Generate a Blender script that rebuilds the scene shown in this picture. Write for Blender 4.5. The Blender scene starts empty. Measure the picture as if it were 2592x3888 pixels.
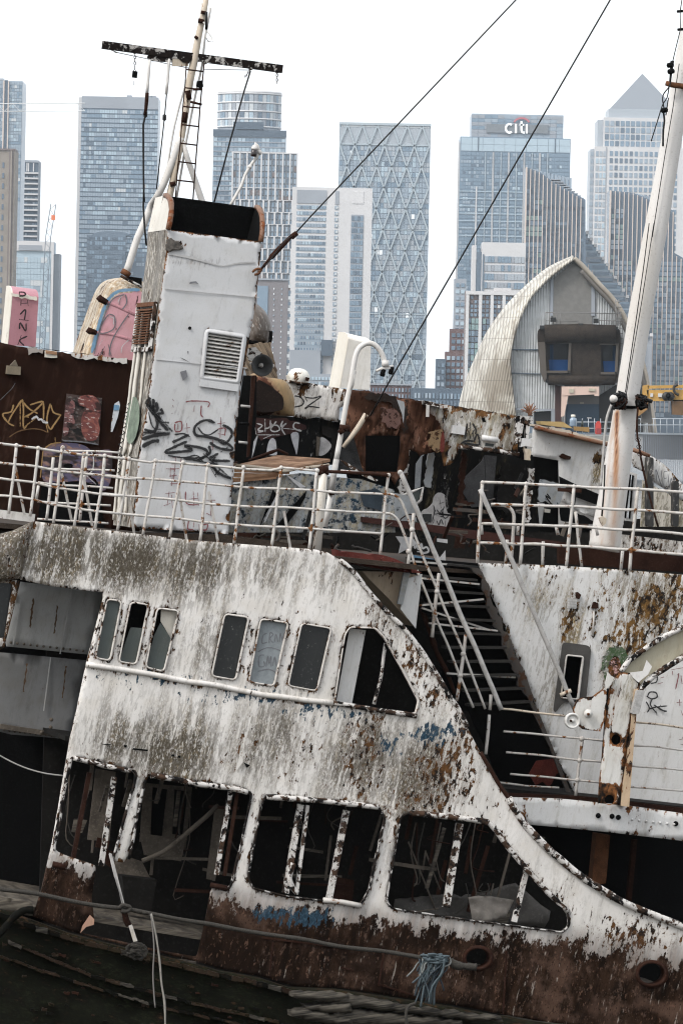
import bpy, bmesh, math, random
import numpy as np
from mathutils import Vector, Matrix, Euler, noise
from mathutils.geometry import delaunay_2d_cdt
random.seed(7)
rng = np.random.default_rng(11)
SC = bpy.context.scene
COL = SC.collection
# ------------------------------------------------------------------ camera
FPX = 21160.0                      # focal length in photograph pixels (2592 x 3888)
CAMZ = 8.0
ROT = (Matrix.Rotation(math.radians(90 - 0.97), 3, 'X') @ Matrix.Rotation(math.radians(1.2), 3, 'Z'))
cam = bpy.data.cameras.new('camera'); camo = bpy.data.objects.new('camera', cam); COL.objects.link(camo)
cam.sensor_fit = 'HORIZONTAL'; cam.sensor_width = 24.0; cam.lens = 24.0 * FPX / 2592.0
cam.clip_start = 1.0; cam.clip_end = 20000.0
camo.location = (0, 0, CAMZ); camo.rotation_euler = ROT.to_euler()
SC.camera = camo
# ------------------------------------------------------------------ sky, sun, exposure
SUN_EL, SUN_AZ = math.radians(48), math.radians(-130)      # azimuth measured from +Y towards +X: from behind the viewer, left
world = bpy.data.worlds.new('World'); SC.world = world; world.use_nodes = True
wn = world.node_tree; wn.nodes.clear()
wo = wn.nodes.new('ShaderNodeOutputWorld'); wb = wn.nodes.new('ShaderNodeBackground')
sky = wn.nodes.new('ShaderNodeTexSky'); sky.sky_type = 'NISHITA'; sky.sun_disc = False
sky.sun_elevation = SUN_EL; sky.sun_rotation = SUN_AZ
sky.air_density = 1.0; sky.dust_density = 6.0; sky.ozone_density = 1.0; sky.altitude = 0
hs = wn.nodes.new('ShaderNodeHueSaturation'); hs.inputs['Saturation'].default_value = 0.16
mxw = wn.nodes.new('ShaderNodeMixRGB'); mxw.inputs['Fac'].default_value = 0.55
mxw.inputs['Color2'].default_value = (10.4, 10.9, 11.4, 1)      # the even cloud layer over the clear sky
wn.links.new(sky.outputs[0], hs.inputs['Color']); wn.links.new(hs.outputs[0], mxw.inputs['Color1'])
wn.links.new(mxw.outputs[0], wb.inputs['Color']); wb.inputs['Strength'].default_value = 0.12
wn.links.new(wb.outputs[0], wo.inputs['Surface'])
sl = bpy.data.lights.new('sun', 'SUN'); sl.energy = 1.35; sl.angle = math.radians(12); sl.color = (1.0, 0.955, 0.90)
slo = bpy.data.objects.new('sun', sl); COL.objects.link(slo)
sdir = Vector((math.sin(SUN_AZ) * math.cos(SUN_EL), math.cos(SUN_AZ) * math.cos(SUN_EL), math.sin(SUN_EL)))
slo.rotation_euler = (-sdir).to_track_quat('-Z', 'Y').to_euler(); slo.location = (-40, -40, 90)
SC.view_settings.view_transform = 'Standard'; SC.view_settings.look = 'None'
SC.view_settings.exposure = 0.76; SC.view_settings.gamma = 1.0; SC.view_settings.use_curve_mapping = False
SC.cycles.use_denoising = True; SC.cycles.max_bounces = 6; SC.cycles.volume_bounces = 1
SC.cycles.caustics_reflective = False; SC.cycles.caustics_refractive = False
SC.cycles.sample_clamp_indirect = 4.0; SC.cycles.filter_width = 1.15
# ------------------------------------------------------------------ photograph pixels -> points of the place
VW = {'s': (0, 0, 1.0), 'd': (0, 0, 1.65306),
      'r1': (0, 0, .8291), 'r2': (1292, 0, .8291), 'r3': (0, 900, .8291), 'r4': (1292, 900, .8291),
      'r5': (0, 1700, .8291), 'r6': (1292, 1700, .8291), 'r7': (0, 2700, .8291), 'r8': (1292, 2700, .8291),
      'k1': (850, 1400, .41454), 'k2': (1400, 1400, .41454), 'k3': (1942, 1400, .41454), 'k4': (1942, 2200, .41454),
      'k5': (1400, 1750, .41454), 'k6': (0, 1250, .41454), 'k7': (450, 700, .41454), 'k8': (1942, 900, .41454),
      'm1': (0, 280, .45058), 'm2': (780, 320, .47619), 'm3': (1260, 440, .26786), 'm4': (1700, 400, .35077),
      'm5': (1640, 900, .29337), 'm6': (2200, 240, .2806), 'm7': (2300, 850, .34033), 'm8': (350, 0, .47832)}
def Q(v, s):
    x0, y0, k = VW[v]
    out = []
    for t in s.split():
        a, b = t.split(',')
        out.append((x0 + float(a) * k, y0 + float(b) * k))
    return out
KS = 0.22                                     # the ship lies turned a little away: its side recedes to the right
NS = Vector((-KS, 1, 0)).normalized()         # inboard, across the ship
def ray(u, v):
    d = ROT @ Vector(((u - 1296) / FPX, -(v - 1944) / FPX, -1.0))
    return d / d.y
def P(u, v, d):
    r = ray(u, v); t = d / (1 - KS * r.x)
    return Vector((r.x * t, t, CAMZ + r.z * t))
def W(u, v, Y):
    r = ray(u, v)
    return Vector((r.x * Y, Y, CAMZ + r.z * Y))
def PL(pts, d): return [P(u, v, d) for u, v in pts]
def WL(pts, Y): return [W(u, v, Y) for u, v in pts]
ROTI = ROT.transposed()
def proj(p):
    c = ROTI @ (Vector(p) - Vector((0, 0, CAMZ))); return 1296 - FPX * c.x / c.z, 1944 + FPX * c.y / c.z
# ------------------------------------------------------------------ objects
def tag(o, label=None, cat=None, group=None, kind=None):
    if label: o['label'] = label
    if cat: o['category'] = cat
    if group: o['group'] = group
    if kind: o['kind'] = kind
    return o
def child(o, parent):
    o.parent = parent
    if parent.type == 'EMPTY' and parent.parent is None:
        o.matrix_parent_inverse = Matrix.Translation(-parent.location)
    return o
def empty(name, loc=(0, 0, 0), parent=None):
    o = bpy.data.objects.new(name, None); COL.objects.link(o); o.empty_display_size = .2
    if parent is None: o.location = loc
    else: child(o, parent)
    return o
def mesh_obj(name, V, F, mat, parent=None, smooth=False, attrs=None, mats=None, fmat=None):
    me = bpy.data.meshes.new(name)
    me.from_pydata([tuple(v) for v in V], [], [tuple(f) for f in F])
    for m in (mats or [mat]): me.materials.append(m)
    if fmat is not None: me.polygons.foreach_set('material_index', np.asarray(fmat, dtype=np.int32))
    if smooth: me.polygons.foreach_set('use_smooth', [True] * len(me.polygons))
    if attrs:
        for k, a in attrs.items():
            at = me.attributes.new(k, 'FLOAT', 'POINT'); at.data.foreach_set('value', np.asarray(a, dtype=np.float32))
    me.update()
    o = bpy.data.objects.new(name, me); COL.objects.link(o)
    if parent is not None: child(o, parent)
    return o
# ---- 2-D outline helpers (photograph pixels)
def rnd(poly, r, n=4):
    out = []; L = len(poly)
    for i in range(L):
        p = np.array(poly[i], float); a = np.array(poly[i - 1], float); b = np.array(poly[(i + 1) % L], float)
        la = np.linalg.norm(a - p); lb = np.linalg.norm(b - p)
        ra = min(r, la * .45); rb = min(r, lb * .45)
        A = p + (a - p) / la * ra; B = p + (b - p) / lb * rb
        for t in np.linspace(0, 1, n + 1):
            out.append(tuple((1 - t) ** 2 * A + 2 * t * (1 - t) * p + t * t * B))
    return out
def cr(pts, n=6, closed=False):
    P_ = [np.array(p, float) for p in pts]; L = len(P_); out = []
    rngi = range(L if closed else L - 1)
    for i in rngi:
        if closed: p0, p1, p2, p3 = P_[i - 1], P_[i], P_[(i + 1) % L], P_[(i + 2) % L]
        else: p0, p1, p2, p3 = P_[max(i - 1, 0)], P_[i], P_[i + 1], P_[min(i + 2, L - 1)]
        for k in range(n):
            t = k / n
            out.append(tuple(.5 * ((2 * p1) + (-p0 + p2) * t + (2 * p0 - 5 * p1 + 4 * p2 - p3) * t * t + (-p0 + 3 * p1 - 3 * p2 + p3) * t ** 3)))
    if not closed: out.append(tuple(P_[-1]))
    return out
def circ(cx, cy, r, n=20, ry=None, a0=0.0, a1=2 * math.pi):
    ry = ry or r
    full = abs(a1 - a0 - 2 * math.pi) < 1e-6
    return [(cx + r * math.cos(a0 + (a1 - a0) * i / (n if full else n - 1)), cy + ry * math.sin(a0 + (a1 - a0) * i / (n if full else n - 1))) for i in range(n)]
def rough(pts, amp, step=12):
    """an edge eaten by rust: the outline cut into short steps, each pushed a little"""
    o = []
    L = len(pts)
    for i in range(L):
        a = np.array(pts[i], float); b = np.array(pts[(i + 1) % L], float)
        n = max(1, int(np.linalg.norm(b - a) / step))
        for k in range(n):
            p = a + (b - a) * k / n
            o.append((p[0] + rng.normal() * amp, p[1] + rng.normal() * amp))
    return o
def inpoly(X, Y, polys):
    c = np.zeros(X.shape, bool)
    for p in polys:
        p = np.asarray(p, float); q = np.roll(p, -1, 0)
        for (x1, y1), (x2, y2) in zip(p, q):
            m = ((y1 > Y) != (y2 > Y))
            if not m.any(): continue
            xi = (x2 - x1) * (Y - y1) / (y2 - y1 + 1e-12) + x1
            c ^= m & (X < xi)
    return c
def edist(X, Y, polys):
    D = np.full(X.shape, 1e9)
    for p in polys:
        p = np.asarray(p, float); q = np.roll(p, -1, 0)
        for a, b in zip(p, q):
            ab = b - a; l2 = (ab ** 2).sum() + 1e-12
            t = np.clip(((X - a[0]) * ab[0] + (Y - a[1]) * ab[1]) / l2, 0, 1)
            D = np.minimum(D, np.hypot(X - a[0] - t * ab[0], Y - a[1] - t * ab[1]))
    return D
def wavef(X, Y, wl, seed):
    r = np.random.default_rng(seed); z = np.zeros_like(X)
    for i in range(7):
        a = r.uniform(0, 2 * math.pi); f = 2 * math.pi / wl * r.uniform(.5, 1.6)
        z += np.sin((X * math.cos(a) + Y * math.sin(a)) * f + r.uniform(0, 6.28)) * r.uniform(.4, 1)
    return z / 3.0
def plate(name, parent, outline, d, mat, holes=(), thick=.02, grid=None, wob=0.0, wl=260, bulge=None, attrs=None, flat=False, dfun=None, smooth=None, seed=1):
    """a sheet with real thickness: outline and holes in photograph pixels, standing at depth d (flat: square to the view)"""
    loops = [list(outline)] + [list(h) for h in holes]
    if grid:
        nl = []
        for lp in loops:
            o = []
            for i in range(len(lp)):
                a = np.array(lp[i], float); b = np.array(lp[(i + 1) % len(lp)], float)
                n = max(1, int(np.linalg.norm(b - a) / grid))
                for k in range(n): o.append(tuple(a + (b - a) * k / n))
            nl.append(o)
        loops = nl
    pts = []; edges = []
    for lp in loops:
        s = len(pts); pts += lp
        edges += [(s + i, s + (i + 1) % len(lp)) for i in range(len(lp))]
    if grid:
        ou = np.array(loops[0]); x0, y0 = ou.min(0); x1, y1 = ou.max(0)
        gx, gy = np.meshgrid(np.arange(x0, x1, grid), np.arange(y0, y1, grid)); gx = gx.ravel() + rng.uniform(-.25, .25, gx.size) * grid; gy = gy.ravel() + rng.uniform(-.25, .25, gy.size) * grid
        k = inpoly(gx, gy, loops); gx, gy = gx[k], gy[k]
        k = edist(gx, gy, loops) > grid * .55
        pts += list(zip(gx[k], gy[k]))
    r = delaunay_2d_cdt([Vector(p) for p in pts], edges, [], 0, 1e-4)
    V2 = np.array([(v.x, v.y) for v in r[0]]); T = np.array([list(f) for f in r[2]])
    cx = V2[T].mean(1); k = inpoly(cx[:, 0], cx[:, 1], loops); T = T[k]
    used = np.unique(T); mp = -np.ones(len(V2), int); mp[used] = np.arange(len(used)); V2 = V2[used]; T = mp[T]
    a, b, c = V2[T[:, 0]], V2[T[:, 1]], V2[T[:, 2]]
    ar = (b[:, 0] - a[:, 0]) * (c[:, 1] - a[:, 1]) - (b[:, 1] - a[:, 1]) * (c[:, 0] - a[:, 0])
    T[ar > 0] = T[ar > 0][:, ::-1]                # pixel y runs down: keep the faces turned to the viewer
    X, Y = V2[:, 0], V2[:, 1]
    off = np.zeros(len(X))
    D = None
    if bulge or attrs: D = edist(X, Y, loops)
    if wob: off += wob * wavef(X, Y, wl, seed)
    if bulge:
        t = np.clip(D / bulge[1], 0, 1); off -= bulge[0] * np.sqrt(np.clip(1 - (1 - t) ** 2, 0, 1))
    if dfun is not None: off += dfun(X, Y)
    f = W if flat else P
    nv = Vector((0, 1, 0)) if flat else NS
    Fv = [f(x, y, d + o) for x, y, o in zip(X, Y, off)]
    n = len(Fv)
    Bv = [P(x, y, d) + nv * thick if bulge and not flat else p + nv * thick for x, y, p in zip(X, Y, Fv)]
    ec = {}
    for t in T.tolist():
        for i in range(3):
            e = (t[i], t[(i + 1) % 3])
            if (e[1], e[0]) in ec: del ec[(e[1], e[0])]
            else: ec[e] = 1
    F = T.tolist() + [[t[2] + n, t[1] + n, t[0] + n] for t in T.tolist()] + [[e[1], e[0], e[0] + n, e[1] + n] for e in ec]
    A = None
    if attrs:
        av = attrs(X, Y, D); A = {q: np.concatenate([np.asarray(z, float) * np.ones(n)] * 2) for q, z in av.items()}
    o = mesh_obj(name, Fv + Bv, F, mat, parent, attrs=A)
    if smooth or (smooth is None and (wob or bulge or dfun is not None)):
        k = len(T); o.data.polygons.foreach_set('use_smooth', [True] * k + [False] * (len(F) - k))
    return o
def tube_geo(pts, rad, n=8):
    pts = [Vector(p) for p in pts]
    if not hasattr(rad, '__len__'): rad = [rad] * len(pts)
    V = []; F = []; L = len(pts)
    tg = [(pts[min(i + 1, L - 1)] - pts[max(i - 1, 0)]).normalized() for i in range(L)]
    up = Vector((0, 1, 0)) if abs(tg[0].y) < .9 else Vector((1, 0, 0))
    x = tg[0].cross(up).normalized()
    for i in range(L):
        x = (x - tg[i] * x.dot(tg[i])).normalized(); y = tg[i].cross(x)
        for k in range(n):
            a = 2 * math.pi * k / n
            V.append(pts[i] + (x * math.cos(a) + y * math.sin(a)) * rad[i])
    for i in range(L - 1):
        for k in range(n):
            F.append([i * n + k, i * n + (k + 1) % n, (i + 1) * n + (k + 1) % n, (i + 1) * n + k])
    F.append(list(range(n))[::-1]); F.append([(L - 1) * n + k for k in range(n)])
    return V, F
def tube(name, parent, pts, rad, mat, n=8, lump=0.0):
    pts = [Vector(p) for p in pts]
    if lump:
        q = []; rr = []
        for a, b in zip(pts[:-1], pts[1:]):
            k = max(1, int((b - a).length / .09))
            for i in range(k): q.append(a.lerp(b, i / k))
        q.append(pts[-1])
        rad = [rad * (1 + lump * noise.noise(p * 14) + .6 * lump * noise.noise(p * 40)) for p in q] if not hasattr(rad, '__len__') else rad
        pts = [p + Vector((noise.noise(p * 2.2), 0, noise.noise(p * 2.2 + Vector((9, 9, 9))))) * .014 for p in q]
    V, F = tube_geo(pts, rad, n)
    return mesh_obj(name, V, F, mat, parent, smooth=True)
def box_geo(c, ax, ay, az):
    """c: centre; ax, ay, az: half-axis vectors"""
    V = [c + ax * i + ay * j + az * k for i in (-1, 1) for j in (-1, 1) for k in (-1, 1)]
    F = [[0, 1, 3, 2], [4, 6, 7, 5], [0, 4, 5, 1], [2, 3, 7, 6], [0, 2, 6, 4], [1, 5, 7, 3]]
    return V, F
def merge(parts):
    V = []; F = []
    for v, f in parts:
        s = len(V); V += v; F += [[i + s for i in q] for q in f]
    return V, F
def bar(name, parent, a, b, w, dep, mat, lift=None):
    """a square-section bar from a to b; w across the picture plane, dep inboard"""
    a = Vector(a); b = Vector(b); t = (b - a); n = NS.copy(); s = t.normalized().cross(n).normalized(); n = s.cross(t.normalized()).normalized()
    V, F = box_geo((a + b) / 2, t / 2, s * w / 2, n * dep / 2)
    return mesh_obj(name, V, F, mat, parent)
def lathe_geo(prof, org, axis, n=20, xdir=None):
    axis = Vector(axis).normalized(); x = axis.orthogonal().normalized(); y = axis.cross(x)
    V = []; F = []
    for r, h in prof:
        for k in range(n):
            a = 2 * math.pi * k / n
            V.append(Vector(org) + axis * h + (x * math.cos(a) + y * math.sin(a)) * max(r, 1e-4))
    L = len(prof)
    for i in range(L - 1):
        for k in range(n):
            F.append([i * n + k, i * n + (k + 1) % n, (i + 1) * n + (k + 1) % n, (i + 1) * n + k])
    return V, F
def lathe(name, parent, prof, org, axis, mat, n=20):
    V, F = lathe_geo(prof, org, axis, n)
    return mesh_obj(name, V, F, mat, parent, smooth=True)
SPR = {}
def spray(mat):
    """the same paint, thinning out towards the edge of the sprayed line"""
    if mat.name not in SPR:
        m = mat.copy(); m.name = mat.name + '_line'; t = m.node_tree; b = [x for x in t.nodes if x.type == 'BSDF_PRINCIPLED'][0]
        a = t.nodes.new('ShaderNodeAttribute'); a.attribute_name = 'al'; tc = t.nodes.new('ShaderNodeTexCoord'); n = t.nodes.new('ShaderNodeTexNoise'); n.inputs['Scale'].default_value = 45; n.inputs['Detail'].default_value = 4; t.links.new(tc.outputs['Object'], n.inputs['Vector'])
        q = t.nodes.new('ShaderNodeMath'); q.operation = 'MULTIPLY_ADD'; t.links.new(n.outputs['Fac'], q.inputs[0]); q.inputs[1].default_value = 1.1; q.inputs[2].default_value = -.55
        s = t.nodes.new('ShaderNodeMath'); s.operation = 'ADD'; t.links.new(a.outputs['Fac'], s.inputs[0]); t.links.new(q.outputs[0], s.inputs[1])
        r = t.nodes.new('ShaderNodeMapRange'); r.interpolation_type = 'SMOOTHSTEP'; t.links.new(s.outputs[0], r.inputs[0]); r.inputs[1].default_value = .15; r.inputs[2].default_value = .95; r.inputs[4].default_value = .96
        t.links.new(r.outputs[0], b.inputs['Alpha']); SPR[mat.name] = m
    return SPR[mat.name]
def ribbon(name, parent, strokes, d, w, mat, f=P, jit=.12):
    """sprayed or painted lines: flat strips of paint on the surface at depth d; strokes: lists of pixel points; w: width in pixels"""
    V = []; F = []; AL = []
    for st in strokes:
        st = [np.array(p) for p in (cr(st, 5) if len(st) > 2 else st)]
        L = len(st)
        if L < 2: continue
        s = len(V)
        for i in range(L):
            t = st[min(i + 1, L - 1)] - st[max(i - 1, 0)]; t = t / (np.linalg.norm(t) + 1e-9)
            nn = np.array((-t[1], t[0])); e = min(i, L - 1 - i)
            ww = w * .62 * (1 + jit * rng.normal()) * (.6 if e == 0 else 1)
            for sgn, a_ in ((1, 0), (.5, 1), (-.5, 1), (-1, 0)):
                q = st[i] + nn * ww * sgn; V.append(f(q[0], q[1], d)); AL.append(a_ * (.75 if e == 0 else 1))
        for i in range(L - 1):
            for k in range(3): F.append([s + 4 * i + k, s + 4 * i + k + 1, s + 4 * i + k + 5, s + 4 * i + k + 4])
    return mesh_obj(name, V, F, spray(mat), parent, attrs={'al': AL})
def frame_ring(name, parent, hole, d, mat, w=9, out=.03, dep=.06, eat=0.0):
    """the rim round an opening: a raised band following the hole"""
    h = np.array(hole, float); n = len(h)
    A = .5 * np.sum(h[:, 0] * np.roll(h[:, 1], -1) - np.roll(h[:, 0], -1) * h[:, 1])
    t = np.roll(h, -1, 0) - np.roll(h, 1, 0); t /= np.linalg.norm(t, axis=1)[:, None] + 1e-9
    nn = np.stack([t[:, 1], -t[:, 0]], 1) * (1 if A > 0 else -1)
    ww = w * (1 + eat * rng.normal(size=n))
    o = h + nn * ww[:, None]; i_ = h - nn * 2.5
    m1 = h + nn * ww[:, None] * .45
    V = [P(x, y, d) for x, y in o] + [P(x, y, d - out) for x, y in m1] + [P(x, y, d - out * .9) for x, y in i_] + [P(x, y, d) + NS * dep for x, y in i_]
    F = []
    for k in range(n):
        q = (k + 1) % n
        for b in range(3): F.append([b * n + k, b * n + q, (b + 1) * n + q, (b + 1) * n + k])
    return mesh_obj(name, V, F, mat, parent, smooth=True)
# ------------------------------------------------------------------ materials
class NT:
    def __init__(s, name):
        s.m = bpy.data.materials.new(name); s.m.use_nodes = True; s.t = s.m.node_tree; s.t.nodes.clear()
        s.out = s.t.nodes.new('ShaderNodeOutputMaterial'); s.b = s.t.nodes.new('ShaderNodeBsdfPrincipled')
        s.t.links.new(s.b.outputs[0], s.out.inputs['Surface'])
    def n(s, ty, **k):
        x = s.t.nodes.new(ty)
        for a, v in k.items(): setattr(x, a, v)
        return x
    def set(s, sock, v):
        if isinstance(v, bpy.types.NodeSocket): s.t.links.new(v, sock)
        elif isinstance(v, (tuple, list)) and len(v) == 3 and sock.type == 'RGBA': sock.default_value = (*v, 1)
        else: sock.default_value = v
    def math(s, op, a, b=0.0, c=None, clamp=False):
        x = s.n('ShaderNodeMath', operation=op, use_clamp=clamp); s.set(x.inputs[0], a); s.set(x.inputs[1], b)
        if c is not None: s.set(x.inputs[2], c)
        return x.outputs[0]
    def mix(s, f, a, b, mode='MIX'):
        x = s.n('ShaderNodeMixRGB', blend_type=mode); s.set(x.inputs[0], f); s.set(x.inputs[1], a); s.set(x.inputs[2], b); return x.outputs[0]
    def coord(s, sc=(1, 1, 1), lean=12.0, loc=(0, 0, 0)):
        tc = s.n('ShaderNodeTexCoord'); g = s.n('ShaderNodeVectorRotate', rotation_type='Y_AXIS'); s.t.links.new(tc.outputs['Object'], g.inputs['Vector'])
        g.inputs['Angle'].default_value = math.radians(-lean)
        mp = s.n('ShaderNodeMapping'); s.t.links.new(g.outputs[0], mp.inputs['Vector']); mp.inputs['Scale'].default_value = sc; mp.inputs['Location'].default_value = loc
        return mp.outputs[0]
    def noise(s, v, scale, detail=4.0, rough=.55, dist=0.0):
        x = s.n('ShaderNodeTexNoise'); s.t.links.new(v, x.inputs['Vector']); x.inputs['Scale'].default_value = scale
        x.inputs['Detail'].default_value = detail; x.inputs['Roughness'].default_value = rough; x.inputs['Distortion'].default_value = dist
        return x.outputs['Fac']
    def step(s, v, lo, hi, a=0.0, b=1.0):
        x = s.n('ShaderNodeMapRange', interpolation_type='SMOOTHSTEP'); s.set(x.inputs[0], v); s.set(x.inputs[1], lo); s.set(x.inputs[2], hi); x.inputs[3].default_value = a; x.inputs[4].default_value = b
        return x.outputs[0]
    def attr(s, name):
        x = s.n('ShaderNodeAttribute'); x.attribute_name = name; return x.outputs['Fac']
    def bump(s, h, strength=.3, dist=.02):
        x = s.n('ShaderNodeBump'); x.inputs['Strength'].default_value = strength; x.inputs['Distance'].default_value = dist; s.set(x.inputs['Height'], h); s.t.links.new(x.outputs[0], s.b.inputs['Normal'])
    def done(s, col, rough=.6, metal=0.0, spec=.35):
        s.set(s.b.inputs['Base Color'], col); s.set(s.b.inputs['Roughness'], rough); s.set(s.b.inputs['Metallic'], metal); s.b.inputs['Specular IOR Level'].default_value = spec
        return s.m
def plain(name, col, rough=.6, metal=0.0, var=.25, scale=6.0, bump=.15, spec=.2):
    t = NT(name); v = t.coord(); a = t.noise(v, scale, 5); b = t.noise(v, scale * 7, 3)
    c = t.mix(t.math('MULTIPLY', t.step(a, .35, .7), var), col, tuple(x * .45 for x in col)); c = t.mix(t.math('MULTIPLY', t.step(b, .5, .75), var * .8), c, tuple(min(1, x * 1.4 + .01) for x in col))
    if bump: t.bump(b, bump, .01)
    return t.done(c, rough, metal, spec)
def weathered(name, base=(.72, .71, .69), chip=0.0, streak=.25, rust=(.13, .055, .02), dark=(.012, .010, .009), moss=(.17, .135, .075), cs=11.0, tone=.18, rough=.55, lean=12.0, under=None, fine=1.0, elong=.45, spec=.3):
    """flaking paint over rusted steel. Vertex weights: wr chips, ms streaks of grime, ru bare rust, bl old blue coat"""
    t = NT(name); v = t.coord((1, 1, 1), lean); vs = t.coord((9, 9, .85), lean); vc = t.coord((1, 1, elong), lean)
    lo = t.noise(v, 1.1, 3); mid = t.noise(v, 4.5, 5); fn = t.noise(v, 70, 3)
    st = t.noise(vs, 1.0, 6, .62, .3); st2 = t.noise(vs, 2.6, 4, .6)
    c1 = t.noise(vc, cs, 7, .66, .25); c2 = t.noise(vc, cs * 3.2, 4, .6); reg = t.noise(v, 1.7, 3, .5)
    wr = t.attr('wr'); ms = t.attr('ms'); ru = t.attr('ru'); bl = t.attr('bl')
    col = t.mix(t.math('MULTIPLY', t.step(lo, .35, .68), tone), base, tuple(x * y for x, y in zip(base, (.70, .69, .66))))
    col = t.mix(t.math('MULTIPLY', t.step(mid, .45, .7), tone * .8), col, tuple(x * y for x, y in zip(base, (.80, .76, .69))))
    col = t.mix(t.math('MULTIPLY', t.step(fn, .48, .75), .16 * fine), col, tuple(x * .55 for x in base))
    # grime that has run down
    sw = t.math('ADD', t.math('MULTIPLY', ms, .9), streak * .55)
    g = t.step(t.math('ADD', st, t.math('MULTIPLY', sw, .30)), .56, .82)
    g = t.math('MULTIPLY', g, t.math('ADD', .35, t.step(c2, .40, .58), clamp=True))
    g = t.math('MULTIPLY', g, t.math('ADD', .45, t.math('MULTIPLY', ms, .75), clamp=True))
    dash = t.step(t.math('ADD', t.noise(t.coord((30, 30, 7), lean), 1.0, 5, .65), t.math('MULTIPLY', sw, .13)), .59, .63)
    dash = t.math('MULTIPLY', dash, t.math('ADD', .12, t.math('MULTIPLY', ms, 1.0), clamp=True))

    col = t.mix(g, col, t.mix(t.step(c1, .40, .60), t.mix(t.step(lo, .4, .62), tuple(min(1, x * 1.9) for x in moss), moss), tuple(x * .42 for x in moss)))
    col = t.mix(t.math('MULTIPLY', dash, .85), col, tuple(x * .55 for x in moss))
    # remains of the blue coat
    bm = t.step(t.math('ADD', c1, t.math('MULTIPLY', bl, .30)), .66, .69)
    bm = t.math('MULTIPLY', bm, t.step(bl, .02, .1))
    # chips down to the rust
    w = t.math('ADD', t.math('MULTIPLY', wr, .30), chip * .30)
    h = t.math('ADD', t.math('ADD', c1, t.math('MULTIPLY', t.math('SUBTRACT', reg, .5), .16)), w)
    cm = t.step(h, .69, .70)
    c3 = t.step(t.math('ADD', c2, t.math('MULTIPLY', w, .55)), .70, .73)
    cm = t.math('MAXIMUM', cm, t.math('MULTIPLY', c3, t.step(w, .03, .12)))
    rc = t.mix(t.step(t.noise(v, 9, 4), .42, .62), dark, rust)
    rc = t.mix(t.math('MULTIPLY', t.step(c2, .5, .7), .5), rc, tuple(min(1, x * 2.2) for x in rust))
    col = t.mix(cm, col, rc)
    # halo of rust stain round the chips
    ha = t.math('MULTIPLY', t.math('MULTIPLY', t.step(h, .60, .69), t.math('SUBTRACT', 1.0, cm)), .35)
    col = t.mix(ha, col, tuple(x * .5 + y * .6 for x, y in zip(base, rust)))
    # bare rusted zones
    n3 = t.math('ADD', t.math('MULTIPLY', t.noise(t.coord((2.2, 2.2, 1.3), lean), 1.3, 3, .5, .6), .42), t.math('ADD', t.math('MULTIPLY', t.noise(t.coord((1, 1, .45), lean), 13, 6, .65), .42), t.math('MULTIPLY', c2, .18)))
    rm = t.step(t.math('ADD', ru, t.math('MULTIPLY', t.math('SUBTRACT', n3, .52), 2.2)), .47, .53)
    rb = under or (.105, .045, .022)
    r2 = t.mix(t.step(t.noise(t.coord((6, 6, 1.6), lean), 1.3, 6, .65), .38, .66), tuple(x * .22 for x in rb), rb)
    r2 = t.mix(t.math('MULTIPLY', t.step(c1, .54, .66), .75), r2, tuple(min(1, x * 2.1 + .015) for x in rb))
    r2 = t.mix(t.math('MULTIPLY', t.step(t.noise(v, 1.9, 4, .55), .50, .66), .8), r2, tuple(min(1, x * 2.4 + .01) for x in rb))
    r2 = t.mix(t.math('MULTIPLY', t.step(t.noise(v, 1.3, 3, .5), .48, .62), .75), r2, tuple(x * .25 for x in rb))
    r2 = t.mix(t.math('MULTIPLY', t.step(t.math('ADD', st2, t.math('MULTIPLY', t.math('SUBTRACT', c1, .5), .5)), .66, .72), .7), r2, (.27, .24, .21))
    r2 = t.mix(t.math('MULTIPLY', t.step(c2, .56, .64), .7), r2, tuple(x * .18 for x in rb)); r2 = t.mix(t.math('MULTIPLY', t.step(t.noise(vc, cs * 1.7, 5, .6), .60, .66), .8), r2, tuple(min(1, x * 3.2 + .01) for x in rb))
    so = t.math('MULTIPLY', t.step(t.math('ADD', ru, t.math('MULTIPLY', t.math('SUBTRACT', t.noise(vs, .7, 4), .5), 1.1)), -.25, .75), t.math('MULTIPLY', t.step(ru, .02, .3), .72))
    col = t.mix(so, col, t.mix(t.step(st2, .42, .6), tuple(min(1, x * 2.6) for x in rb), tuple(x * .8 for x in rb)))
    col = t.mix(rm, col, r2)
    col = t.mix(bm, col, t.mix(t.step(c2, .45, .6), (.015, .030, .045), (.032, .062, .090)))
    bare = t.math('MAXIMUM', cm, rm)
    t.bump(t.math('ADD', t.math('MULTIPLY', bare, -.8), t.math('ADD', t.math('MULTIPLY', fn, .25), t.math('MULTIPLY', c2, .35))), .45, .006)
    m_ = t.done(col, t.math('ADD', rough, t.math('MULTIPLY', bare, .3), clamp=True), 0, .3); t.set(t.b.inputs['Specular IOR Level'], t.math('MULTIPLY', t.math('SUBTRACT', 1.0, t.math('MULTIPLY', bare, .8)), spec)); return m_
def blobs(lst):
    def f(X, Y):
        z = np.zeros_like(X)
        for cx, cy, rx, ry, w in lst:
            cx, cy, rx, ry = (q * 1.65306 for q in (cx, cy, rx, ry))
            # blobs lean with the ship
            dx = X - cx + (Y - cy) * .2; dy = Y - cy
            z = np.maximum(z, w * np.exp(-((dx / rx) ** 2 + (dy / ry) ** 2)))
        return z
    return f
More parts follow.
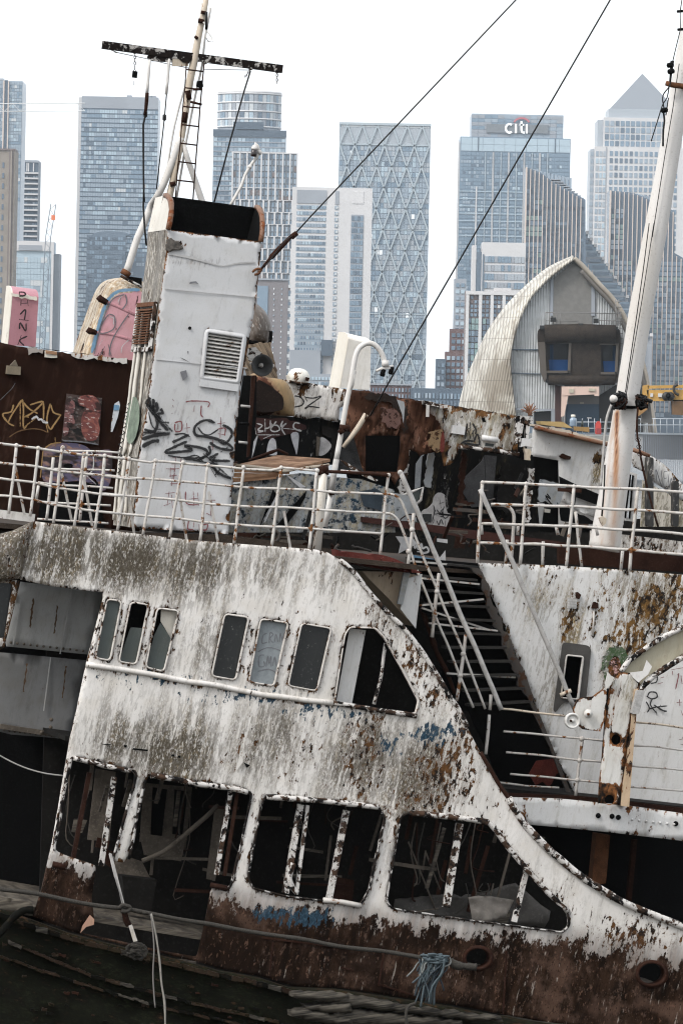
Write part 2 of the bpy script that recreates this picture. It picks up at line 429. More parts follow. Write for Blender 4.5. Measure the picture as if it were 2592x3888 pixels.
# ------------------------------------------------------------------ paint and metal of the wreck
M_WHITE = weathered('chalky_white_paint', (.60, .575, .55), chip=.10, streak=.55, cs=19, tone=.5, moss=(.080, .062, .038), rust=(.075, .036, .014), under=(.027, .014, .0085))
M_WALL = weathered('grey_white_paint', (.54, .53, .52), chip=.05, streak=.30, cs=19, tone=.3, rust=(.12, .065, .022), moss=(.16, .12, .06))
M_BEAM = weathered('flaking_grey_paint', (.53, .525, .52), chip=.16, streak=.3, cs=9, tone=.35)
M_FUN = weathered('funnel_grey_paint', (.435, .435, .44), chip=-.28, streak=.05, cs=12, tone=.35, moss=(.15, .135, .12))
M_FUNS = weathered('funnel_cream_paint', (.58, .55, .50), chip=.14, streak=.15, cs=11, tone=.45, moss=(.13, .11, .085), rust=(.08, .05, .03), elong=.4)
M_RAIL = weathered('rail_white_paint', (.47, .445, .42), chip=.32, streak=.6, cs=9, tone=.3, elong=1.0)
M_RIM = weathered('rim_black_and_white', (.52, .50, .48), chip=.62, streak=.1, cs=8, tone=.4, elong=1.0, rust=(.05, .03, .02), dark=(.006, .006, .006))
M_MAST = weathered('mast_white_paint', (.53, .51, .49), chip=-.12, streak=.05, cs=9, tone=.4, elong=.3)
M_AMAST = weathered('aft_mast_paint', (.50, .43, .35), chip=.30, streak=.6, cs=9, tone=.6, rust=(.12, .05, .02), elong=.35)
M_YARD = weathered('yard_flaked', (.36, .34, .32), chip=.82, streak=.1, cs=9, dark=(.006, .005, .005), rust=(.012, .009, .008), elong=1.0)
M_RUST = plain('rust', (.11, .045, .02), .9, var=.8, scale=9, bump=.4)
M_REDR = plain('red_oxide', (.10, .022, .016), .85, var=.7, scale=7, bump=.4)
M_DRUST = plain('dark_rust', (.026, .011, .007), .9, var=.7, scale=5, bump=.3, spec=.08)
M_BLACK = plain('soot_and_shadow_black', (.004, .004, .004), .85, var=.4, scale=5, bump=.2, spec=.05)
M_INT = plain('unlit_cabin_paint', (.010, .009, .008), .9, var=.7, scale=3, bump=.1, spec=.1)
M_INTG = plain('cabin_grey_paint', (.095, .08, .065), .9, var=.8, scale=5, bump=.1, spec=.1)
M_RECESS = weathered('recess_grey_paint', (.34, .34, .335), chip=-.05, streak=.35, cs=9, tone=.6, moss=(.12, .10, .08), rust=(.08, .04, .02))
M_DECK = plain('rotten_deck', (.035, .025, .018), .95, var=.8, scale=8, bump=.6)
M_WIRE = plain('black_wire', (.010, .010, .010), .6, var=.3)
M_ROPE = plain('old_rope', (.055, .05, .043), .95, var=.8, scale=60, bump=1.0)
M_GREYP = plain('handrail_grey', (.36, .345, .33), .75, var=.5, scale=14, bump=.2)
M_CREAM = weathered('cream_vent_paint', (.64, .60, .53), chip=.02, streak=.1, cs=12, tone=.4)
M_HULL = weathered('hull_slime', (.0032, .0031, .0023), chip=.16, streak=.6, cs=17, tone=.9, rust=(.035, .02, .012), dark=(.012, .013, .007), moss=(.0085, .0095, .005), rough=.9, spec=.08, lean=-78)
M_STEELB = weathered('blue_grey_mottle', (.29, .305, .32), chip=.14, streak=.5, cs=10, dark=(.012, .016, .02), rust=(.05, .06, .07), tone=.8, elong=1.0)
M_BURN = weathered('burnt_plate', (.55, .54, .52), chip=.22, streak=.5, cs=6, rust=(.12, .06, .025), under=(.060, .028, .017), tone=.6, spec=.15)
M_GLASS = weathered('grimy_pane', (.012, .013, .013), chip=.12, streak=.2, cs=30, tone=.5, rust=(.16, .16, .15), dark=(.05, .05, .048), moss=(.035, .034, .030), rough=.3, elong=.8)
M_FROST = plain('frosted_pane', (.19, .21, .22), .5, var=.35, scale=16, bump=.05)
M_PANEG = weathered('dusty_pane', (.055, .066, .063), chip=-.16, streak=.5, cs=30, tone=.8, rust=(.2, .2, .19), dark=(.1, .1, .095), moss=(.09, .092, .085), rough=.35, elong=.8)
M_RUB = weathered('black_seal_flaked', (.40, .385, .37), chip=.78, streak=.1, cs=8, rust=(.02, .014, .011), dark=(.005, .005, .005), elong=1.0)
M_UFR = weathered('upper_window_rim', (.48, .45, .42), chip=.42, streak=.3, cs=11, rust=(.12, .06, .03), elong=1.0)
def wood(name, a, b, lean=-8, sc=(1.2, 1.2, 16)):
    t = NT(name); v = t.coord(sc, lean); n1 = t.noise(v, 1.6, 6, .65, .4); n2 = t.noise(t.coord((1, 1, 1), lean), 5, 4)
    c = t.mix(t.step(n1, .35, .68), b, a); c = t.mix(t.math('MULTIPLY', t.step(n2, .5, .7), .5), c, tuple(x * .4 for x in a))
    t.bump(n1, .7, .012); return t.done(c, .85, 0, .2)
M_WOOD = wood('orange_plank', (.36, .215, .13), (.15, .075, .04))
M_TIMB = wood('rotten_timber', (.075, .066, .053), (.006, .005, .004), lean=-7, sc=(1.2, 1.2, 34))
M_DWOOD = wood('deck_plank', (.11, .095, .075), (.025, .02, .016), lean=-7)
def paintm(name, col, rough=.6): return plain(name, col, rough, var=.35, scale=20, bump=0)
M_SPB = paintm('black_spray', (.012, .012, .013)); M_SPW = paintm('white_spray', (.48, .47, .47)); M_SPR = paintm('red_marker', (.16, .045, .05))
M_SPG = paintm('gold_spray', (.27, .165, .07)); M_SPP = paintm('pink_spray', (.55, .25, .30)); M_SPBL = paintm('blue_spray', (.14, .26, .38)); M_SPGY = paintm('grey_marker', (.14, .14, .15))
M_GREEN = weathered('green_paint', (.035, .065, .025), chip=.42, cs=16, rust=(.30, .29, .27), dark=(.02, .03, .015), elong=1)
# ------------------------------------------------------------------ the wreck
base = P(1300, 3960, 67.5); base.z = -1.0
SHIP = empty('shipwreck', base)
tag(SHIP, 'listing white passenger ship wreck, rusted and covered in graffiti, filling the foreground', 'ship')
D0 = 67.0
shell = (Q('r5', '95,605 120,480 150,335 240,348 340,360 640,395 900,425 1250,452 1440,465 1500,480') + Q('r6', '0,515 60,570 130,660 220,760 290,830 370,930 440,1040 500,1140 545,1206')
         + Q('r8', '580,75 640,190 720,330 770,400 830,500 890,570 980,660 1090,750 1200,820 1320,890 1450,945 1568,990 1700,1040 1700,1520')
         + Q('r8', '900,1420 500,1345 200,1300 0,1270') + Q('r7', '1340,1262 1200,1217 1010,1182 905,1152')
         + Q('r7', '740,1112 580,1077 330,1012 150,942 190,820 240,600 320,130') + Q('r5', '350,1206 395,990 472,690 470,662 390,655 240,635'))
up = ['492,693 558,705 505,975 437,962', '600,708 682,720 625,992 545,980', '722,735 820,748 752,1025 668,1005', '1030,762 1140,778 1080,1065 970,1045', '1195,785 1320,803 1255,1092 1140,1072', '1382,805 1518,828 1452,1115 1320,1090']
UP = [rnd(Q('r5', s), 16) for s in up]
u7 = rnd(Q('d', '803,1441 862,1443 885,1468 925,1540 962,1610 955,1640 930,1638 768,1614 778,1550 792,1460'), 10, 2)
L12 = rnd(Q('r7', '345,212 600,265 622,300 515,685 560,698 585,680 668,315 692,290 1130,360 1150,395 1062,790 1030,822 968,812 940,960 903,1128 740,1100 580,1062 430,1030 370,1018 388,985 432,958 420,860 440,708 300,662 255,640 246,600 320,240'), 12, 2)
L3 = rnd(Q('d', '612,1828 868,1852 884,1880 846,2050 826,2082 745,2070 660,2060 580,2040 570,2015 602,1845'), 14, 3)
L4 = rnd(Q('d', '922,1877 942,1868 1100,1885 1130,1896 1170,1950 1240,2030 1304,2095 1307,2128 1290,2142 1060,2112 900,2087 888,2070 915,1910'), 12, 3)
HOL = UP + [u7, L12, L3, L4]
HAWSE = [circ(1810 + 5, 3640, 48, 18, 38), circ(2475, 3700, 52, 20, 42)]
b_wr = blobs([(1010, 1780, 85, 130, .66), (1070, 1700, 40, 80, .6), (830, 1730, 60, 130, .5), (930, 1850, 40, 60, .52), (900, 1400, 60, 90, .5), (960, 1500, 50, 110, .58), (1000, 1590, 40, 60, .55), (1230, 2080, 90, 50, .45), (1450, 2150, 120, 40, .6), (540, 1730, 60, 60, .35), (700, 1720, 60, 90, .35)])
b_ms = blobs([(140, 1270, 130, 85, 1.0), (300, 1290, 120, 80, .95), (450, 1300, 110, 90, .85), (620, 1310, 120, 70, .45), (760, 1330, 90, 60, .4), (400, 1740, 110, 110, .95), (280, 1700, 90, 80, .7), (620, 1700, 90, 120, .6), (830, 1740, 90, 120, .9), (960, 1800, 90, 120, .9), (480, 1480, 60, 90, .5), (900, 1390, 80, 80, .4)])
b_bl = blobs([(1010, 1680, 50, 28, .78), (960, 1690, 28, 22, .7), (560, 1600, 130, 22, .55), (330, 1560, 120, 20, .5), (740, 1635, 110, 24, .55), (700, 2110, 70, 22, 1.0), (620, 2100, 40, 20, .8), (900, 1700, 40, 40, .5)])
RX = np.array([60, 130, 300, 580, 890, 1060, 1300, 1568, 1700]) * 1.65306; RY = np.array([1960, 1972, 2010, 2062, 2105, 2122, 2148, 2185, 2205]) * 1.65306
mold_ = Q('r5', '395,990 560,1018 800,1058 1000,1092 1200,1130 1400,1158 1525,1172')
def shell_attr(X, Y, Dd):
    e = np.exp(-(edist(X, Y, HOL) / 13) ** 2) * .62
    wr = np.maximum(np.maximum(b_wr(X, Y), e), .42 * np.exp(-(Dd / 9) ** 2))
    dm = Y - np.interp(X, [p[0] for p in mold_], [p[1] for p in mold_]); wr = np.maximum(wr, .62 * np.exp(-((dm - 13) / 9) ** 2) * (X < 1275))
    ru = np.clip((Y - np.interp(X, RX, RY)) / 210 + .33, -1.5, 1.6)
    ru = np.where(Y < 3180, -3, ru)
    return {'wr': wr, 'ms': b_ms(X, Y), 'bl': b_bl(X, Y), 'ru': ru}
wall = plate('side_plating', SHIP, shell, D0, M_WHITE, HOL + HAWSE, thick=.035, grid=15, wob=.011, wl=330, attrs=shell_attr)
def rs_px(pts, n):
    p = np.array(pts, float); l_ = np.r_[0, np.cumsum(np.hypot(*np.diff(p, axis=0).T))]; q = np.linspace(0, l_[-1], n); return list(zip(np.interp(q, l_, p[:, 0]), np.interp(q, l_, p[:, 1])))
# rims of the openings
for i, h in enumerate(HOL):
    if h is L12: continue
    frame_ring('window_frame', wall, h, D0 - .008, M_RUB if i > 6 else M_UFR, w=4 if i < 7 else 5, out=.018 if i < 7 else .03, dep=.06, eat=.12)
for h in HAWSE: frame_ring('hawse_rim', wall, h, D0 - .006, M_DRUST, w=12, out=.04, dep=.2)
def q2(h, f): return f
# panes
for i in (0, 3, 5): plate('pane', wall, UP[i], D0 + .03, M_GLASS if i else M_PANEG, thick=.006)
plate('pane', wall, rnd(Q('r5', '598,822 662,828 625,992 545,980'), 8), D0 + .03, M_PANEG, thick=.006)
plate('pane', wall, rnd(Q('r5', '735,800 790,885 752,1025 668,1005 706,860'), 4), D0 + .03, M_PANEG, thick=.006)
plate('inner_board', wall, Q('r5', '738,742 820,750 800,880 788,882 735,795'), D0 + .10, M_CREAM, thick=.006)
pf = plate('pane', wall, UP[4], D0 + .03, M_FROST, thick=.006)
ribbon('window_tag', pf, [Q('r5', '1222,850 1205,860 1200,895 1225,890'), Q('r5', '1232,895 1236,850 1250,855 1236,875 1252,895'), Q('r5', '1256,893 1264,855 1272,890'), Q('r5', '1280,890 1283,850 1294,885 1298,850'),
        Q('r5', '1180,935 1230,915 1285,930'), Q('r5', '1210,950 1188,955 1185,1000 1210,1000 1208,978'), Q('r5', '1218,1005 1226,955 1232,990 1240,955 1242,1005'), Q('r5', '1248,1000 1258,958 1264,1000'), Q('r5', '1180,1025 1230,1015 1262,1030')], D0 + .027, 4, M_SPGY)
# half-round moulding below the upper windows
mold = Q('r5', '395,990 560,1018 800,1058 1000,1092 1200,1130 1400,1158 1525,1172')
tube('belt_moulding', SHIP, PL(mold, D0 - .01), .033, M_WHITE, 10, lump=.06)
tube('sill_moulding', SHIP, PL(Q('d', '766,1616 850,1628 955,1645'), D0 - .015), .03, M_RIM, 8, lump=.1)
# bead along the swept edge
edge = Q('r6', '0,515 60,570 130,660 220,760 290,830 370,930 440,1040 500,1140 545,1206') + Q('r8', '580,75')
tube('edge_bead', SHIP, PL(cr(edge, 4), D0 - .01), .03, M_RIM, 8, lump=.15)
edge2 = Q('r8', '640,190 720,330 770,400 830,500 890,570 980,660 1090,750 1200,820 1320,890 1450,945 1568,990 1700,1040')
tube('edge_bead', SHIP, PL(cr(edge2[:3], 4), D0 + .0), .026, M_DRUST, 8, lump=.1)
tube('edge_bead', SHIP, PL(cr(edge2[2:], 4), D0 - .015), .045, M_RIM, 8, lump=.12)
# pipe rails round the big lower openings
tube('opening_bead', SHIP, PL(cr(Q('r7', '335,215 420,235 520,258 600,270'), 4), D0 - .02), .03, M_RIM, 8, lump=.2)
tube('opening_bead', SHIP, PL(cr(Q('r7', '690,295 800,312 920,335 1040,352 1135,372'), 4), D0 - .02), .035, M_RIM, 8, lump=.25)
tube('opening_bead', SHIP, PL(cr(Q('d', '612,1830 700,1838 800,1846 868,1854'), 4), D0 - .02), .035, M_RIM, 8, lump=.2)
tube('opening_bead', SHIP, PL(cr(Q('d', '940,1868 1020,1876 1100,1886 1130,1898 1170,1950 1240,2030 1304,2095'), 4), D0 - .02), .035, M_RIM, 8, lump=.25)
tube('sill_pipe', SHIP, PL(Q('d', '742,2068 790,2075 830,2082'), D0 - .03), .032, M_RAIL, 8, lump=.1)
tube('sill_pipe', SHIP, PL(Q('r7', '965,800 1000,806 1040,815'), D0 - .02), .035, M_DRUST, 8, lump=.2)
tube('sill_pipe', SHIP, PL(Q('d', '120,1985 150,1992'), D0 - .02), .035, M_DRUST, 8, lump=.2)
for q in ('248,640 250,600 275,500 320,240 335,215', '605,268 622,300 580,460 515,685', '668,315 640,440 590,680', '1135,370 1150,398 1105,600 1062,790 1035,820'):
    tube('opening_seal', SHIP, PL(cr(Q('r7', q), 4), D0 - .01), .017, M_RUB, 7, lump=.35)
plate('inner_panel', SHIP, Q('d', '803,1443 840,1448 808,1616 772,1612'), D0 + .18, M_WALL, thick=.01)
tube('inner_post', SHIP, PL(Q('d', '886,1478 876,1545 858,1618'), D0 + .15), .022, M_RIM, 7, lump=.2)
# window posts standing inside the big openings
for a, b, w, m in (('690,1848', '655,2052', .075, M_RIM), ('706,1850', '680,2055', .04, M_RIM), ('795,1862', '755,2066', .075, M_RIM), ('1055,1892', '1024,2085', .085, M_RIM), ('1212,1985', '1180,2118', .06, M_RIM),
                   ('530,1815', '497,2010', .05, M_RIM), ('545,1818', '515,2012', .04, M_DRUST), ('205,1775', '165,1985', .05, M_DRUST), ('262,1785', '232,1990', .06, M_RIM)):
    a, b = Q('d', a)[0], Q('d', b)[0]
    bar('window_post', SHIP, P(*a, D0 + .10), P(*b, D0 + .10), w, .06, m)
# bent remnant of a post foot
tube('bent_post_foot', SHIP, PL(cr(Q('r7', '1340,700 1325,760 1335,800 1360,835'), 4), D0 + .05), .035, M_RIM, 6, lump=.2)
# cabin behind the openings
inner = Q('d', '110,1380 230,1372 640,1420 800,1420 930,1600 1010,1700 1200,1990 1420,2150 1420,2300 900,2200 90,2080')
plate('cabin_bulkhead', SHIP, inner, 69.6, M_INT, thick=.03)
def deckslab(name, line, d0, d1, mat, th=.06):
    a = PL(line, d0); V = []; dv = NS * ((d1 - d0) * 1.0)
    n = len(a); V = [p for p in a] + [p + dv for p in a] + [p - Vector((0, 0, th)) for p in a] + [p + dv - Vector((0, 0, th)) for p in a]
    F = []
    for i in range(n - 1):
        F += [[i, i + 1, n + i + 1, n + i], [2 * n + i + 1, 2 * n + i, 3 * n + i, 3 * n + i + 1], [i + 1, i, 2 * n + i, 2 * n + i + 1], [n + i, n + i + 1, 3 * n + i + 1, 3 * n + i]]
    F += [[0, n, 3 * n, 2 * n], [n - 1, 3 * n - 1, 4 * n - 1, 2 * n - 1]]
    return mesh_obj(name, V, F, mat, SHIP)
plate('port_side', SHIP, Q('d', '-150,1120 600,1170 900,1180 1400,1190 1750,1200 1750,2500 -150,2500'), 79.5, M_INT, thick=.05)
deckslab('upper_deck', Q('d', '-120,1190 120,1212 400,1240 750,1275 960,1298'), 67.06, 79, M_DECK)
deckslab('upper_deck_forward', Q('d', '960,1300 1200,1312 1568,1340 1720,1355'), 69.6, 79, M_DECK)
deckslab('middle_deck', Q('d', '150,1690 700,1765 1040,1800'), 67.06, 72, M_INT)
deckslab('forward_side_deck', Q('d', '1040,1800 1400,1835 1720,1870'), 68.65, 72, M_INT)
deckslab('lower_deck', Q('d', '-100,2060 85,2085 560,2165 800,2200 1720,2340'), 67.06, 72, M_DWOOD)
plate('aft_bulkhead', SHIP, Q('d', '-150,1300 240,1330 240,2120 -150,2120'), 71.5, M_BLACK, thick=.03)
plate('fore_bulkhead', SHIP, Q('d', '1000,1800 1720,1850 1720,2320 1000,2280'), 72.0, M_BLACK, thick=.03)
# things of the cabin seen through the second opening
for s, d, m in (('660,330 880,350 850,640 640,600', 69.0, M_INTG), ('640,560 850,590 830,690 660,660', 68.9, M_INTG)):
    plate('cabin_panel', SHIP, Q('r7', s), d, m, thick=.02)
plate('cabin_door', SHIP, Q('r7', '985,440 1040,450 985,780 945,770'), 68.3, M_INTG, thick=.02)
for s in ('700,350 765,360 740,580 690,570', '800,360 860,370 835,570 790,565'): plate('cabin_window', SHIP, Q('r7', s), 68.97, M_BLACK, thick=.015)
plate('cabin_panel', SHIP, Q('r7', '440,265 530,280 500,600 400,590'), 68.6, M_INTG, thick=.02)
plate('cabin_locker', SHIP, Q('r7', '560,755 720,775 690,920 570,900'), 68.2, M_INT, thick=.3)
plate('collapsed_panel', SHIP, Q('r7', '530,650 650,690 700,790 520,760'), 68.6, M_INTG, thick=.02)
# what hangs in the openings
plate('hanging_strap', SHIP, Q('r7', '500,650 512,655 572,890 560,892'), D0 - .05, M_GREYP, thick=.01)
# wreckage inside the cabins: strips, cables and bent plates
dr = random.Random(21)
for (x0, y0, x1, y1), k in (((150, 1790, 290, 1960), 12), ((340, 1800, 540, 2060), 22), ((610, 1850, 850, 2040), 16), ((930, 1900, 1150, 2080), 16), ((1000, 2040, 1280, 2110), 10)):
    for i in range(k):
        x = dr.uniform(x0, x1); y = dr.uniform(y0, y1); d_ = dr.uniform(67.5, 69.2); ty = dr.random()
        if ty < .4:
            q = [(x, y0 - 10), (x - 8 + dr.uniform(-14, 14), (y0 + y) / 2), (x - 16 + dr.uniform(-26, 26), y), (x + dr.uniform(-30, 30), y + dr.uniform(0, 25))]
            tube('hanging_cable', SHIP, PL(cr([(a * 1.653, b * 1.653) for a, b in q], 3), d_), dr.uniform(.006, .012), (M_INTG, M_ROPE, M_DRUST)[i % 3], 5)
        elif ty < .93:
            an = dr.choice((-1.37, -1.37, .13)) + dr.uniform(-.12, .12); l_ = dr.uniform(60, 170); bar('broken_strip', SHIP, P(x * 1.653, y * 1.653, d_), P((x + l_ * math.cos(an)) * 1.653, (y + l_ * math.sin(an)) * 1.653, d_ + dr.uniform(-.3, .3)), dr.uniform(.02, .05), .03, (M_INTG, M_DRUST, M_INTG, M_DWOOD)[i % 4])
        else:
            w_, h_ = dr.uniform(15, 45), dr.uniform(20, 60); q = [(x, y), (x + w_, y + dr.uniform(-4, 12)), (x + w_ * dr.uniform(.5, .9), y + h_), (x - w_ * .2, y + h_ * dr.uniform(.6, 1))]
            plate('bent_panel', SHIP, [(a * 1.653, b * 1.653) for a, b in q], d_, (M_INTG, M_DRUST, M_DWOOD, M_DRUST)[i % 4], thick=.015)
# open bay at the left
bay = plate('bay_side', SHIP, Q('r5', '80,612 468,660 470,680 408,948 30,910 20,850'), 68.7, M_RECESS, thick=.03, grid=30, wob=.012, wl=300)
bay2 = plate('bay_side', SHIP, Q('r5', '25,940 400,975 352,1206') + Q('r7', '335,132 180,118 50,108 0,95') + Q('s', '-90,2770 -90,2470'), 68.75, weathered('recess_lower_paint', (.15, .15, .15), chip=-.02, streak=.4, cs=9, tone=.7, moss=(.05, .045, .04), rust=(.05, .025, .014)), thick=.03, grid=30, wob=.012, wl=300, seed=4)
bar('bay_seam', bay2, P(*Q('r5', '232,960')[0], 68.72), P(*Q('r5', '200,1206')[0], 68.72), .012, .012, M_RECESS)
bar('bay_stringer', SHIP, P(*Q('r7', '0,70')[0], 68.7), P(*Q('r7', '335,120')[0], 68.7), .06, .05, M_INTG)
for s in ('235,40', '232,75', '190,98'): lathe('bolt_head', bay2, [(.0, -.03), (.02, -.03), (.025, 0)], P(*Q('r7', s)[0], 68.68), NS, M_INTG, 8)
plate('aft_screen', SHIP, Q('r5', '-150,600 95,607 20,915 0,925 -150,930'), D0 + .05, M_WHITE, [rnd(Q('r5', '-60,616 58,622 20,870 -60,880'), 10)], thick=.03, grid=25, wob=.006, attrs=lambda X, Y, Dd: {'wr': np.exp(-(Dd / 14) ** 2) * .7, 'ms': .5})
plate('pane', SHIP, Q('r5', '-70,610 62,616 24,876 -70,886'), D0 + .10, M_GLASS, thick=.006)
for q in ('95,700 60,905', '330,655 275,945'): a, b = Q('r5', q); bar('weld_seam', bay, P(*a, 68.672), P(*b, 68.672), .012, .012, M_RECESS)
for i in range(13): lathe('rivet', bay2, [(.001, -.018), (.012, -.014), (.017, 0)], P(*Q('r7', f'{20 + i * 24},{88 + i * 2.8}')[0], 68.72), NS, M_INTG, 7)
for i in range(12): lathe('rivet', bay, [(.001, -.018), (.012, -.014), (.017, 0)], P(*Q('r5', f'{50 + i * 30},{893 + i * 3.4}')[0], 68.67), NS, M_INTG, 7)
for q in ('150,690 158,695 140,830 134,828', '260,720 266,722 252,850 247,848', '120,985 128,988 110,1120 104,1118', '300,1000 306,1002 288,1150 283,1148'): plate('rust_run', bay, rough(Q('r5', q), 1.5, 8), 68.655, plain('thin_rust_run', (.10, .06, .035), .9, var=.8), thick=.003)
tube('slack_wire', SHIP, PL(cr(Q('r7', '-60,160 0,205 100,255 200,285 300,298'), 4), 67.6), .009, M_GREYP, 5)
# mossy turn of the roof at the far left
mo = plate('roof_turn', SHIP, Q('r5', '-150,400 0,395 60,380 150,338 120,480 95,600 0,612 -150,625'), D0 - .02, M_WHITE, thick=.05, grid=16, bulge=(.16, 150), attrs=lambda X, Y, Dd: {'wr': .25, 'ms': 1.0 + 0 * X})
bar('roof_kerb', SHIP, P(*Q('r5', '-100,290')[0], 67.5), P(*Q('r5', '150,322')[0], 67.5), .10, .3, M_WHITE)
# hull below, standing out beyond the side
hull = Q('r7', '-120,880 0,910 60,925 150,960 330,1025 580,1090 905,1165 1010,1195 1200,1230 1340,1275') + Q('r8', '0,1284 200,1314 500,1359 900,1434 1700,1534') + Q('s', '2720,4300 -120,4300')
plate('lower_hull', SHIP, hull, 66.7, M_HULL, thick=.3, grid=26, wob=.03, wl=420, attrs=lambda X, Y, Dd: {'wr': .3 * (Dd < 30), 'ms': .6 + 0 * X, 'ru': -3 + 0 * X, 'bl': 0 * X})
M_LEDGE = weathered('hull_ledge_rust', (.020, .012, .008), chip=.5, streak=.5, cs=14, rust=(.036, .024, .016), dark=(.006, .007, .004), moss=(.02, .024, .01), lean=-78, spec=.06)
dr = random.Random(9)
for s, k, w_ in (('-110,905 60,955 150,990 330,1045 580,1110 905,1190 1200,1255 1345,1292', 26, 9), ('40,1058 260,1150 420,1215 640,1275 900,1345 1345,1442', 20, 6), ('0,1125 220,1200 520,1295 800,1375 1100,1435', 16, 5)):
    q = rs_px(Q('r7', s), k + 1)
    for i in range(k):
        (xa, ya), (xb, yb) = q[i], q[i + 1]; ya += dr.uniform(-2, 3); yb += dr.uniform(-2, 3)
        plate('rubbing_plank', SHIP, rough([(xa, ya - w_), (xb - dr.uniform(0, 3), yb - w_), (xb - dr.uniform(0, 3), yb + w_ * dr.uniform(.6, 1.3)), (xa, ya + w_ * dr.uniform(.6, 1.3))], 1.2, 9), 66.62 + dr.uniform(-.03, .02), (M_LEDGE, M_TIMB, M_LEDGE, M_HULL)[dr.randrange(4)], thick=.10)
for i in range(70):
    x = dr.uniform(0, 1500); y = np.interp(x, [0, 580, 1340], [1010, 1160, 1330]) + dr.uniform(0, 420); w_ = dr.uniform(6, 34)
    plate('hull_scab', SHIP, rough(Q('r7', f'{x},{y} {x + w_},{y + w_ * .25} {x + w_ * .9},{y + w_ * .5 + 4} {x - 2},{y + w_ * .3 + 3}'), 1.5, 6), 66.655, (M_LEDGE, M_HULL, M_DRUST)[i % 3], thick=.03)
for s in ('-120,830 0,850 150,878 150,940 60,930 -120,900', '735,1140 900,1150 885,1180 740,1160'):
    plate('deck_edge_plank', SHIP, Q('r7', s), 66.9, M_DWOOD, thick=.25, grid=20, wob=.01)
tube('bent_pipe', SHIP, PL(cr(Q('r7', '-60,1080 0,1020 60,945 110,912 150,910'), 5), 66.5), .045, M_HULL, 8, lump=.15)
# plate patches and seams of the rusty belt
for s in ('1200,1040 1568,1085', '1250,1060 1235,1190'): 
    a, b = Q('r7', s); bar('plate_seam', SHIP, P(*a, D0 - .012), P(*b, D0 - .012), .018, .01, M_DRUST)
for s in ('60,1190 0,1175', '200,1100 175,1260', '170,1250 325,1300 ', '760,1100 745,1390'):
    a, b = Q('r8', s); bar('plate_seam', SHIP, P(*a, D0 - .014), P(*b, D0 - .014), .02, .012, M_DRUST)
for s in ('430,955 422,940 372,1015 388,985', '370,1018 380,975 405,940 425,955 400,985'):
    pass
plate('torn_flap', SHIP, Q('r7', '368,1018 378,985 412,935 432,955 430,980 395,990'), D0 - .05, weathered('torn_paint', (.36, .21, .15), chip=.1), thick=.008)
# peeling flaps and small damage on the side
for s, m in (('1078,265 1090,235 1110,215 1112,235 1085,272', M_WHITE), ('1115,235 1145,250 1130,260', M_BLACK), ('455,150 490,152 520,152 490,158', M_BLACK), ('610,170 680,178 675,185 605,178', M_BLACK), ('785,200 800,200 800,210 785,208', M_BLACK), ('815,205 828,206 826,216 812,213', M_BLACK), ('568,155 582,158 580,168 568,166', M_BLACK)):
    plate('paint_flap' if m is M_WHITE else 'puncture', SHIP, Q('r7', s), D0 - .03 if m is M_WHITE else D0 - .022, m, thick=.004)
# ---------------------------------------------------------------- railings
def railing(name, rails, posts, view, d, r=.0155, rp=.019, braces=(), mat=M_RAIL, balls=True):
    e = empty(name, parent=SHIP)
    for s in rails: tube('rail', e, PL(Q(view, s), d), r, mat, 7, lump=.12)
    for s in posts:
        a, b = Q(view, s); tube('post', e, PL([a, ((a[0] + b[0]) / 2, (a[1] + b[1]) / 2), b], d), rp, mat, 7, lump=.12)
        if balls: lathe('post_knob', e, [(.001, -.03), (.021, -.021), (.029, 0), (.021, .021), (.001, .03)], P(*a, d), (0, 0, 1), mat, 10)
    for s in braces:
        a, b = Q(view, s); bar('brace', e, P(*a, d + .12), P(*b, d + .12), .03, .012, mat)
    return e
railing('railing', ['-40,1044 0,1048 150,1065 350,1090 580,1130 770,1160 960,1165 1130,1186', '-40,1216 130,1235 340,1258 560,1298 760,1325 945,1340 1140,1365 1240,1372', '-40,1358 110,1380 310,1402 535,1450 730,1480 915,1505 1115,1523', '-40,1520 90,1528 290,1555 510,1610 700,1640 890,1665 1090,1690'],
        ['150,1065 75,1685', '350,1090 275,1715', '575,1085 490,1775', '770,1145 680,1815', '960,1160 875,1835'], 'k6', 67.1, braces=['140,1260 225,1705', '565,1320 655,1750', '765,1350 850,1825'])
railing('railing', ['455,38 590,50 690,66 712,60 840,70 950,80 1110,95 1240,106 1290,95 1455,106', '470,125 690,143 820,155 940,165 1100,180 1280,190 1445,195 1580,207', '455,205 680,228 800,240 930,255 1090,268 1265,275 1440,283 1580,292', '440,290 660,312 790,325 910,340 1075,352 1250,365 1430,370 1580,382'],
        ['590,50 535,388', '712,60 655,402', '838,68 775,414', '952,78 915,428', '1115,90 1070,444', '1287,92 1240,458', '1452,105 1415,466'], 'r5', 67.12, braces=['580,160 615,398', '820,200 855,428', '955,200 1000,444', '1300,290 1330,464'])
railing('inner_railing', ['590,1112 800,1118 1088,1138', '380,1272 700,1284 1050,1297', '350,1400 560,1430 1040,1452', '340,1585 700,1600 1015,1615', '340,1742 990,1780'], ['490,1170 425,1752', '800,1120 730,1752', '352,1430 330,1560'], 'k6', 68.8, r=.014, balls=False)
railing('railing', ['0,105 220,126', '0,205 215,215', '0,290 200,300', '0,380 195,392'], ['220,126 180,492'], 'r6', 67.6)
e = empty('rusty_vent_pipe', parent=SHIP)
tube('pipe', e, PL(Q('r5', '1482,90 1470,250 1450,468'), 67.3), [.05, .05, .055], weathered('rusty_pipe_paint', (.62, .58, .53), chip=.42, cs=7, streak=.4), 10)
tube('flange', e, PL(Q('k1', '850,945 960,945'), 67.28), .035, M_DRUST, 8, lump=.3)
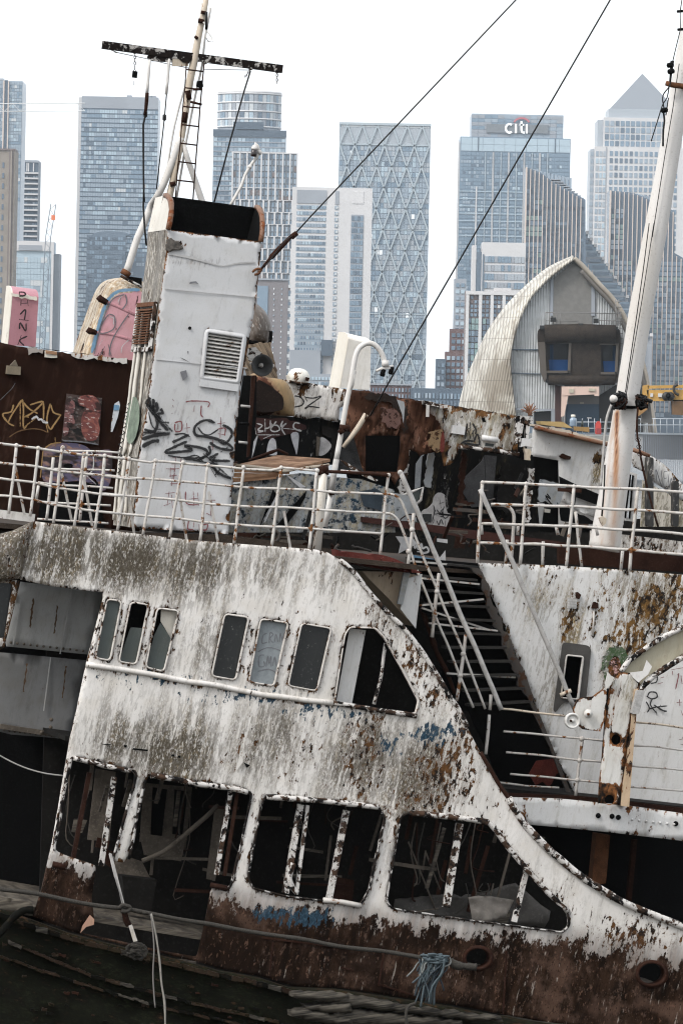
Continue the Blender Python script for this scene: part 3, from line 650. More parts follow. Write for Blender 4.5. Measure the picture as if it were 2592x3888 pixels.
tube('cap', e, PL(Q('k1', '905,885 925,950'), 67.3), .06, M_DRUST, 8, lump=.3)
tube('dark_top_rail', SHIP, PL(Q('k1', '860,935 1100,950 1300,958 1500,975'), 67.55), .022, M_DRUST, 7, lump=.2)
# ---------------------------------------------------------------- stair with its rails
st = empty('companion_stair', parent=SHIP); M_STRG = weathered('stringer_grey', (.05, .044, .04), chip=.4, cs=9, rust=(.05, .026, .016), dark=(.008, .007, .006), elong=1, spec=.1)
tube('handrail', st, PL(Q('r6', '272,112 345,272 500,640 620,920 738,1198'), 68.0), .030, M_GREYP, 8, lump=.06)
lathe('handrail_end', st, [(.001, -.034), (.026, -.022), (.034, 0), (.026, .022), (.001, .034)], P(*Q('r6', '273,113')[0], 68.0), (0, 0, 1), M_GREYP, 10)
tube('rail', st, PL(cr(Q('r6', '210,215 245,220 275,245 300,300 332,382 440,640 560,930 662,1195'), 3), 68.05), .0165, M_RAIL, 7, lump=.1)
tube('rail', st, PL(cr(Q('r6', '195,300 232,306 262,335 290,400 322,482 430,760 540,1030 608,1190'), 3), 68.05), .0165, M_RAIL, 7, lump=.1)
for s in ('336,300 308,545', '452,575 418,870', '575,855 533,1160', '690,1130 684,1200'):
    a, b = Q('r6', s); tube('post', st, PL([a, b], 68.05), .022, M_RAIL, 7, lump=.15)
for s in ('328,375', '312,475', '442,660', '432,765', '562,945', '548,1045'):
    lathe('rail_joint', st, [(.001, -.036), (.026, -.026), (.036, 0), (.026, .026), (.001, .036)], P(*Q('r6', s)[0], 68.05), (0, 0, 1), M_RAIL, 10)
for s in ('310,518 585,543', '375,598 632,625', '365,722 652,694', '375,735 672,832', '408,804 716,838', '490,1034 798,1052'):
    a, b = Q('r6', s); A, B = P(*a, 68.3), P(*b, 69.3)
    bar('tread_nosing', st, A, B, .022, .03, M_RAIL)
    c = (A + B) / 2; t = (B - A) / 2
    V, F = box_geo(c + Vector((.10, .35, -.03)), t, Vector((.11, .30, 0)), Vector((0, 0, .015))); mesh_obj('tread', V, F, M_BLACK, st)
M_TREAD = plain('worn_tread', (.030, .027, .024), .8, var=.7, scale=12, spec=.1)
for i in range(11):
    x0, y0 = 320 + i * 27, 520 + i * 66; x1, y1 = 600 + i * 27, 545 + i * 62
    A, B = P(*Q('r6', f'{x0},{y0}')[0], 68.45), P(*Q('r6', f'{x1},{y1}')[0], 69.25); t_ = (B - A) / 2
    V, F = box_geo((A + B) / 2 + NS * .12, t_, NS * .13, Vector((0, 0, .014))); mesh_obj('step_plate', V, F, M_TREAD, st)
plate('stringer', st, rough(Q('r6', '598,545 632,548 668,600 705,720 760,850 815,970 905,1206 880,1206 790,1020 742,905 690,765 672,740 650,620'), 4, 18), 69.35, M_STRG, thick=.05)
plate('stringer', st, Q('r8', '878,0 905,0 1060,385 1040,385 960,170'), 69.35, M_STRG, thick=.05)
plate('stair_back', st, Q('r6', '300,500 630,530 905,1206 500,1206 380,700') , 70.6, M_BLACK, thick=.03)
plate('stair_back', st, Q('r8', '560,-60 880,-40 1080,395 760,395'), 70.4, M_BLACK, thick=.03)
tube('torn_strip', st, PL(cr(Q('r6', '365,722 400,820 440,930 480,1010 520,1130'), 3), 68.6), .03, M_DRUST, 6, lump=.5)
plate('red_oxide_sheet', SHIP, rough(Q('r8', '900,235 985,215 1005,275 975,340 890,345 860,290'), 5, 20), 70.2, M_REDR, thick=.01)
# skylight locker behind the swept edge
lk = plate('deck_locker', SHIP, Q('r6', '98,565 290,570 362,588 345,820 280,760 220,690 150,620'), 67.7, weathered('locker_paint', (.42, .33, .24), chip=.15, cs=9, streak=.5, tone=.9), thick=.8)
plate('locker_end', SHIP, Q('r6', '300,600 374,580 345,828 275,740'), 67.6, M_BEAM, thick=.03)
plate('locker_post', SHIP, Q('r6', '290,572 318,575 285,720 262,715'), 67.55, M_STEELB, thick=.06)
plate('locker_lid', SHIP, rough(Q('r6', '-20,470 180,492 240,505 320,540 372,575 300,572 120,548 -20,512'), 1.5, 20), 67.5, M_REDR, thick=.25)
for s in ('190,505 210,545', '245,515 255,555', '290,535 296,565', '325,550 330,572'):
    a, b = Q('r6', s); bar('lid_rib', SHIP, P(*a, 67.47), P(*b, 67.47), .03, .05, M_REDR)
# ---------------------------------------------------------------- forward house wall
b_wr2 = blobs([(1500, 1400, 90, 90, .75), (1440, 1480, 60, 110, .75), (1400, 1360, 60, 50, .5), (1560, 1340, 60, 70, .7), (1310, 1410, 25, 60, .75), (1240, 1350, 70, 60, .3), (1365, 1420, 18, 60, .6)])
b_ms2 = blobs([(1500, 1380, 120, 90, .8), (1430, 1500, 50, 120, .8), (1260, 1560, 60, 120, .45), (1250, 1380, 90, 60, .45), (1310, 1450, 30, 60, .9)])
slot = rnd(Q('k4', '505,695 655,712 608,1100 452,1085'), 8)
fw = plate('forward_house_wall', SHIP, Q('r6', '630,527 1000,540 1330,562 1568,582 1720,592') + Q('r8', '1720,470 1568,452 1320,422 1180,412 1080,392 890,0') + Q('r6', '905,1206 770,860'), 69.5, M_WALL, [slot], thick=.04, grid=18, wob=.006, wl=300,
           attrs=lambda X, Y, Dd: {'wr': np.maximum(b_wr2(X, Y), .55 * np.exp(-(Dd / 12) ** 2)), 'ms': b_ms2(X, Y), 'ru': -3 + 0 * X})
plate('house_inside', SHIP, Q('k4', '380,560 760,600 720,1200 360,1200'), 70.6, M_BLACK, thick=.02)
plate('slot_frame', fw, rnd(Q('k4', '470,575 700,605 728,640 680,1120 470,1130 400,1225 385,1190'), 14), 69.46, plain('slot_grey', (.06, .056, .052), .7, var=.4), [slot], thick=.03)
frame_ring('slot_rim', fw, slot, 69.45, M_RAIL, w=4, out=.02, dep=.05)
plate('grille', fw, Q('k4', '515,170 600,178 590,270 508,262'), 69.47, M_WALL, thick=.01)
for i in range(4): 
    a = Q('k4', f'515,{175 + i * 24} 598,{183 + i * 24}'); bar('grille_bar', fw, P(*a[0], 69.455), P(*a[1], 69.455), .008, .01, M_GREYP)
for s in ('578,140 600,122 640,140 632,180 600,170', '738,215 770,195 798,225 790,260 745,258'): plate('rust_stub', fw, rough(Q('k4', s), 3, 14), 69.44, M_DRUST, thick=.05)
tube('rust_drip_pipe', fw, PL(Q('k4', '755,260 748,400 742,520'), 69.48), .012, M_RAIL, 6)
# painted ring with a face on the wall
gr = circ(*Q('k4', '955,790')[0], 55, 22, 75)
plate('painted_wreath', fw, rough(gr, 2.5, 8), 69.47, M_GREEN, [rough(circ(*Q('k4', '945,810')[0], 27, 16, 42), 2, 8)], thick=.004)
plate('painted_wreath_middle', fw, rough(circ(*Q('k4', '945,810')[0], 26, 16, 40), 3, 8), 69.472, weathered('wreath_middle', (.42, .26, .25), chip=.75, cs=22, elong=1), thick=.004)
ribbon('wall_tag', fw, [Q('k4', '1290,905 1330,890 1325,940 1270,955')], 69.475, 6, M_SPB)
ribbon('wall_tag', fw, [Q('k4', '1240,1080 1265,1035 1320,1040 1330,1080 1280,1095 1235,1070'), Q('k4', '1230,1120 1260,1180 1240,1220'), Q('k4', '1290,1090 1270,1150 1330,1230'), Q('k4', '1250,1190 1330,1170 1425,1160'), Q('k4', '1300,1150 1380,1200 1420,1210'), Q('k4', '1320,1200 1330,1250'), Q('k4', '1365,1150 1350,1190')], 69.475, 6, M_SPB)
ribbon('wall_characters', fw, [Q('k4', '1345,880 1400,850'), Q('k4', '1360,905 1395,895'), Q('k4', '1335,960 1385,945'), Q('k4', '1455,830 1568,810'), Q('k4', '1470,840 1475,880'), Q('k4', '1520,880 1530,870 1500,1010'), Q('k4', '1550,880 1560,960'), Q('k4', '1510,1130 1560,1125'), Q('k4', '1535,1100 1540,1160'), Q('k4', '1550,1200 1568,1250'), Q('k4', '1530,1470 1568,1462'), Q('k4', '1545,1510 1568,1515')], 69.475, 5, M_SPR)
# rails along the forward side deck
rl = empty('side_deck_railing', parent=SHIP)
for s, m in (('-90,1190 0,1195 250,1222 490,1250', M_AMAST), ('1130,1313 1300,1328 1600,1362', M_AMAST), ('-80,1392 300,1425 640,1463 850,1485', M_RAIL), ('1110,1520 1300,1530 1600,1564', M_RAIL), ('-50,1586 300,1620 620,1660 830,1676', M_RAIL), ('1090,1705 1300,1722 1600,1752', M_RAIL), ('-10,1785 300,1815 600,1840 810,1862', M_RAIL), ('1080,1898 1300,1915 1600,1944', M_RAIL)):
    tube('rail', rl, PL(Q('k4', s), 68.6), .014, m, 7, lump=.12)
tube('post', rl, PL(Q('k4', '645,1440 620,1650 588,1985'), 68.6), .02, M_RAIL, 7, lump=.15)
for s in ('640,1463', '622,1658', '602,1838'): lathe('rail_joint', rl, [(.001, -.036), (.026, -.026), (.036, 0), (.026, .026), (.001, .036)], P(*Q('k4', s)[0], 68.6), (0, 0, 1), M_RAIL, 10)
tube('post', rl, PL(Q('r8', '680,20 665,200'), 68.5), .02, M_RAIL, 7, lump=.2)
tube('conduit', rl, PL(Q('r8', '700,325 850,345 1000,355'), 69.2), .014, M_RAIL, 6, lump=.2)
# leaning hand pole
hp = empty('leaning_pole', parent=SHIP)
tube('pole', hp, PL(Q('r6', '640,192 790,530 900,790 985,985 1052,1150 1072,1195'), 69.30), .031, M_GREYP, 9, lump=.06)
tube('pole_clamp', hp, PL(Q('k4', '450,1060 500,1040 545,1018'), 69.18), .028, M_AMAST, 7, lump=.2)
# upper railing of the forward house
railing('forward_railing', ['650,160 850,165 1065,178 1360,190 1568,205 1720,214', '690,260 840,265 1055,272 1350,285 1568,300 1720,309', '640,345 830,352 1045,360 1340,378 1568,395 1720,405', '630,432 820,440 1035,450 1330,468 1568,490 1720,502'],
        ['650,160 625,528', '850,165 822,535', '1068,178 1032,545', '1362,190 1322,566'], 'r6', 69.45, r=.019, rp=.022)
ir = empty('broken_inner_rail', parent=SHIP)
tube('rail', ir, PL(cr(Q('r6', '690,262 740,264 775,275 795,305 795,360 780,535'), 4), 69.7), .022, M_RAIL, 7, lump=.1)
for s in ('930,430 925,545', '1075,296 1103,548', '1290,470 1280,558', '765,420 755,535', '1168,355 1180,400', '985,355 995,400', '815,355 812,400', '645,345 650,395'):
    a, b = Q('r6', s); tube('post', ir, PL([a, b], 69.72), .02, M_RAIL, 7, lump=.25)
# beam below the side deck and the dark gutter over it
plate('deck_beam', SHIP, Q('r8', '772,396 1000,402 1300,432 1568,470 1720,490 1720,618 1568,596 1200,553 940,528 868,522'), 68.35, M_BEAM, thick=.06, grid=20, wob=.006, attrs=lambda X, Y, Dd: {'wr': .35 * np.exp(-(Dd / 10) ** 2), 'ms': 0 * X, 'ru': -3 + 0 * X})
plate('gutter', SHIP, Q('r8', '740,375 1080,388 1320,415 1720,462 1720,495 1568,472 1300,434 1000,404 760,398'), 68.6, M_DRUST, thick=.8)
for s in ('1180,480', '1243,483', '1535,517', '1272,488'): lathe('beam_hole_plug', SHIP, [(.001, -.012), (.03, -.012), (.034, 0)], P(*Q('r8', s)[0], 68.34), NS, M_BLACK, 9)
for i in range(7): lathe('rivet', SHIP, [(.001, -.02), (.012, -.016), (.018, 0)], P(*Q('r8', f'{1335 + i * 32},{498 + i * 3.6}')[0], 68.34), NS, M_BEAM, 8)
plate('deck_column', SHIP, Q('r8', '1172,560 1235,570 1215,790 1150,800'), 69.6, M_RUST, thick=.2)
plate('deck_column', SHIP, Q('r8', '1340,590 1360,590 1330,900 1310,890'), 70.6, M_DRUST, thick=.1)
for a, b in (('375,740', '390,640'), ('310,600', '450,950'), ('390,650', '455,820'), ('240,940', '450,905')):
    a, b = Q('r8', a)[0], Q('r8', b)[0]; tube('thin_stay', SHIP, PL([a, b], 68.6), .012, M_INTG, 5)
# ---------------------------------------------------------------- boat davit
dv = empty('boat_davit', parent=SHIP)
M_DAV = weathered('davit_paint', (.56, .545, .52), chip=.14, streak=.4, cs=6, tone=.5, rust=(.17, .07, .025))
holesd = [circ(*Q('k4', '957,1470')[0], 19, 18, 20), circ(*Q('k4', '897,2022')[0], 19, 18, 20)]
plate('upright', dv, Q('k4', '905,960 1000,850 1100,860 1180,960 1120,1080 1090,1300 1010,1900 992,2070 792,2052 800,1900 842,1480 868,1200'), 68.15, M_DAV, holesd, thick=.03, grid=16, wob=.004, attrs=lambda X, Y, Dd: {'wr': np.maximum(.75 * np.exp(-(Dd / 7) ** 2), 1.1 * (Y > 2200 + 1880 * .4145)), 'ms': .5 * np.exp(-((Y - 2620) / 90) ** 2), 'ru': -3 + 0 * X})
plate('upright_flange', dv, Q('k4', '1120,1010 1165,1000 1142,1240 1120,1500 1075,2085 1000,2078 1015,1900 1085,1400 1100,1200'), 68.13, weathered('davit_flange', (.45, .33, .22), chip=.35, streak=.8, cs=6, rust=(.12, .05, .02)), thick=.26)
plate('upright_back', dv, Q('k4', '870,1000 1120,1000 1000,2075 795,2050'), 68.42, M_BLACK, thick=.02)
web = Q('k4', '1010,835 1115,705 1320,575 1600,425 1600,690 1385,818 1255,908 1185,990 1100,870')
plate('arm_web', dv, web, 68.22, weathered('davit_web', (.36, .33, .25), chip=.05, streak=.2, cs=6, tone=.6), thick=.04)
tube('arm_flange', dv, PL(cr(Q('k4', '1000,840 1060,755 1130,695 1320,572 1460,495 1600,420'), 3), 68.18), .034, M_RIM, 8, lump=.2)
tube('arm_flange', dv, PL(cr(Q('k4', '1600,695 1470,775 1380,828 1255,918 1185,1000 1130,1100'), 3), 68.18), .038, M_RIM, 8, lump=.25)
plate('cheek_plate', dv, Q('k4', '560,1190 600,1105 650,1082 740,1075 850,995 870,985 858,1270 812,1395 650,1375 600,1330'), 68.12, M_DAV, thick=.03, grid=14, attrs=lambda X, Y, Dd: {'wr': .8 * np.exp(-(Dd / 6) ** 2), 'ms': 0 * X, 'ru': -3 + 0 * X})
for (c, pr) in ((Q('k4', '550,1295')[0], [(.001, -.06), (.022, -.06), (.022, -.03), (.07, -.03), (.074, -.055), (.094, -.06), (.1, -.03), (.094, .03), (.001, .03)]), (Q('k4', '700,1232')[0], [(.001, -.06), (.018, -.055), (.022, -.035), (.05, -.03), (.056, 0)])):
    lathe('sheave' if c[0] < 2200 else 'pin_boss', dv, pr, P(*c, 68.08), NS, M_DAV, 22)
lathe('pin', dv, [(.001, -.03), (.016, -.025), (.018, 0)], P(*Q('k4', '700,1235')[0], 68.04), NS, M_RUST, 8)
lathe('pin', dv, [(.001, -.03), (.014, -.025), (.016, 0)], P(*Q('k4', '540,1297')[0], 68.03), NS, M_DRUST, 8)
plate('bumper_block', dv, rnd(Q('k4', '1150,1015 1222,1020 1165,1238 1098,1232'), 6), 68.05, plain('bumper_grey', (.34, .33, .32), .8, var=.6, scale=14), thick=.12)
plate('torn_lip', dv, Q('k4', '880,850 905,880 940,900 905,970 862,1010 855,960'), 68.1, M_DAV, thick=.02)
plate('peeled_patch', dv, Q('k4', '1080,855 1200,840 1235,740 1285,800 1250,870 1160,945 1110,900'), 68.13, weathered('peeled_white', (.6, .58, .56), chip=.1, cs=8), thick=.004)
# ---------------------------------------------------------------- funnel
DF = 70.0; FD = 1.35
fn = empty('funnel', parent=SHIP)
FL = Q('k7', '445,410 440,560') + Q('r3', '760,75 740,230 700,560 670,800 630,1010') + Q('r5', '640,0 605,365')        # front left edge, downwards
FR = Q('k7', '1305,525') + Q('r3', '1195,60 1170,310 1100,700 1065,1090') + Q('r5', '1075,70 1045,396')
front = FL + FR[::-1]
lou = Q('k7', '820,1352 1142,1402 1085,1802 775,1762')
plate('front_plate', fn, front, DF, M_FUN, [lou], thick=.02, grid=18, wob=.006, wl=220, seed=8,
      attrs=lambda X, Y, Dd: {'wr': 1.1 * np.exp(-(Dd / 7) ** 2) + blobs([(400, 563, 22, 12, 2.2), (520, 790, 55, 10, .5)])(X, Y), 'ms': blobs([(400, 1000, 60, 70, .35), (430, 600, 90, 14, .5), (540, 900, 30, 40, .4)])(X, Y), 'ru': -3 + 0 * X, 'bl': 0 * X})
# left side: from the front edge back across the ship
FLs = cr(FL, 4); dep = NS * FD
hood = Q('k7', '445,410 440,300 425,200 390,120 340,82')
V = []; F = []
n = len(FLs); m = 7
for p in FLs:
    a = P(*p, DF)
    for j in range(m):
        s = j / (m - 1); bulge = .018 * math.sin(s * math.pi * 3) 
        V.append(a + dep * s + Vector((-bulge, 0, 0)))
for i in range(n - 1):
    for j in range(m - 1): F.append([i * m + j, (i + 1) * m + j, (i + 1) * m + j + 1, i * m + j + 1])
at = {'ms': [1.0] * len(V), 'wr': [.35 if (k % m in (0, m - 1)) else .15 for k in range(len(V))], 'ru': [-3.0] * len(V)}
mesh_obj('side_plate', V, F, M_FUNS, fn, attrs=at)
# rounded cheeks of the smoke hood, left and right, with rusty rims, the back wall and the dark uptake
def cheek(edge0, mat, rimmat, shift, rise):
    a = P(*edge0, DF); A = a; upv = Vector((.20, 0, 1)).normalized()
    H = rise; prof = [A]
    for k in range(9):
        t = k / 8 * math.pi / 2
        prof.append(A + upv * (H * math.sin(t)) + dep * (.55 * (1 - math.cos(t))))
    prof.append(A + dep + upv * H * .98); prof.append(A + dep)
    n = len(prof); th = Vector((shift, 0, 0))
    V = prof + [p + th for p in prof]
    F = [list(range(n)), [n + i for i in range(n)][::-1]] + [[i, (i + 1) % n, n + (i + 1) % n, n + i] for i in range(n)]
    mesh_obj('hood_cheek', V, F, mat, fn)
    tube('hood_rim', fn, [p + th * .5 - NS * .02 for p in prof[1:10]], .036, rimmat, 7, lump=.15)
    return prof
M_RIMR = weathered('rim_rusty', (.14, .07, .04), chip=.5, cs=9, rust=(.13, .045, .02), elong=1)
pl = cheek(FL[0], M_FUNS, M_RIMR, .03, .46)
pr = cheek(FR[0], M_BLACK, M_RIMR, -.03, .46)
bk = [pl[9], pr[9], pr[-1] + Vector((0, 0, -2.5)), pl[-1] + Vector((0, 0, -2.5))]
V = bk + [b + NS * .02 for b in bk]
mesh_obj('back_plate', V, [[0, 1, 2, 3], [7, 6, 5, 4], [0, 4, 5, 1], [1, 5, 6, 2], [2, 6, 7, 3], [3, 7, 4, 0]], M_BLACK, fn)
V = []; F = []
for i in range(1, 10): V += [pl[i] + Vector((.03, 0, 0)) + dep * .0, pr[i] + Vector((-.03, 0, 0))]
# hood roof closes only the rear quarter, so the mouth stays open to the viewer
Vr = [pl[9], pr[9], pr[10], pl[10]]; mesh_obj('hood_roof', Vr + [v + Vector((0, 0, -.02)) for v in Vr], [[0, 1, 2, 3], [7, 6, 5, 4], [0, 4, 5, 1], [2, 6, 7, 3]], M_BLACK, fn)
lowb = [P(*FL[1], DF + .08), P(*FR[1], DF + .08)]
mesh_obj('uptake_floor', [lowb[0], lowb[1], lowb[1] + dep * .95, lowb[0] + dep * .95], [[0, 1, 2, 3]], M_BLACK, fn)
rb = [P(*p, DF) for p in FR]; V = []; F = []
for p in rb: V += [p, p + dep]
F = [[2 * i, 2 * i + 1, 2 * i + 3, 2 * i + 2] for i in range(len(rb) - 1)]
mesh_obj('side_plate', V, F, M_FUNS, fn)
# louvres
lv = frame_ring('louvre_frame', fn, rnd(lou, 4, 2), DF - .006, M_FUN, w=14, out=.03, dep=.06)
plate('louvre_back', lv, Q('k7', '800,1330 1160,1390 1100,1820 755,1780'), DF + .12, M_BLACK, thick=.01)
M_SLAT = weathered('louvre_slat_paint', (.50, .49, .47), chip=.30, cs=14, streak=.3, elong=1)
tl, tr, br_, bl_ = [np.array(p) for p in lou]
for i in range(12):
    t0 = (i + .15) / 12; t1 = (i + .72) / 12
    a = tl + (bl_ - tl) * t0; b = tr + (br_ - tr) * t0; c = tr + (br_ - tr) * t1; e = tl + (bl_ - tl) * t1
    V = [P(*a, DF + .05), P(*b, DF + .05), P(*c, DF - .015), P(*e, DF - .015)]; V += [v + NS * .012 + Vector((0, 0, -.01)) for v in V]
    mesh_obj('louvre_slat', V, [[3, 2, 1, 0], [4, 5, 6, 7], [0, 1, 5, 4], [2, 3, 7, 6], [1, 2, 6, 5], [3, 0, 4, 7]], M_SLAT, lv)
bar('louvre_sill', lv, P(*Q('k7', '745,1815')[0], DF - .02), P(*Q('k7', '1095,1865')[0], DF - .02), .09, .03, M_FUN)
def side(t, s):
    k = t * (n - 1); i = int(min(k, n - 2)); f = k - i
    p = (FLs[i][0] * (1 - f) + FLs[i + 1][0] * f, FLs[i][1] * (1 - f) + FLs[i + 1][1] * f)
    return P(*p, DF) + dep * s
n = len(FLs)
def tat(v):                     # position along the edge for a pixel height
    ys = [p[1] for p in FLs]; return float(np.interp(v, ys, np.arange(n))) / (n - 1)
v0, v1 = 700 + 1125 * .41454, 700 + 1455 * .41454
sv = mesh_obj('side_louvre', [side(tat(v0), .12) + Vector((-.022, 0, 0)), side(tat(v0), .9) + Vector((-.022, 0, 0)), side(tat(v1), .9) + Vector((-.022, 0, 0)), side(tat(v1), .12) + Vector((-.022, 0, 0))], [[0, 1, 2, 3]], M_BLACK, fn)
for i in range(14):
    a, b = (i + .1) / 14, (i + .75) / 14; ta = tat(v0 + (v1 - v0) * a); tb = tat(v0 + (v1 - v0) * b); o1 = Vector((-.028, 0, 0)); o2 = Vector((-.075, 0, 0))
    V = [side(ta, .14) + o1, side(ta, .88) + o1, side(tb, .88) + o2, side(tb, .14) + o2]; V += [v + Vector((0, 0, -.01)) for v in V]
    mesh_obj('louvre_slat', V, [[0, 1, 2, 3], [7, 6, 5, 4], [0, 4, 5, 1], [2, 6, 7, 3], [1, 5, 6, 2], [3, 7, 4, 0]], M_RUST, sv)
for sa, sb in ((.04, .10), (.90, .96)):
    V = []
    for tt in (v0 - 22, v1 + 22):
        for s in (sa, sb):
            V += [side(tat(tt), s) + Vector((-.02, 0, 0)), side(tat(tt), s) + Vector((-.06, 0, 0))]
    mesh_obj('louvre_frame', V, [[0, 1, 3, 2], [4, 6, 7, 5], [0, 4, 5, 1], [2, 3, 7, 6], [1, 5, 7, 3], [0, 2, 6, 4]], M_RIM, sv)
for vv, mm in ((v0 - 22, M_RUST), (v1 + 14, M_RIM)):
    V = []
    for tt in (vv, vv + 16):
        for s in (.05, .95): V += [side(tat(tt), s) + Vector((-.02, 0, 0)), side(tat(tt), s) + Vector((-.06, 0, 0))]
    mesh_obj('louvre_frame', V, [[0, 1, 3, 2], [4, 6, 7, 5], [0, 4, 5, 1], [2, 3, 7, 6], [1, 5, 7, 3], [0, 2, 6, 4]], mm, sv)
# pipes and battens up the side
for s, r in ((.30, .02), (.62, .028), (.85, .02)):
    tube('side_batten', fn, [side(t, s) + Vector((-.03, 0, 0)) for t in np.linspace(.42, .99, 8)], r, M_FUNS, 6, lump=.25)
lathe('side_knob', fn, [(.001, -.05), (.03, -.04), (.04, 0)], side(.48, .8), (1, 0, 0), M_FUNS, 10)
# dents, hole and patches in the front plate
lathe('puncture', fn, [(.001, -.004), (.02, -.004), (.022, 0)], P(*Q('k7', '652,1315')[0], DF - .015), NS, M_BLACK, 10)
plate('torn_corner', fn, rough(Q('k7', '440,500 480,485 540,530 585,575 540,600 500,615 440,600'), 3, 10), DF - .03, plain('dirty_dent', (.10, .09, .08), .9, var=.9, scale=20, bump=.6), thick=.01, grid=6, wob=.012, wl=30)
for s in ('560,1582 600,1598 655,1632 600,1605', '632,1525 642,1530 638,1560', '655,890 710,885 735,915 700,900 650,910', '565,1715 620,1700 632,1760 590,1800 575,1750'):
    plate('dent_lip', fn, Q('k7', s), DF - .02, M_SPGY if '655,890' in s or '565' in s else M_BLACK, thick=.003)
plate('overpaint_edge', fn, cr(Q('k7', '445,625 520,640 650,655 760,690 860,720 960,742 1080,715 1240,705 1240,720 1080,728 960,750 850,730 740,700 600,668 450,640'), 2), DF - .014, plain('scuffed_grey', (.36, .355, .35), .8, var=.4), thick=.003)
for s in ('r3 755,235 1185,275', 'r3 715,560 1130,600'): 
    v_, a_, b_ = s.split(); bar('plate_seam', fn, P(*Q(v_, a_)[0], DF - .012), P(*Q(v_, b_)[0], DF - .012), .008, .008, M_FUN)
# graffiti on the funnel
ribbon('black_tag', fn, [Q('r3', '800,905 840,900 870,915'), Q('r3', '905,870 930,900 960,905 1000,880'), Q('r3', '1045,960 1010,985'), Q('r3', '770,1000 840,1010 900,1000 930,1030'), Q('r3', '880,1020 930,1030 1000,1040'), Q('r3', '680,800 700,870 740,880'), Q('r3', '720,870 740,820'), Q('r3', '960,1050 990,1100')], DF - .0205, 6, M_SPB)
ribbon('black_tag', fn, [Q('r3', '690,735 672,760 700,790 720,850 705,890 660,880'), Q('r3', '668,760 720,830 770,885'), Q('r3', '675,770 790,890'), Q('r3', '700,740 705,770 690,780 685,745'), Q('r3', '715,755 720,790 705,795 700,765'), Q('r3', '735,785 745,805 725,810 730,835'), Q('r3', '745,848 775,850')], DF - .02, 13, M_SPB)
ribbon('black_tag', fn, [Q('r3', '655,895 760,895'), Q('r3', '650,925 720,905 780,900'), Q('r3', '650,960 700,935 730,935'), Q('r3', '652,910 690,885')], DF - .021, 16, M_SPB)
ribbon('black_tag', fn, [Q('r3', '985,850 940,838 895,865 895,905 950,915 1010,930 1055,955 1060,975 1000,965 960,940'), Q('r3', '1020,860 1055,880 1060,910 1030,945 1000,930'), Q('r3', '865,905 800,935 790,940'), Q('r3', '858,935 800,960 757,985 800,985 880,975 845,955 920,965 950,985 925,1010 840,1015'), Q('r3', '955,955 960,990 900,1025'), Q('r3', '985,1000 975,1040 1000,1090'), Q('r3', '1000,990 960,1020 1055,1025'), Q('r3', '930,990 1060,1110'), Q('r3', '950,1030 1010,1085 1060,1105'), Q('r3', '1010,1060 985,1090')], DF - .02, 11.5, M_SPB)
red = []
for cx, cy, s in ((790, 740, '0,0 5,10|0,30 5,40|0,65 -3,70'), (860, 750, '-10,5 20,0 95,5 92,30|30,20 28,50|62,20 60,60 70,75'), (815, 850, '-15,0 15,-5 15,35 -12,38 -15,5|0,5 0,30'), (855, 850, '0,0 3,50|-10,25 15,22'), (1010, 840, '0,-15 2,20|-15,15 20,10|-15,40 20,35 18,70|-12,60 15,65|0,0 -2,80'), (975, 930, '0,0 0,45|-15,30 10,30'), (800, 1010, '-10,0 25,-5|5,-5 0,60|-15,30 25,25|30,0 25,80'), (790, 1060, '-10,0 30,0|10,0 5,40'), (800, 1090, '-25,5 10,0|-10,0 -15,50|20,0 15,45|-20,40 25,38')):
    for q in s.split('|'): red.append([(x, y) for x, y in Q('r3', ' '.join(f'{cx + float(t.split(",")[0])},{cy + float(t.split(",")[1])}' for t in q.split()))])
for cx, cy, s in ((770, 205, '-15,5 30,0|5,-5 -5,60|-20,60 10,50|15,10 20,70'), (885, 235, '-35,-35 -30,20 25,25|0,-35 3,30|-20,0 20,-3|20,-30 25,30'), (960, 240, '-20,0 25,0|5,-25 5,70|-15,60 15,75'), (865, 350, '0,-20 -5,20 20,25|25,-15 20,15|45,0 48,25|60,5 85,0 80,25 60,25'), (780, 95, '-20,0 25,5|0,-5 0,40|20,20 15,50')):
    for q in s.split('|'): red.append(Q('r5', ' '.join(f'{cx + float(t.split(",")[0])},{cy + float(t.split(",")[1])}' for t in q.split())))
ribbon('red_characters', fn, red, DF - .017, 5, M_SPR)
gp = [side(t, .35 + .45 * math.cos(a)) for t, a in ()]
sp = [];  # green blob and scribbles on the side
for (pts, w, mt, nm) in (((.60, .5, .74, .5), 0, M_GREEN, 'green_blob'),):
    ce = []
    for k in range(18):
        a = 2 * math.pi * k / 18; ce.append(side(tat(900 + (840 + 110 * math.sin(a)) * .8291), .42 + .34 * math.cos(a) - .1 * math.sin(a)) + Vector((-.05, 0, 0)))
    mesh_obj(nm, ce, [list(range(18))], plain('green_silver_spray', (.13, .165, .12), .6, var=.9, scale=9), fn)
scr = []
for k in range(5):
    v = 900 + (760 + 70 * k) * .8291
    scr.append([side(tat(v + q[1] * 40), q[0]) + Vector((-.045, -.0, 0)) for q in ((.75, 0), (.95, .3), (.7, .7), (.92, 1.1), (.75, 1.4))])
for s_ in scr: tube('side_scribble', fn, s_, .008, M_SPB, 4)
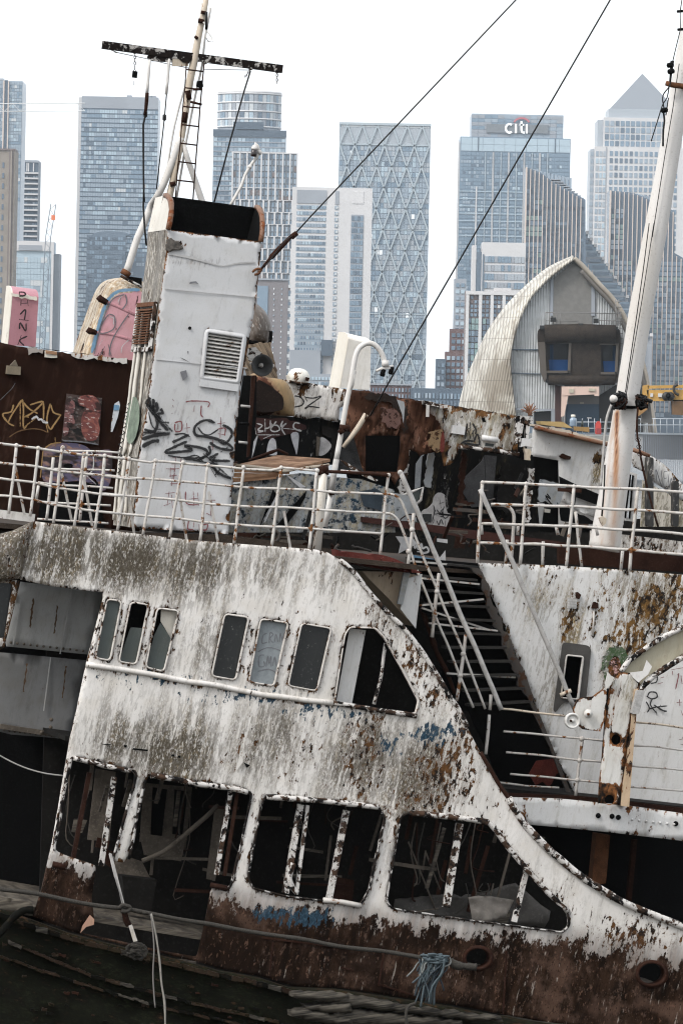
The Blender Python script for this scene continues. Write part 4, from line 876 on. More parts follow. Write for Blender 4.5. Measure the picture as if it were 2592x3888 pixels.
# stay with turnbuckle at the funnel corner
stv = empty('funnel_stay', parent=SHIP)
tube('shackle', stv, PL(cr(Q('m2', '378,1500 400,1478 430,1470 445,1480 425,1510 395,1520'), 3), DF - .1), .016, M_RUST, 7, lump=.2)
tube('turnbuckle', stv, PL(Q('m2', '445,1470 500,1400 530,1370 600,1295 700,1195'), DF - .1), [.014, .015, .034, .032, .022], M_DRUST, 8)
tube('turnbuckle_end', stv, PL(Q('m2', '680,1215 725,1180'), DF - .1), .034, M_DRUST, 8, lump=.3)
tube('lashing_wire', stv, PL(cr(Q('m2', '470,1455 520,1395 560,1340 620,1265 690,1205'), 3), DF - .16), .007, M_WIRE, 5)
tube('stay_cable', stv, [P(*Q('m2', '720,1182')[0], DF - .1), P(*Q('m2', '830,1060')[0], DF - .08), P(*Q('d', '1183,0')[0], DF + .5), P(*Q('d', '1290,-115')[0], DF + .6)], .0095, M_WIRE, 6)
tube('stay_cable', SHIP, [P(*Q('d', '850,955')[0], 73.2), P(*Q('d', '884,893')[0], 72.9), P(*Q('d', '1400,0')[0], 71.9), P(*Q('d', '1470,-125')[0], 71.8)], .0105, M_WIRE, 6)
tube('stay_tail', SHIP, PL(Q('k1', '1090,720 1150,640 1220,545 1300,420'), 73.3), .03, M_AMAST, 6, lump=.4)
# ---------------------------------------------------------------- aft mast with yard and ladder
DM = 74.0
am = empty('aft_mast', parent=SHIP)
def mp(s, d=DM): return PL(Q('m8', s), d)
tube('pole', am, mp('912,-60 885,100 845,280 808,480 775,640 745,860 715,1060 690,1200 655,1370 612,1560 580,1700'), [.036, .038, .045, .052, .05, .046, .042, .042, .044, .046, .046], M_AMAST, 12)
tube('leg', am, mp('705,1090 640,1260 560,1460 520,1545') + PL(Q('k7', '300,190 180,480 65,820'), 74.3), .048, M_MAST, 12, lump=.03)
tube('leg', am, mp('715,1120 760,1270 820,1440 870,1590 900,1680'), [.036, .038, .04, .044, .044], M_MAST, 12)
tube('leg_foot', am, PL(Q('k7', '50,835 75,795'), 74.3), .06, M_RUST, 8, lump=.3)
tube('side_pole', am, mp('935,60 895,300 872,490 835,660 790,900 740,1180 700,1390 670,1560', DM + .1), .015, M_MAST, 8, lump=.1)
tube('side_pole', am, mp('870,20 830,300 795,440', DM + .1), .014, M_MAST, 7, lump=.1)
tube('side_pole', am, mp('765,560 705,800 650,1000 600,1290 545,1530', DM + .12), .014, M_MAST, 7, lump=.1)
a, b = mp('80,352 1508,545'); yd = bar('yard', am, a, b, .105, .07, M_YARD)
for s in ('195,382 250,390 250,404 200,398', '700,440 790,455 770,500 720,490 690,465'): plate('yard_bracket', am, Q('m8', s), DM - .05, M_YARD, thick=.06)
a, b = mp('450,458 640,470'); bar('short_yard', am, a, b, .075, .05, M_YARD)
a, b = mp('635,492 760,492'); bar('short_yard', am, a, b, .10, .06, M_AMAST)
for s in ('125,372', '338,405', '525,462', '1258,535', '1467,560', '455,452', '612,462', '895,488'): lathe('eye_bolt', am, [(.001, -.03), (.03, -.02), (.035, 0), (.03, .02), (.001, .03)], P(*Q('m8', s)[0], DM), NS, M_YARD, 8)
ld = empty('mast_ladder', parent=SHIP)
tube('ladder_rail', ld, mp('748,490 735,700 718,860 700,1130 680,1310 660,1570', DM - .12), .008, M_DRUST, 6)
tube('ladder_rail', ld, mp('888,500 868,710 855,860 845,1000 832,1150 820,1300 800,1580', DM - .12), .009, M_DRUST, 6)
for s in ('748,548 885,565', '735,693 870,708', '720,842 858,855', '710,986 845,1002', '695,1133 832,1150', '683,1280 820,1297', '672,1428 808,1443'):
    a, b = mp(s, DM - .12); tube('rung', ld, [a, b], .010, M_DRUST, 6)
for s in ('778,805 865,828', '795,706 868,705'): a, b = mp(s, DM - .12); tube('step_iron', ld, [a, b], .018, M_DRUST, 6, lump=.3)
plate('junction_box', am, Q('m8', '838,640 875,633 883,685 862,695 832,680'), DM - .15, M_BLACK, thick=.08)
for s, r in (('905,90 905,230', .02), ('880,170 905,200 900,290 920,325 955,330 945,290 905,235', .008)): tube('mast_cable', am, mp(s, DM - .1), r, M_WIRE if r > .01 else M_MAST, 5)
for s in ('865,90 905,100', '845,155 890,165', '820,300 835,285'): a, b = mp(s, DM - .06); tube('rust_band', am, [a, b], .03, M_DRUST, 8, lump=.4)
for s in ('755,715 770,790', '740,890 725,970', '632,1440 640,1475'): a, b = mp(s, DM - .05); tube('rust_scab', am, [a, b], .034, M_DRUST, 8, lump=.5)
rg = empty('mast_rigging', parent=SHIP)
for s, r in (('190,412 420,460 600,505 780,540', .006), ('880,546 1060,550 1250,553', .006), ('1255,560 1205,720 1090,1130 968,1600', .012), ('435,730 422,905 405,985 405,1200 408,1500 412,1600', .014), ('590,740 573,930 560,1050 510,1500', .009), ('338,510 335,550', .006), ('331,640 331,675', .004), ('912,-40 912,40', .005)):
    tube('wire', rg, mp(s, DM - .02), r, M_WIRE if r > .008 else M_SPGY, 5)
tube('wire', rg, PL(Q('k7', '232,0 226,200 238,400 255,560'), DM), .014, M_WIRE, 5)
for s in ('455,470 447,600 435,735', '612,465 600,640 590,745'): tube('halyard_rod', rg, mp(s, DM - .02), .020, M_MAST, 6, lump=.15)
for s in ('422,905', '573,930'): lathe('splice', rg, [(.001, -.05), (.025, -.03), (.025, .03), (.001, .05)], P(*Q('m8', s)[0], DM), (0, 0, 1), M_WIRE, 8)
tube('halyard_rod', rg, mp('436,735 428,860 420,910', DM - .02), .022, M_DRUST, 6, lump=.2)
def chain(parent, a, b, k, r=.013):
    a, b = Vector(a), Vector(b)
    for i in range(k):
        c = a.lerp(b, (i + .5) / k); l = (b - a) / k * .62; s = Vector((r, 0, 0)) if i % 2 else Vector((0, r, 0))
        ring = [c + l * math.cos(t) + s * math.sin(t) for t in np.linspace(0, 2 * math.pi, 9)]
        tube('chain_link', parent, ring, .005, M_DRUST, 5)
for s, k in (('340,415 338,510', 4), ('1467,565 1467,660', 5), ('1258,545 1212,608', 4), ('130,380 195,415', 4)): a, b = mp(s, DM - .02); chain(rg, a, b, k)
lb = empty('hanging_shape', P(*Q('m8', '338,615')[0], DM)); tag(lb, 'small black box hanging on a chain below the left end of the mast yard', 'signal lamp')
V, F = box_geo(P(*Q('m8', '338,588')[0], DM), Vector((.033, 0, -.004)), Vector((0, .033, 0)), Vector((.004, 0, .043))); mesh_obj('case', V, F, M_BLACK, lb)
tube('bail', lb, mp('322,568 335,545 350,566'), .006, M_WIRE, 5)
# lantern on a bent arm
ln = empty('lantern_arm', parent=SHIP)
tube('arm', ln, mp('1090,1640 1120,1585 1185,1470 1212,1390 1250,1320 1290,1265 1328,1205 1310,1150 1298,1140', 72.5), [.02] * 6 + [.024, .018, .014], M_MAST, 8)
lathe('elbow', ln, [(.001, -.035), (.028, -.024), (.036, 0), (.028, .024), (.001, .035)], P(*Q('m8', '1326,1208')[0], 72.5), (0, 1, 0), M_MAST, 12)
lathe('clamp', ln, [(.001, -.03), (.028, -.02), (.028, .02), (.001, .03)], P(*Q('m8', '1250,1322')[0], 72.5), (1, 0, 0), M_MAST, 8)
ax = (Vector((.12, 0, 1)))
lathe('lens', ln, [(.001, -.07), (.032, -.07), (.04, -.06), (.042, .03), (.001, .03)], P(*Q('m8', '1285,1198')[0], 72.45), ax, plain('smoked_lens', (.012, .006, .006), .2, spec=.6), 14)
lathe('cap', ln, [(.001, -.045), (.044, -.045), (.045, -.02), (.028, .01), (.012, .02), (.009, .05), (.001, .05)], P(*Q('m8', '1291,1158')[0] , 72.45), ax, M_MAST, 14)
# ---------------------------------------------------------------- fore mast
fm = empty('fore_mast', parent=SHIP)
ctr = [('r6', 1205, 470, .205), ('r4', 1243, 1206, .185), ('r4', 1290, 900, .165), ('r4', 1318, 700, .152), ('r4', 1372, 350, .152), ('r4', 1437, 0, .150), ('r2', 1488, 800, .140), ('r2', 1556, 400, .128), ('r2', 1622, 0, .118), ('r2', 1640, -110, .115)]
pts = []; rad = []
for v, x, y, r in ctr: pts.append(P(*Q(v, f'{x},{y}')[0], 71.6)); rad.append(r)
pq = []; rq = []
for k in range(len(pts) - 1):
    for q in range(7): pq.append(pts[k].lerp(pts[k + 1], q / 7)); rq.append(rad[k] + (rad[k + 1] - rad[k]) * q / 7)
pq.append(pts[-1]); rq.append(rad[-1])
V, F = tube_geo(pq, rq, 44)
cl = Q('k3', '965,372 962,480 958,700 955,900 950,1100 938,1300 925,1447'); cu = [p[0] for p in cl]; cv = [p[1] for p in cl]; ms_ = []
for p in V:
    u, v = proj(p); g1 = math.exp(-((u - np.interp(v, cv, cu)) / (9 + max(0, v - 1700) * .03)) ** 2) * float(np.interp(v, [1545, 1556, 1720, 1850, 2000], [0, 1.25, 1.1, .75, .45]))
    ed = max(math.exp(-((u - np.interp(v, [1545, 2000], [2335, 2282])) / 9) ** 2) * .5, .30 * math.exp(-((u - np.interp(v, cv, cu)) / 42) ** 2)) * (v > 1556)
    ms_.append(max(g1, ed) if p.y < np.interp(p.z, [pts[0].z, pts[-1].z], [pts[0].y, pts[-1].y]) + .03 else 0.0)
tm = NT('fore_mast_paint'); vt = tm.coord((1, 1, .25), 12); n1_ = tm.noise(vt, 7, 5, .6); n2_ = tm.noise(tm.coord((1, 1, 1), 12), 30, 4); n4_ = tm.noise(vt, 2.2, 3)
cm_ = tm.mix(tm.math('MULTIPLY', tm.step(n4_, .42, .65), .45), (.52, .50, .48), (.44, .40, .35)); cm_ = tm.mix(tm.math('MULTIPLY', tm.step(n2_, .56, .72), .3), cm_, (.2, .17, .14))
wst = tm.step(tm.math('ADD', tm.attr('st'), tm.math('MULTIPLY', tm.math('SUBTRACT', n1_, .5), .7)), .12, .95)
cm_ = tm.mix(wst, cm_, tm.mix(tm.step(tm.attr('st'), .75, 1.15), (.33, .17, .085), (.10, .032, .016))); M_FM = tm.done(cm_, .6)
mesh_obj('mast_pole', V, F, M_FM, fm, smooth=True, attrs={'st': ms_})
DMF = 71.42
bandp = PL(circ(*Q('k3', '1055,315')[0], 38, 9, 10, 0, math.pi), 71.45)
tube('mast_band', fm, PL(cr(Q('k3', '955,330 1000,345 1060,350 1140,348 1165,330'), 3), 71.40), .022, M_BLACK, 7, lump=.2)
plate('band_plate', fm, Q('k3', '1045,280 1075,290 1150,288 1140,342 1050,335'), 71.37, M_MAST, thick=.02)
wb_ = empty('wire_coil', P(*Q('k3', '985,360')[0], 71.3)); tag(wb_, 'tangled ball of black wire and a white cap tied to the fore mast', 'wire')
for cx, cy, rr, nn_, nm in ((985, 295, 62, 26, 'loop'), (1190, 300, 48, 14, 'loop')):
    for k in range(nn_):
        q = []; ph = rng.uniform(0, 6.28, 3); am_ = rng.uniform(.45, 1.0)
        for t in np.linspace(0, 2 * math.pi, 15):
            q.append(P(*Q('k3', f'{cx + rr * am_ * math.cos(t + ph[0]) + 12 * math.sin(3 * t + ph[1])},{cy + rr * 1.15 * am_ * math.sin(t + ph[2] * .3) + 10 * math.cos(2 * t)}')[0], 71.3 + .09 * math.sin(t + ph[1]) + rng.uniform(-.03, .03)))
        tube(nm, wb_, q, rng.uniform(.008, .017), M_WIRE if k % 5 else M_DRUST, 5)
for (x, y) in ((990, 300), (1185, 305)): lathe('core', wb_, [(.001, -.11), (.06, -.08), (.085, 0), (.06, .08), (.001, .11)], P(*Q('k3', f'{x},{y}')[0], 71.34), (0, 0, 1), M_BLACK, 10)
lathe('white_cap', wb_, [(.001, -.07), (.04, -.06), (.055, 0), (.03, .05), (.001, .05)], P(*Q('k3', '932,275')[0], 71.22), NS, M_MAST, 12)
for s in ('1205,290 1240,285 1285,300', '1210,270 1240,255', '905,235 930,250', '975,205 1000,215 1030,225'): tube('loose_end', wb_, PL(cr(Q('k3', s), 3), 71.3), .025 if '1285' in s else .012, M_WIRE, 6)
tube('hanging_rope', fm, PL(cr(Q('k3', '912,330 885,400 865,480 850,620 838,780 825,950 815,1075'), 3), 71.2), .017, M_GREYP, 6)
tube('mast_line', fm, PL(Q('m7', '480,-10 415,500 330,1100 215,1880'), 71.40), .007, M_WIRE, 5)
tube('mast_line', fm, PL(Q('m7', '533,-10 400,850 290,1500 225,1900'), 71.40), .006, M_WIRE, 5)
tube('mast_line', fm, PL(Q('m6', '1345,0 1260,600 1150,1250 980,2352'), 71.42), .006, M_WIRE, 5)
for s in ('850,900 800,1350', ): tube('mast_line', fm, PL(Q('k3', '852,880 845,1100 820,1400'), 71.38), .012, M_WIRE, 5)
tube('shroud', fm, PL(cr(Q('k3', '1155,350 1145,500 1150,620 1165,690 1180,800 1215,980 1270,1200 1340,1447'), 3), 71.2), .013, M_DRUST, 6)
chain(fm, P(*Q('k3', '1150,600')[0], 71.15), P(*Q('k3', '1180,830')[0], 71.15), 7, .03)
tube('band_bracket', fm, PL(Q('m6', '1165,265 1240,290 1400,315 1500,335'), 71.4), .035, M_RUST, 6, lump=.1)
for s, r in (('1240,-40 1232,100 1222,245', .016), ('1270,-40 1240,150 1215,300 1140,400 1120,480 1135,580 1145,640', .009), ('1210,310 1180,460 1120,560 1050,780 965,1050', .008), ('1130,650 1145,770 1130,900 1125,1120', .014), ('1200,460 1165,700', .008)): tube('cable', fm, PL(cr(Q('m6', s), 3), 71.35), r, M_WIRE, 5)
for s in ('1235,105', '1145,630', '1225,20'): lathe('cable_clip', fm, [(.001, -.05), (.03, -.04), (.035, 0), (.03, .04), (.001, .05)], P(*Q('m6', s)[0], 71.33), (1, 0, .2), M_BLACK, 8)
tube('cable', fm, PL([(2592, -30), (2581, 41), (2582, 110), (2560, 200), (2546, 262)], 71.38), .007, M_WIRE, 5)
for s in ('2581,41', '2583,110'): 
    u, v = [float(q) for q in s.split(',')]; lathe('cable_clip', fm, [(.001, -.045), (.018, -.04), (.018, .04), (.001, .045)], P(u, v, 71.4), (1, 0, .1), M_BLACK, 8)
plate('mast_fitting', fm, Q('k3', '800,1365 830,1350 870,1375 860,1420 835,1440 812,1400'), 71.25, M_AMAST, thick=.05)
# ---------------------------------------------------------------- after bulkhead with graffiti
M_BULK = weathered('brown_bulkhead', (.016, .0065, .004), chip=.05, streak=.3, cs=6, rust=(.03, .012, .006), dark=(.006, .004, .003), moss=(.03, .015, .01), tone=.8, rough=.85, spec=.06)
DB = 75.5
bh = plate('rusty_bulkhead', SHIP, rough(Q('k6', '-80,115 0,125 150,150 300,180 420,192 650,222 900,250 1180,280'), 1.5, 16)[:-8] + Q('k6', '1180,280 1280,290 1280,1850 -80,1850'), DB, M_BULK, thick=.05, grid=26, wob=.006, attrs=lambda X, Y, Dd: {'wr': 0 * X, 'ms': .3 + 0 * X, 'ru': -3 + 0 * X})
plate('flaking_capping', bh, rough(Q('k6', '640,215 900,245 1165,272 1160,308 1050,300 900,285 790,270 690,262'), 3, 12), DB - .04, weathered('capping_paint', (.52, .50, .47), chip=.45, cs=9), thick=.03)
plate('flaking_capping', bh, rough(Q('k6', '250,165 400,185 390,215 330,210 270,225'), 3, 12), DB - .04, weathered('capping_paint_dim', (.3, .27, .25), chip=.5, cs=9), thick=.03)
plate('bracket', bh, Q('k6', '415,195 520,200 525,260 480,262 415,255'), DB - .08, M_CREAM, thick=.08)
plate('bracket_top', bh, Q('k6', '418,188 520,205 522,235 420,220'), DB - .10, M_WOOD, thick=.03)
lf = plate('lamp_fitting', bh, Q('k6', '70,330 192,342 188,418 62,408'), DB - .12, plain('tan_fitting', (.17, .14, .10), .7, var=.4), thick=.12)
plate('lamp_hood', bh, Q('k6', '95,330 142,280 165,335'), DB - .10, plain('tan_hood', (.12, .10, .075), .7), thick=.08)
DG = DB - .03
ribbon('gold_tag', bh, [Q('k6', '125,690 100,755 25,778 75,855 130,885'), Q('k6', '75,855 110,780 205,640'), Q('k6', '205,640 215,720 215,900 260,860'), Q('k6', '185,680 185,890'), Q('k6', '210,665 270,730 345,770'), Q('k6', '275,692 395,662 300,760 220,805'), Q('k6', '395,662 400,720 398,830'), Q('k6', '460,680 430,810 440,880 465,915 490,880 560,780'), Q('k6', '465,690 490,760 555,785'), Q('k6', '230,800 265,805'), Q('k6', '215,900 340,805'), Q('k6', '420,860 440,945')], DG, 7, M_SPG)
ribbon('gold_tag', bh, [Q('k6', '80,990 170,935 280,912 370,918 430,942')], DG, 5, plain('faded_gold', (.10, .055, .025), .8))
ribbon('white_spatter', bh, [Q('k6', '290,825 330,800 350,820'), Q('k6', '345,830 380,825 400,850 440,855'), Q('k6', '385,830 415,845')], DG - .005, 8, M_SPW)
def splash(name, c1, c2, c3, sc=5):
    t = NT(name); v = t.coord((1, 1, 2.2)); a = t.noise(v, sc, 5, .6, .8); b = t.noise(v, sc * 2.3, 4); w_ = t.noise(v, sc * .6, 3)
    c = t.mix(t.step(a, .47, .52), c1, c2); c = t.mix(t.step(b, .58, .62), c, c3); c = t.mix(t.step(w_, .52, .60), c, tuple(x * .12 for x in c1)); return t.done(c, .7)
M_ART = splash('red_white_graffiti', (.20, .065, .05), (.12, .035, .03), (.36, .30, .28), 6)
plate('painted_panel', bh, Q('k6', '612,590 935,630 905,1055 565,1020'), DG, splash('dark_art_ground', (.02, .012, .010), (.05, .03, .025), (.10, .09, .085), 6), thick=.02)
plate('painted_shape', bh, cr(Q('k6', '730,615 850,605 915,680 925,760 900,840 915,920 880,1010 790,1015 750,940 745,830 760,770 790,720 720,690'), 3, True), DG - .015, M_ART, thick=.003)
plate('painted_shape', bh, cr(Q('k6', '605,650 650,640 690,690 670,790 690,860 640,880 620,960 580,960 590,800'), 3, True), DG - .015, splash('rose_art', (.16, .07, .065), (.07, .03, .03), (.34, .28, .27), 8), thick=.003)
ribbon('panel_lower_edge', bh, [Q('k6', '570,1020 740,1030 900,1055')], DG - .02, 5, M_SPGY)
M_ART2 = splash('violet_graffiti', (.14, .09, .10), (.075, .065, .11), (.22, .13, .10), 4)
plate('painted_face', bh, cr(Q('k6', '400,1100 470,1050 560,1040 700,1045 800,1080 850,1150 850,1260 800,1330 880,1420 720,1390 560,1400 400,1390 390,1250'), 3, True), DG, M_ART2, thick=.003)
plate('painted_face', bh, cr(Q('k6', '880,1130 1000,1100 1030,1180 1010,1400 940,1480 880,1380 830,1340 860,1250'), 3, True), DG, M_ART2, thick=.003)
ribbon('painted_outline', bh, [Q('k6', '395,1110 380,1250 370,1360'), Q('k6', '400,1100 470,1050 560,1038'), Q('k6', '505,990 508,1080'), Q('k6', '390,1160 560,1165')], DG - .006, 5, M_SPG)
ribbon('painted_outline', bh, [Q('k6', '800,1340 850,1280 855,1170 830,1110'), Q('k6', '790,1340 880,1420')], DG - .006, 5, M_SPW)
plate('painted_eye', bh, circ(*Q('k6', '625,1250')[0], 18, 14, 9), DG - .008, M_BLACK, thick=.002)
plate('dark_gap', bh, Q('k6', '380,1400 900,1400 960,1850 340,1850'), DG, M_BLACK, thick=.003)
plate('far_gap_door', bh, Q('k6', '1050,680 1090,655 1100,700 1080,800 1030,940 1015,940 1020,850'), DG, weathered('pale_door_gap', (.5, .52, .55), chip=.2, cs=8), thick=.003)
plate('gap_blue', bh, Q('k6', '1045,690 1092,695 1088,740 1040,742'), DG - .008, M_SPBL, thick=.003)
ribbon('chalk_line', bh, [Q('k6', '0,650 60,590 110,540 140,490')], DG, 2, M_SPGY)
# ---------------------------------------------------------------- cabin amidships
plate('cabin_end', SHIP, Q('k1', '180,60 300,60 300,420 250,860 60,900'), 73.2, M_BLACK, thick=.04)
plate('ladder_post', SHIP, Q('k1', '255,60 292,60 235,800 212,810'), 72.6, M_DRUST, thick=.05)
for y in (340, 500, 672): a, b = Q('k1', f'{175 - y * .06},{y} {268 - y * .08},{y + 8}'); tube('ladder_rung', SHIP, PL([a, b], 72.6), .018, M_GREYP if y != 500 else M_BLACK, 6)
pz = plate('white_parapet', SHIP, Q('k1', '540,95 780,128 980,165 1145,190 1150,330 1100,340 1060,360 1050,490 940,470 860,440 760,462 640,440'), 74.2, M_WHITE, thick=.04, grid=14, wob=.004, attrs=lambda X, Y, Dd: {'wr': np.maximum(.5 * np.exp(-(Dd / 9) ** 2), blobs([(700, 890, 20, 25, .8), (780, 905, 40, 25, .35)])(X, Y)), 'ms': .2 + 0 * X, 'ru': -3 + 0 * X})
ribbon('parapet_letters', pz, [Q('k1', '645,248 700,260 730,300 710,335 645,350'), Q('k1', '740,250 765,300'), Q('k1', '745,262 820,268 888,255 745,358 790,345 878,358')], 74.17, 6, M_SPB)
M_GOLDR = weathered('scorched_gold', (.27, .18, .09), chip=.10, streak=.3, cs=7, rust=(.09, .04, .02), tone=.8, under=(.05, .02, .012))
rdh = plate('scorched_round_house', SHIP, cr(Q('k1', '270,60 400,80 480,88 560,112 620,195 645,290 640,380 632,435 450,420 280,400'), 3, True), 73.7, M_GOLDR, thick=.3, grid=14, bulge=(.12, 70), attrs=lambda X, Y, Dd: {'wr': .2 + 0 * X, 'ms': .2 + 0 * X, 'ru': np.clip(1.5 - ((X - 985) / 72) ** 2 * 1.2 - ((Y - 1515) / 75) ** 2 * .8, -2, 2), 'bl': 0 * X})
plate('soot_opening', rdh, cr(Q('k1', '300,120 380,130 480,200 540,260 545,350 500,385 300,380'), 3, True), 73.55, plain('soot_brown', (.012, .007, .005), .9, var=.8), thick=.004)
M_BCH = weathered('burnt_black_flaked', (.006, .006, .006), chip=.02, streak=0, spec=.05, cs=14, tone=.3, rust=(.30, .29, .28), dark=(.08, .075, .07), elong=.5)
bw = plate('black_cabin_wall', SHIP, Q('k1', '255,405 630,440 860,445 1060,500 1060,560 1050,880 200,880'), 74.3, M_BCH, thick=.04)
ribbon('silver_tag', bw, [Q('k1', '275,470 295,600'), Q('k1', '300,500 350,520 310,560 360,570 310,580'), Q('k1', '375,460 378,580'), Q('k1', '370,545 410,540 440,500'), Q('k1', '425,470 430,540 480,480'), Q('k1', '440,510 430,560 470,575 510,555 490,520 440,515'), Q('k1', '540,475 520,530 570,500 530,545 560,605'), Q('k1', '300,605 510,605'), Q('k1', '360,640 440,605'), Q('k1', '540,545 700,560'), Q('k1', '695,500 650,495 635,530 660,555 710,570')], 74.26, 6, M_SPW)
plate('tag_ground', bw, rough(Q('k1', '270,440 620,460 760,520 755,560 640,590 560,600 520,620 330,655 290,600'), 3, 20), 74.285, plain('maroon_smear', (.045, .02, .018), .8, var=.8), thick=.003)
for s in ('405,790 390,790 400,700 425,645 450,635 475,665 482,740 480,790', '612,600 682,588 680,700 666,785 650,740', '300,620 305,640 255,820 215,825 235,740'):
    plate('painted_fang', bw, cr(Q('k1', s), 3, True), 74.27, plain('fang_white', (.40, .40, .42), .7, var=.5, scale=12), thick=.003)
plate('painted_half_disc', bw, cr(Q('k1', '885,630 930,640 980,690 975,730 930,780 870,795 880,700'), 3, True), 74.27, plain('fang_grey', (.36, .35, .35), .7, var=.6, scale=12), thick=.003)
plate('cabin_post', bw, Q('k1', '850,620 880,625 868,800 845,800'), 74.25, M_INTG, thick=.03)
plate('slat_board', bw, Q('k1', '895,520 1040,540 1050,830 985,830 985,640 900,600'), 74.26, M_INT, thick=.01)
# hatch with planked lid
M_HATCH = M_STEELB
hb = plate('hatch_coaming', SHIP, Q('k1', '60,1060 190,1045 500,985 700,955 1000,990 1250,1010 1560,1110 1568,1500 -10,1500'), 71.0, M_HATCH, thick=.06, grid=22, attrs=lambda X, Y, Dd: {'wr': .3 + 0 * X, 'ms': .4 + 0 * X, 'ru': -3 + 0 * X, 'bl': blobs([(830, 1120, 60, 60, .4)])(X, Y)})
A_, B_, C_, E_ = [np.array(p) for p in Q('k1', '105,880 490,790 975,825 560,930')]
hl = empty('hatch_lid', parent=SHIP)
for i in range(6):
    t0, t1 = i / 6 + .006, (i + 1) / 6 - .006
    p = [A_ + (B_ - A_) * t0, E_ + (C_ - E_) * t0, E_ + (C_ - E_) * t1, A_ + (B_ - A_) * t1]
    d0, d1 = 70.9 + 1.5 * t0, 70.9 + 1.5 * t1
    V = [P(*p[0], d0), P(*p[1], d0), P(*p[2], d1), P(*p[3], d1)]; V += [v + Vector((0, .01, -.035)) for v in V]
    mesh_obj('plank', V, [[0, 1, 2, 3], [7, 6, 5, 4], [0, 4, 5, 1], [1, 5, 6, 2], [2, 6, 7, 3], [3, 7, 4, 0]], M_WOOD, hl)
for i in range(3):
    a0 = np.array(Q('k1', f'{100 - i * 5},{905 + i * 47}')[0]); b0 = np.array(Q('k1', f'{600 - i * 60},{940 + i * 22}')[0]); h_ = np.array((0, 17.5))
    V = PL([tuple(a0), tuple(b0), tuple(b0 + h_ * .6), tuple(a0 + h_)], 70.88); V += [v + NS * .04 for v in V]
    mesh_obj('side_plank', V, [[0, 1, 2, 3], [7, 6, 5, 4], [0, 4, 5, 1], [1, 5, 6, 2], [2, 6, 7, 3], [3, 7, 4, 0]], M_WOOD, hl)
tube('lid_edge', hl, PL(Q('k1', '105,880 330,905 560,935 960,880'), 70.85), .02, M_AMAST, 6, lump=.4)
tube('lid_edge', hl, PL(Q('k1', '110,865 250,830 500,740 590,785'), 72.3), .02, M_DRUST, 6, lump=.4)
for s, m, d in (('120,850 230,820 220,850 130,870', M_BLACK, 70.8),): plate('lid_damage', hl, Q('k1', s), d, m, thick=.02)
plate('torn_board', SHIP, Q('k1', '1060,830 1110,850 1300,960 1410,1020 1390,1035 1280,985 1120,890'), 70.8, M_RIM, thick=.03)
for s, m in (('760,1110 620,1270 480,1440 560,1447 680,1290 745,1180', M_BLACK), ('450,1100 480,1150 350,1447 325,1447 400,1250', M_BLACK), ('560,960 750,1080 700,1095 640,1040', M_SPW), ('490,1140 360,1380 340,1440 380,1400 480,1200', M_SPW), ('1240,1120 1400,1100 1460,1140 1440,1300 1280,1260', plain('dark_blue_paint', (.025, .035, .045), .7, var=.6))):
    plate('painted_stroke', hb, Q('k1', s), 70.96, m, thick=.003)
plate('coaming_foot', SHIP, Q('r5', '560,385 1060,400 1560,470 1560,500 600,470'), 70.0, M_DECK, thick=.5)
beam2 = plate('rusty_beam', SHIP, Q('k5', '-60,512 300,550 700,600 1000,640 1600,720 1750,740 1750,800 1000,720 500,640 -60,560'), 70.9, M_REDR if False else plain('maroon_beam', (.035, .012, .009), .85, var=.6), thick=.12)
# ---------------------------------------------------------------- burnt wheelhouse side
wh = rough(Q('k2', '-215,185 -120,195 -40,198 0,205 100,235 250,262 500,292 730,332 900,362 1100,395 1350,430'), 1.5, 14)[:-8] + Q('k2', '1350,432 1385,440 1378,785 1150,755 830,712 815,790 790,845 740,880 690,892 668,770 600,765 500,785 470,800 440,765 370,740 362,830 350,900 300,965 265,1010 240,1060 200,1000 -30,955 -60,900 -130,640 -170,580 -215,540')
win = Q('k2', '-30,612 292,612 285,760 262,945 -30,940')
def burn(X, Y, Dd):
    x = (X - 1400) / .41454; y = (Y - 1400) / .41454
    lim = np.interp(y, [200, 290, 400, 560, 700, 800], [420, 500, 575, 690, 690, 640])
    return {'wr': .25 + .5 * np.exp(-(Dd / 9) ** 2), 'ms': .5 + 0 * X, 'ru': np.clip((lim - x) / 130 + .45, -3, 1.6), 'bl': 0 * X}
ww = plate('wheelhouse_side', SHIP, wh, 74.0, M_BURN, [win], thick=.04, grid=13, wob=.012, wl=140, attrs=burn)
plate('slatted_screen', SHIP, Q('k2', '-270,520 -30,560 -30,960 -290,960'), 74.5, plain('screen_grey', (.07, .07, .07), .8, var=.9, scale=9, spec=.1), thick=.02)
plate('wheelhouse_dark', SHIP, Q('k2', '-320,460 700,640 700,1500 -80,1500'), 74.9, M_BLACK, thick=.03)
M_SOOT = plain('soot', (.018, .012, .009), .9, var=.8, scale=7)
for s in ('-20,215 250,262 280,330 300,420 200,330 100,300 -20,290', '330,300 350,330 345,600 318,600'):
    plate('soot_patch', ww, rough(cr(Q('k2', s), 2, True), 5, 7), 73.955, M_SOOT, thick=.003)
plate('scorched_patch', ww, rough(cr(Q('k2', '560,590 640,540 665,600 660,740 600,750 540,680'), 2, True), 6, 6), 73.95, weathered('scorched_ochre', (.17, .11, .055), chip=.5, cs=9, rust=(.05, .025, .012), elong=1), thick=.003)
plate('scorched_patch', ww, rough(cr(Q('k2', '120,360 240,380 290,450 270,540 180,520 100,440'), 2, True), 6, 6), 73.95, weathered('scorched_pink', (.10, .05, .04), chip=.5, cs=9, rust=(.03, .015, .01), elong=1), thick=.003)
plate('rust_strip', ww, cr(Q('k2', '670,580 690,600 690,740 665,765 650,720'), 2, True), 73.94, M_REDR, thick=.004)
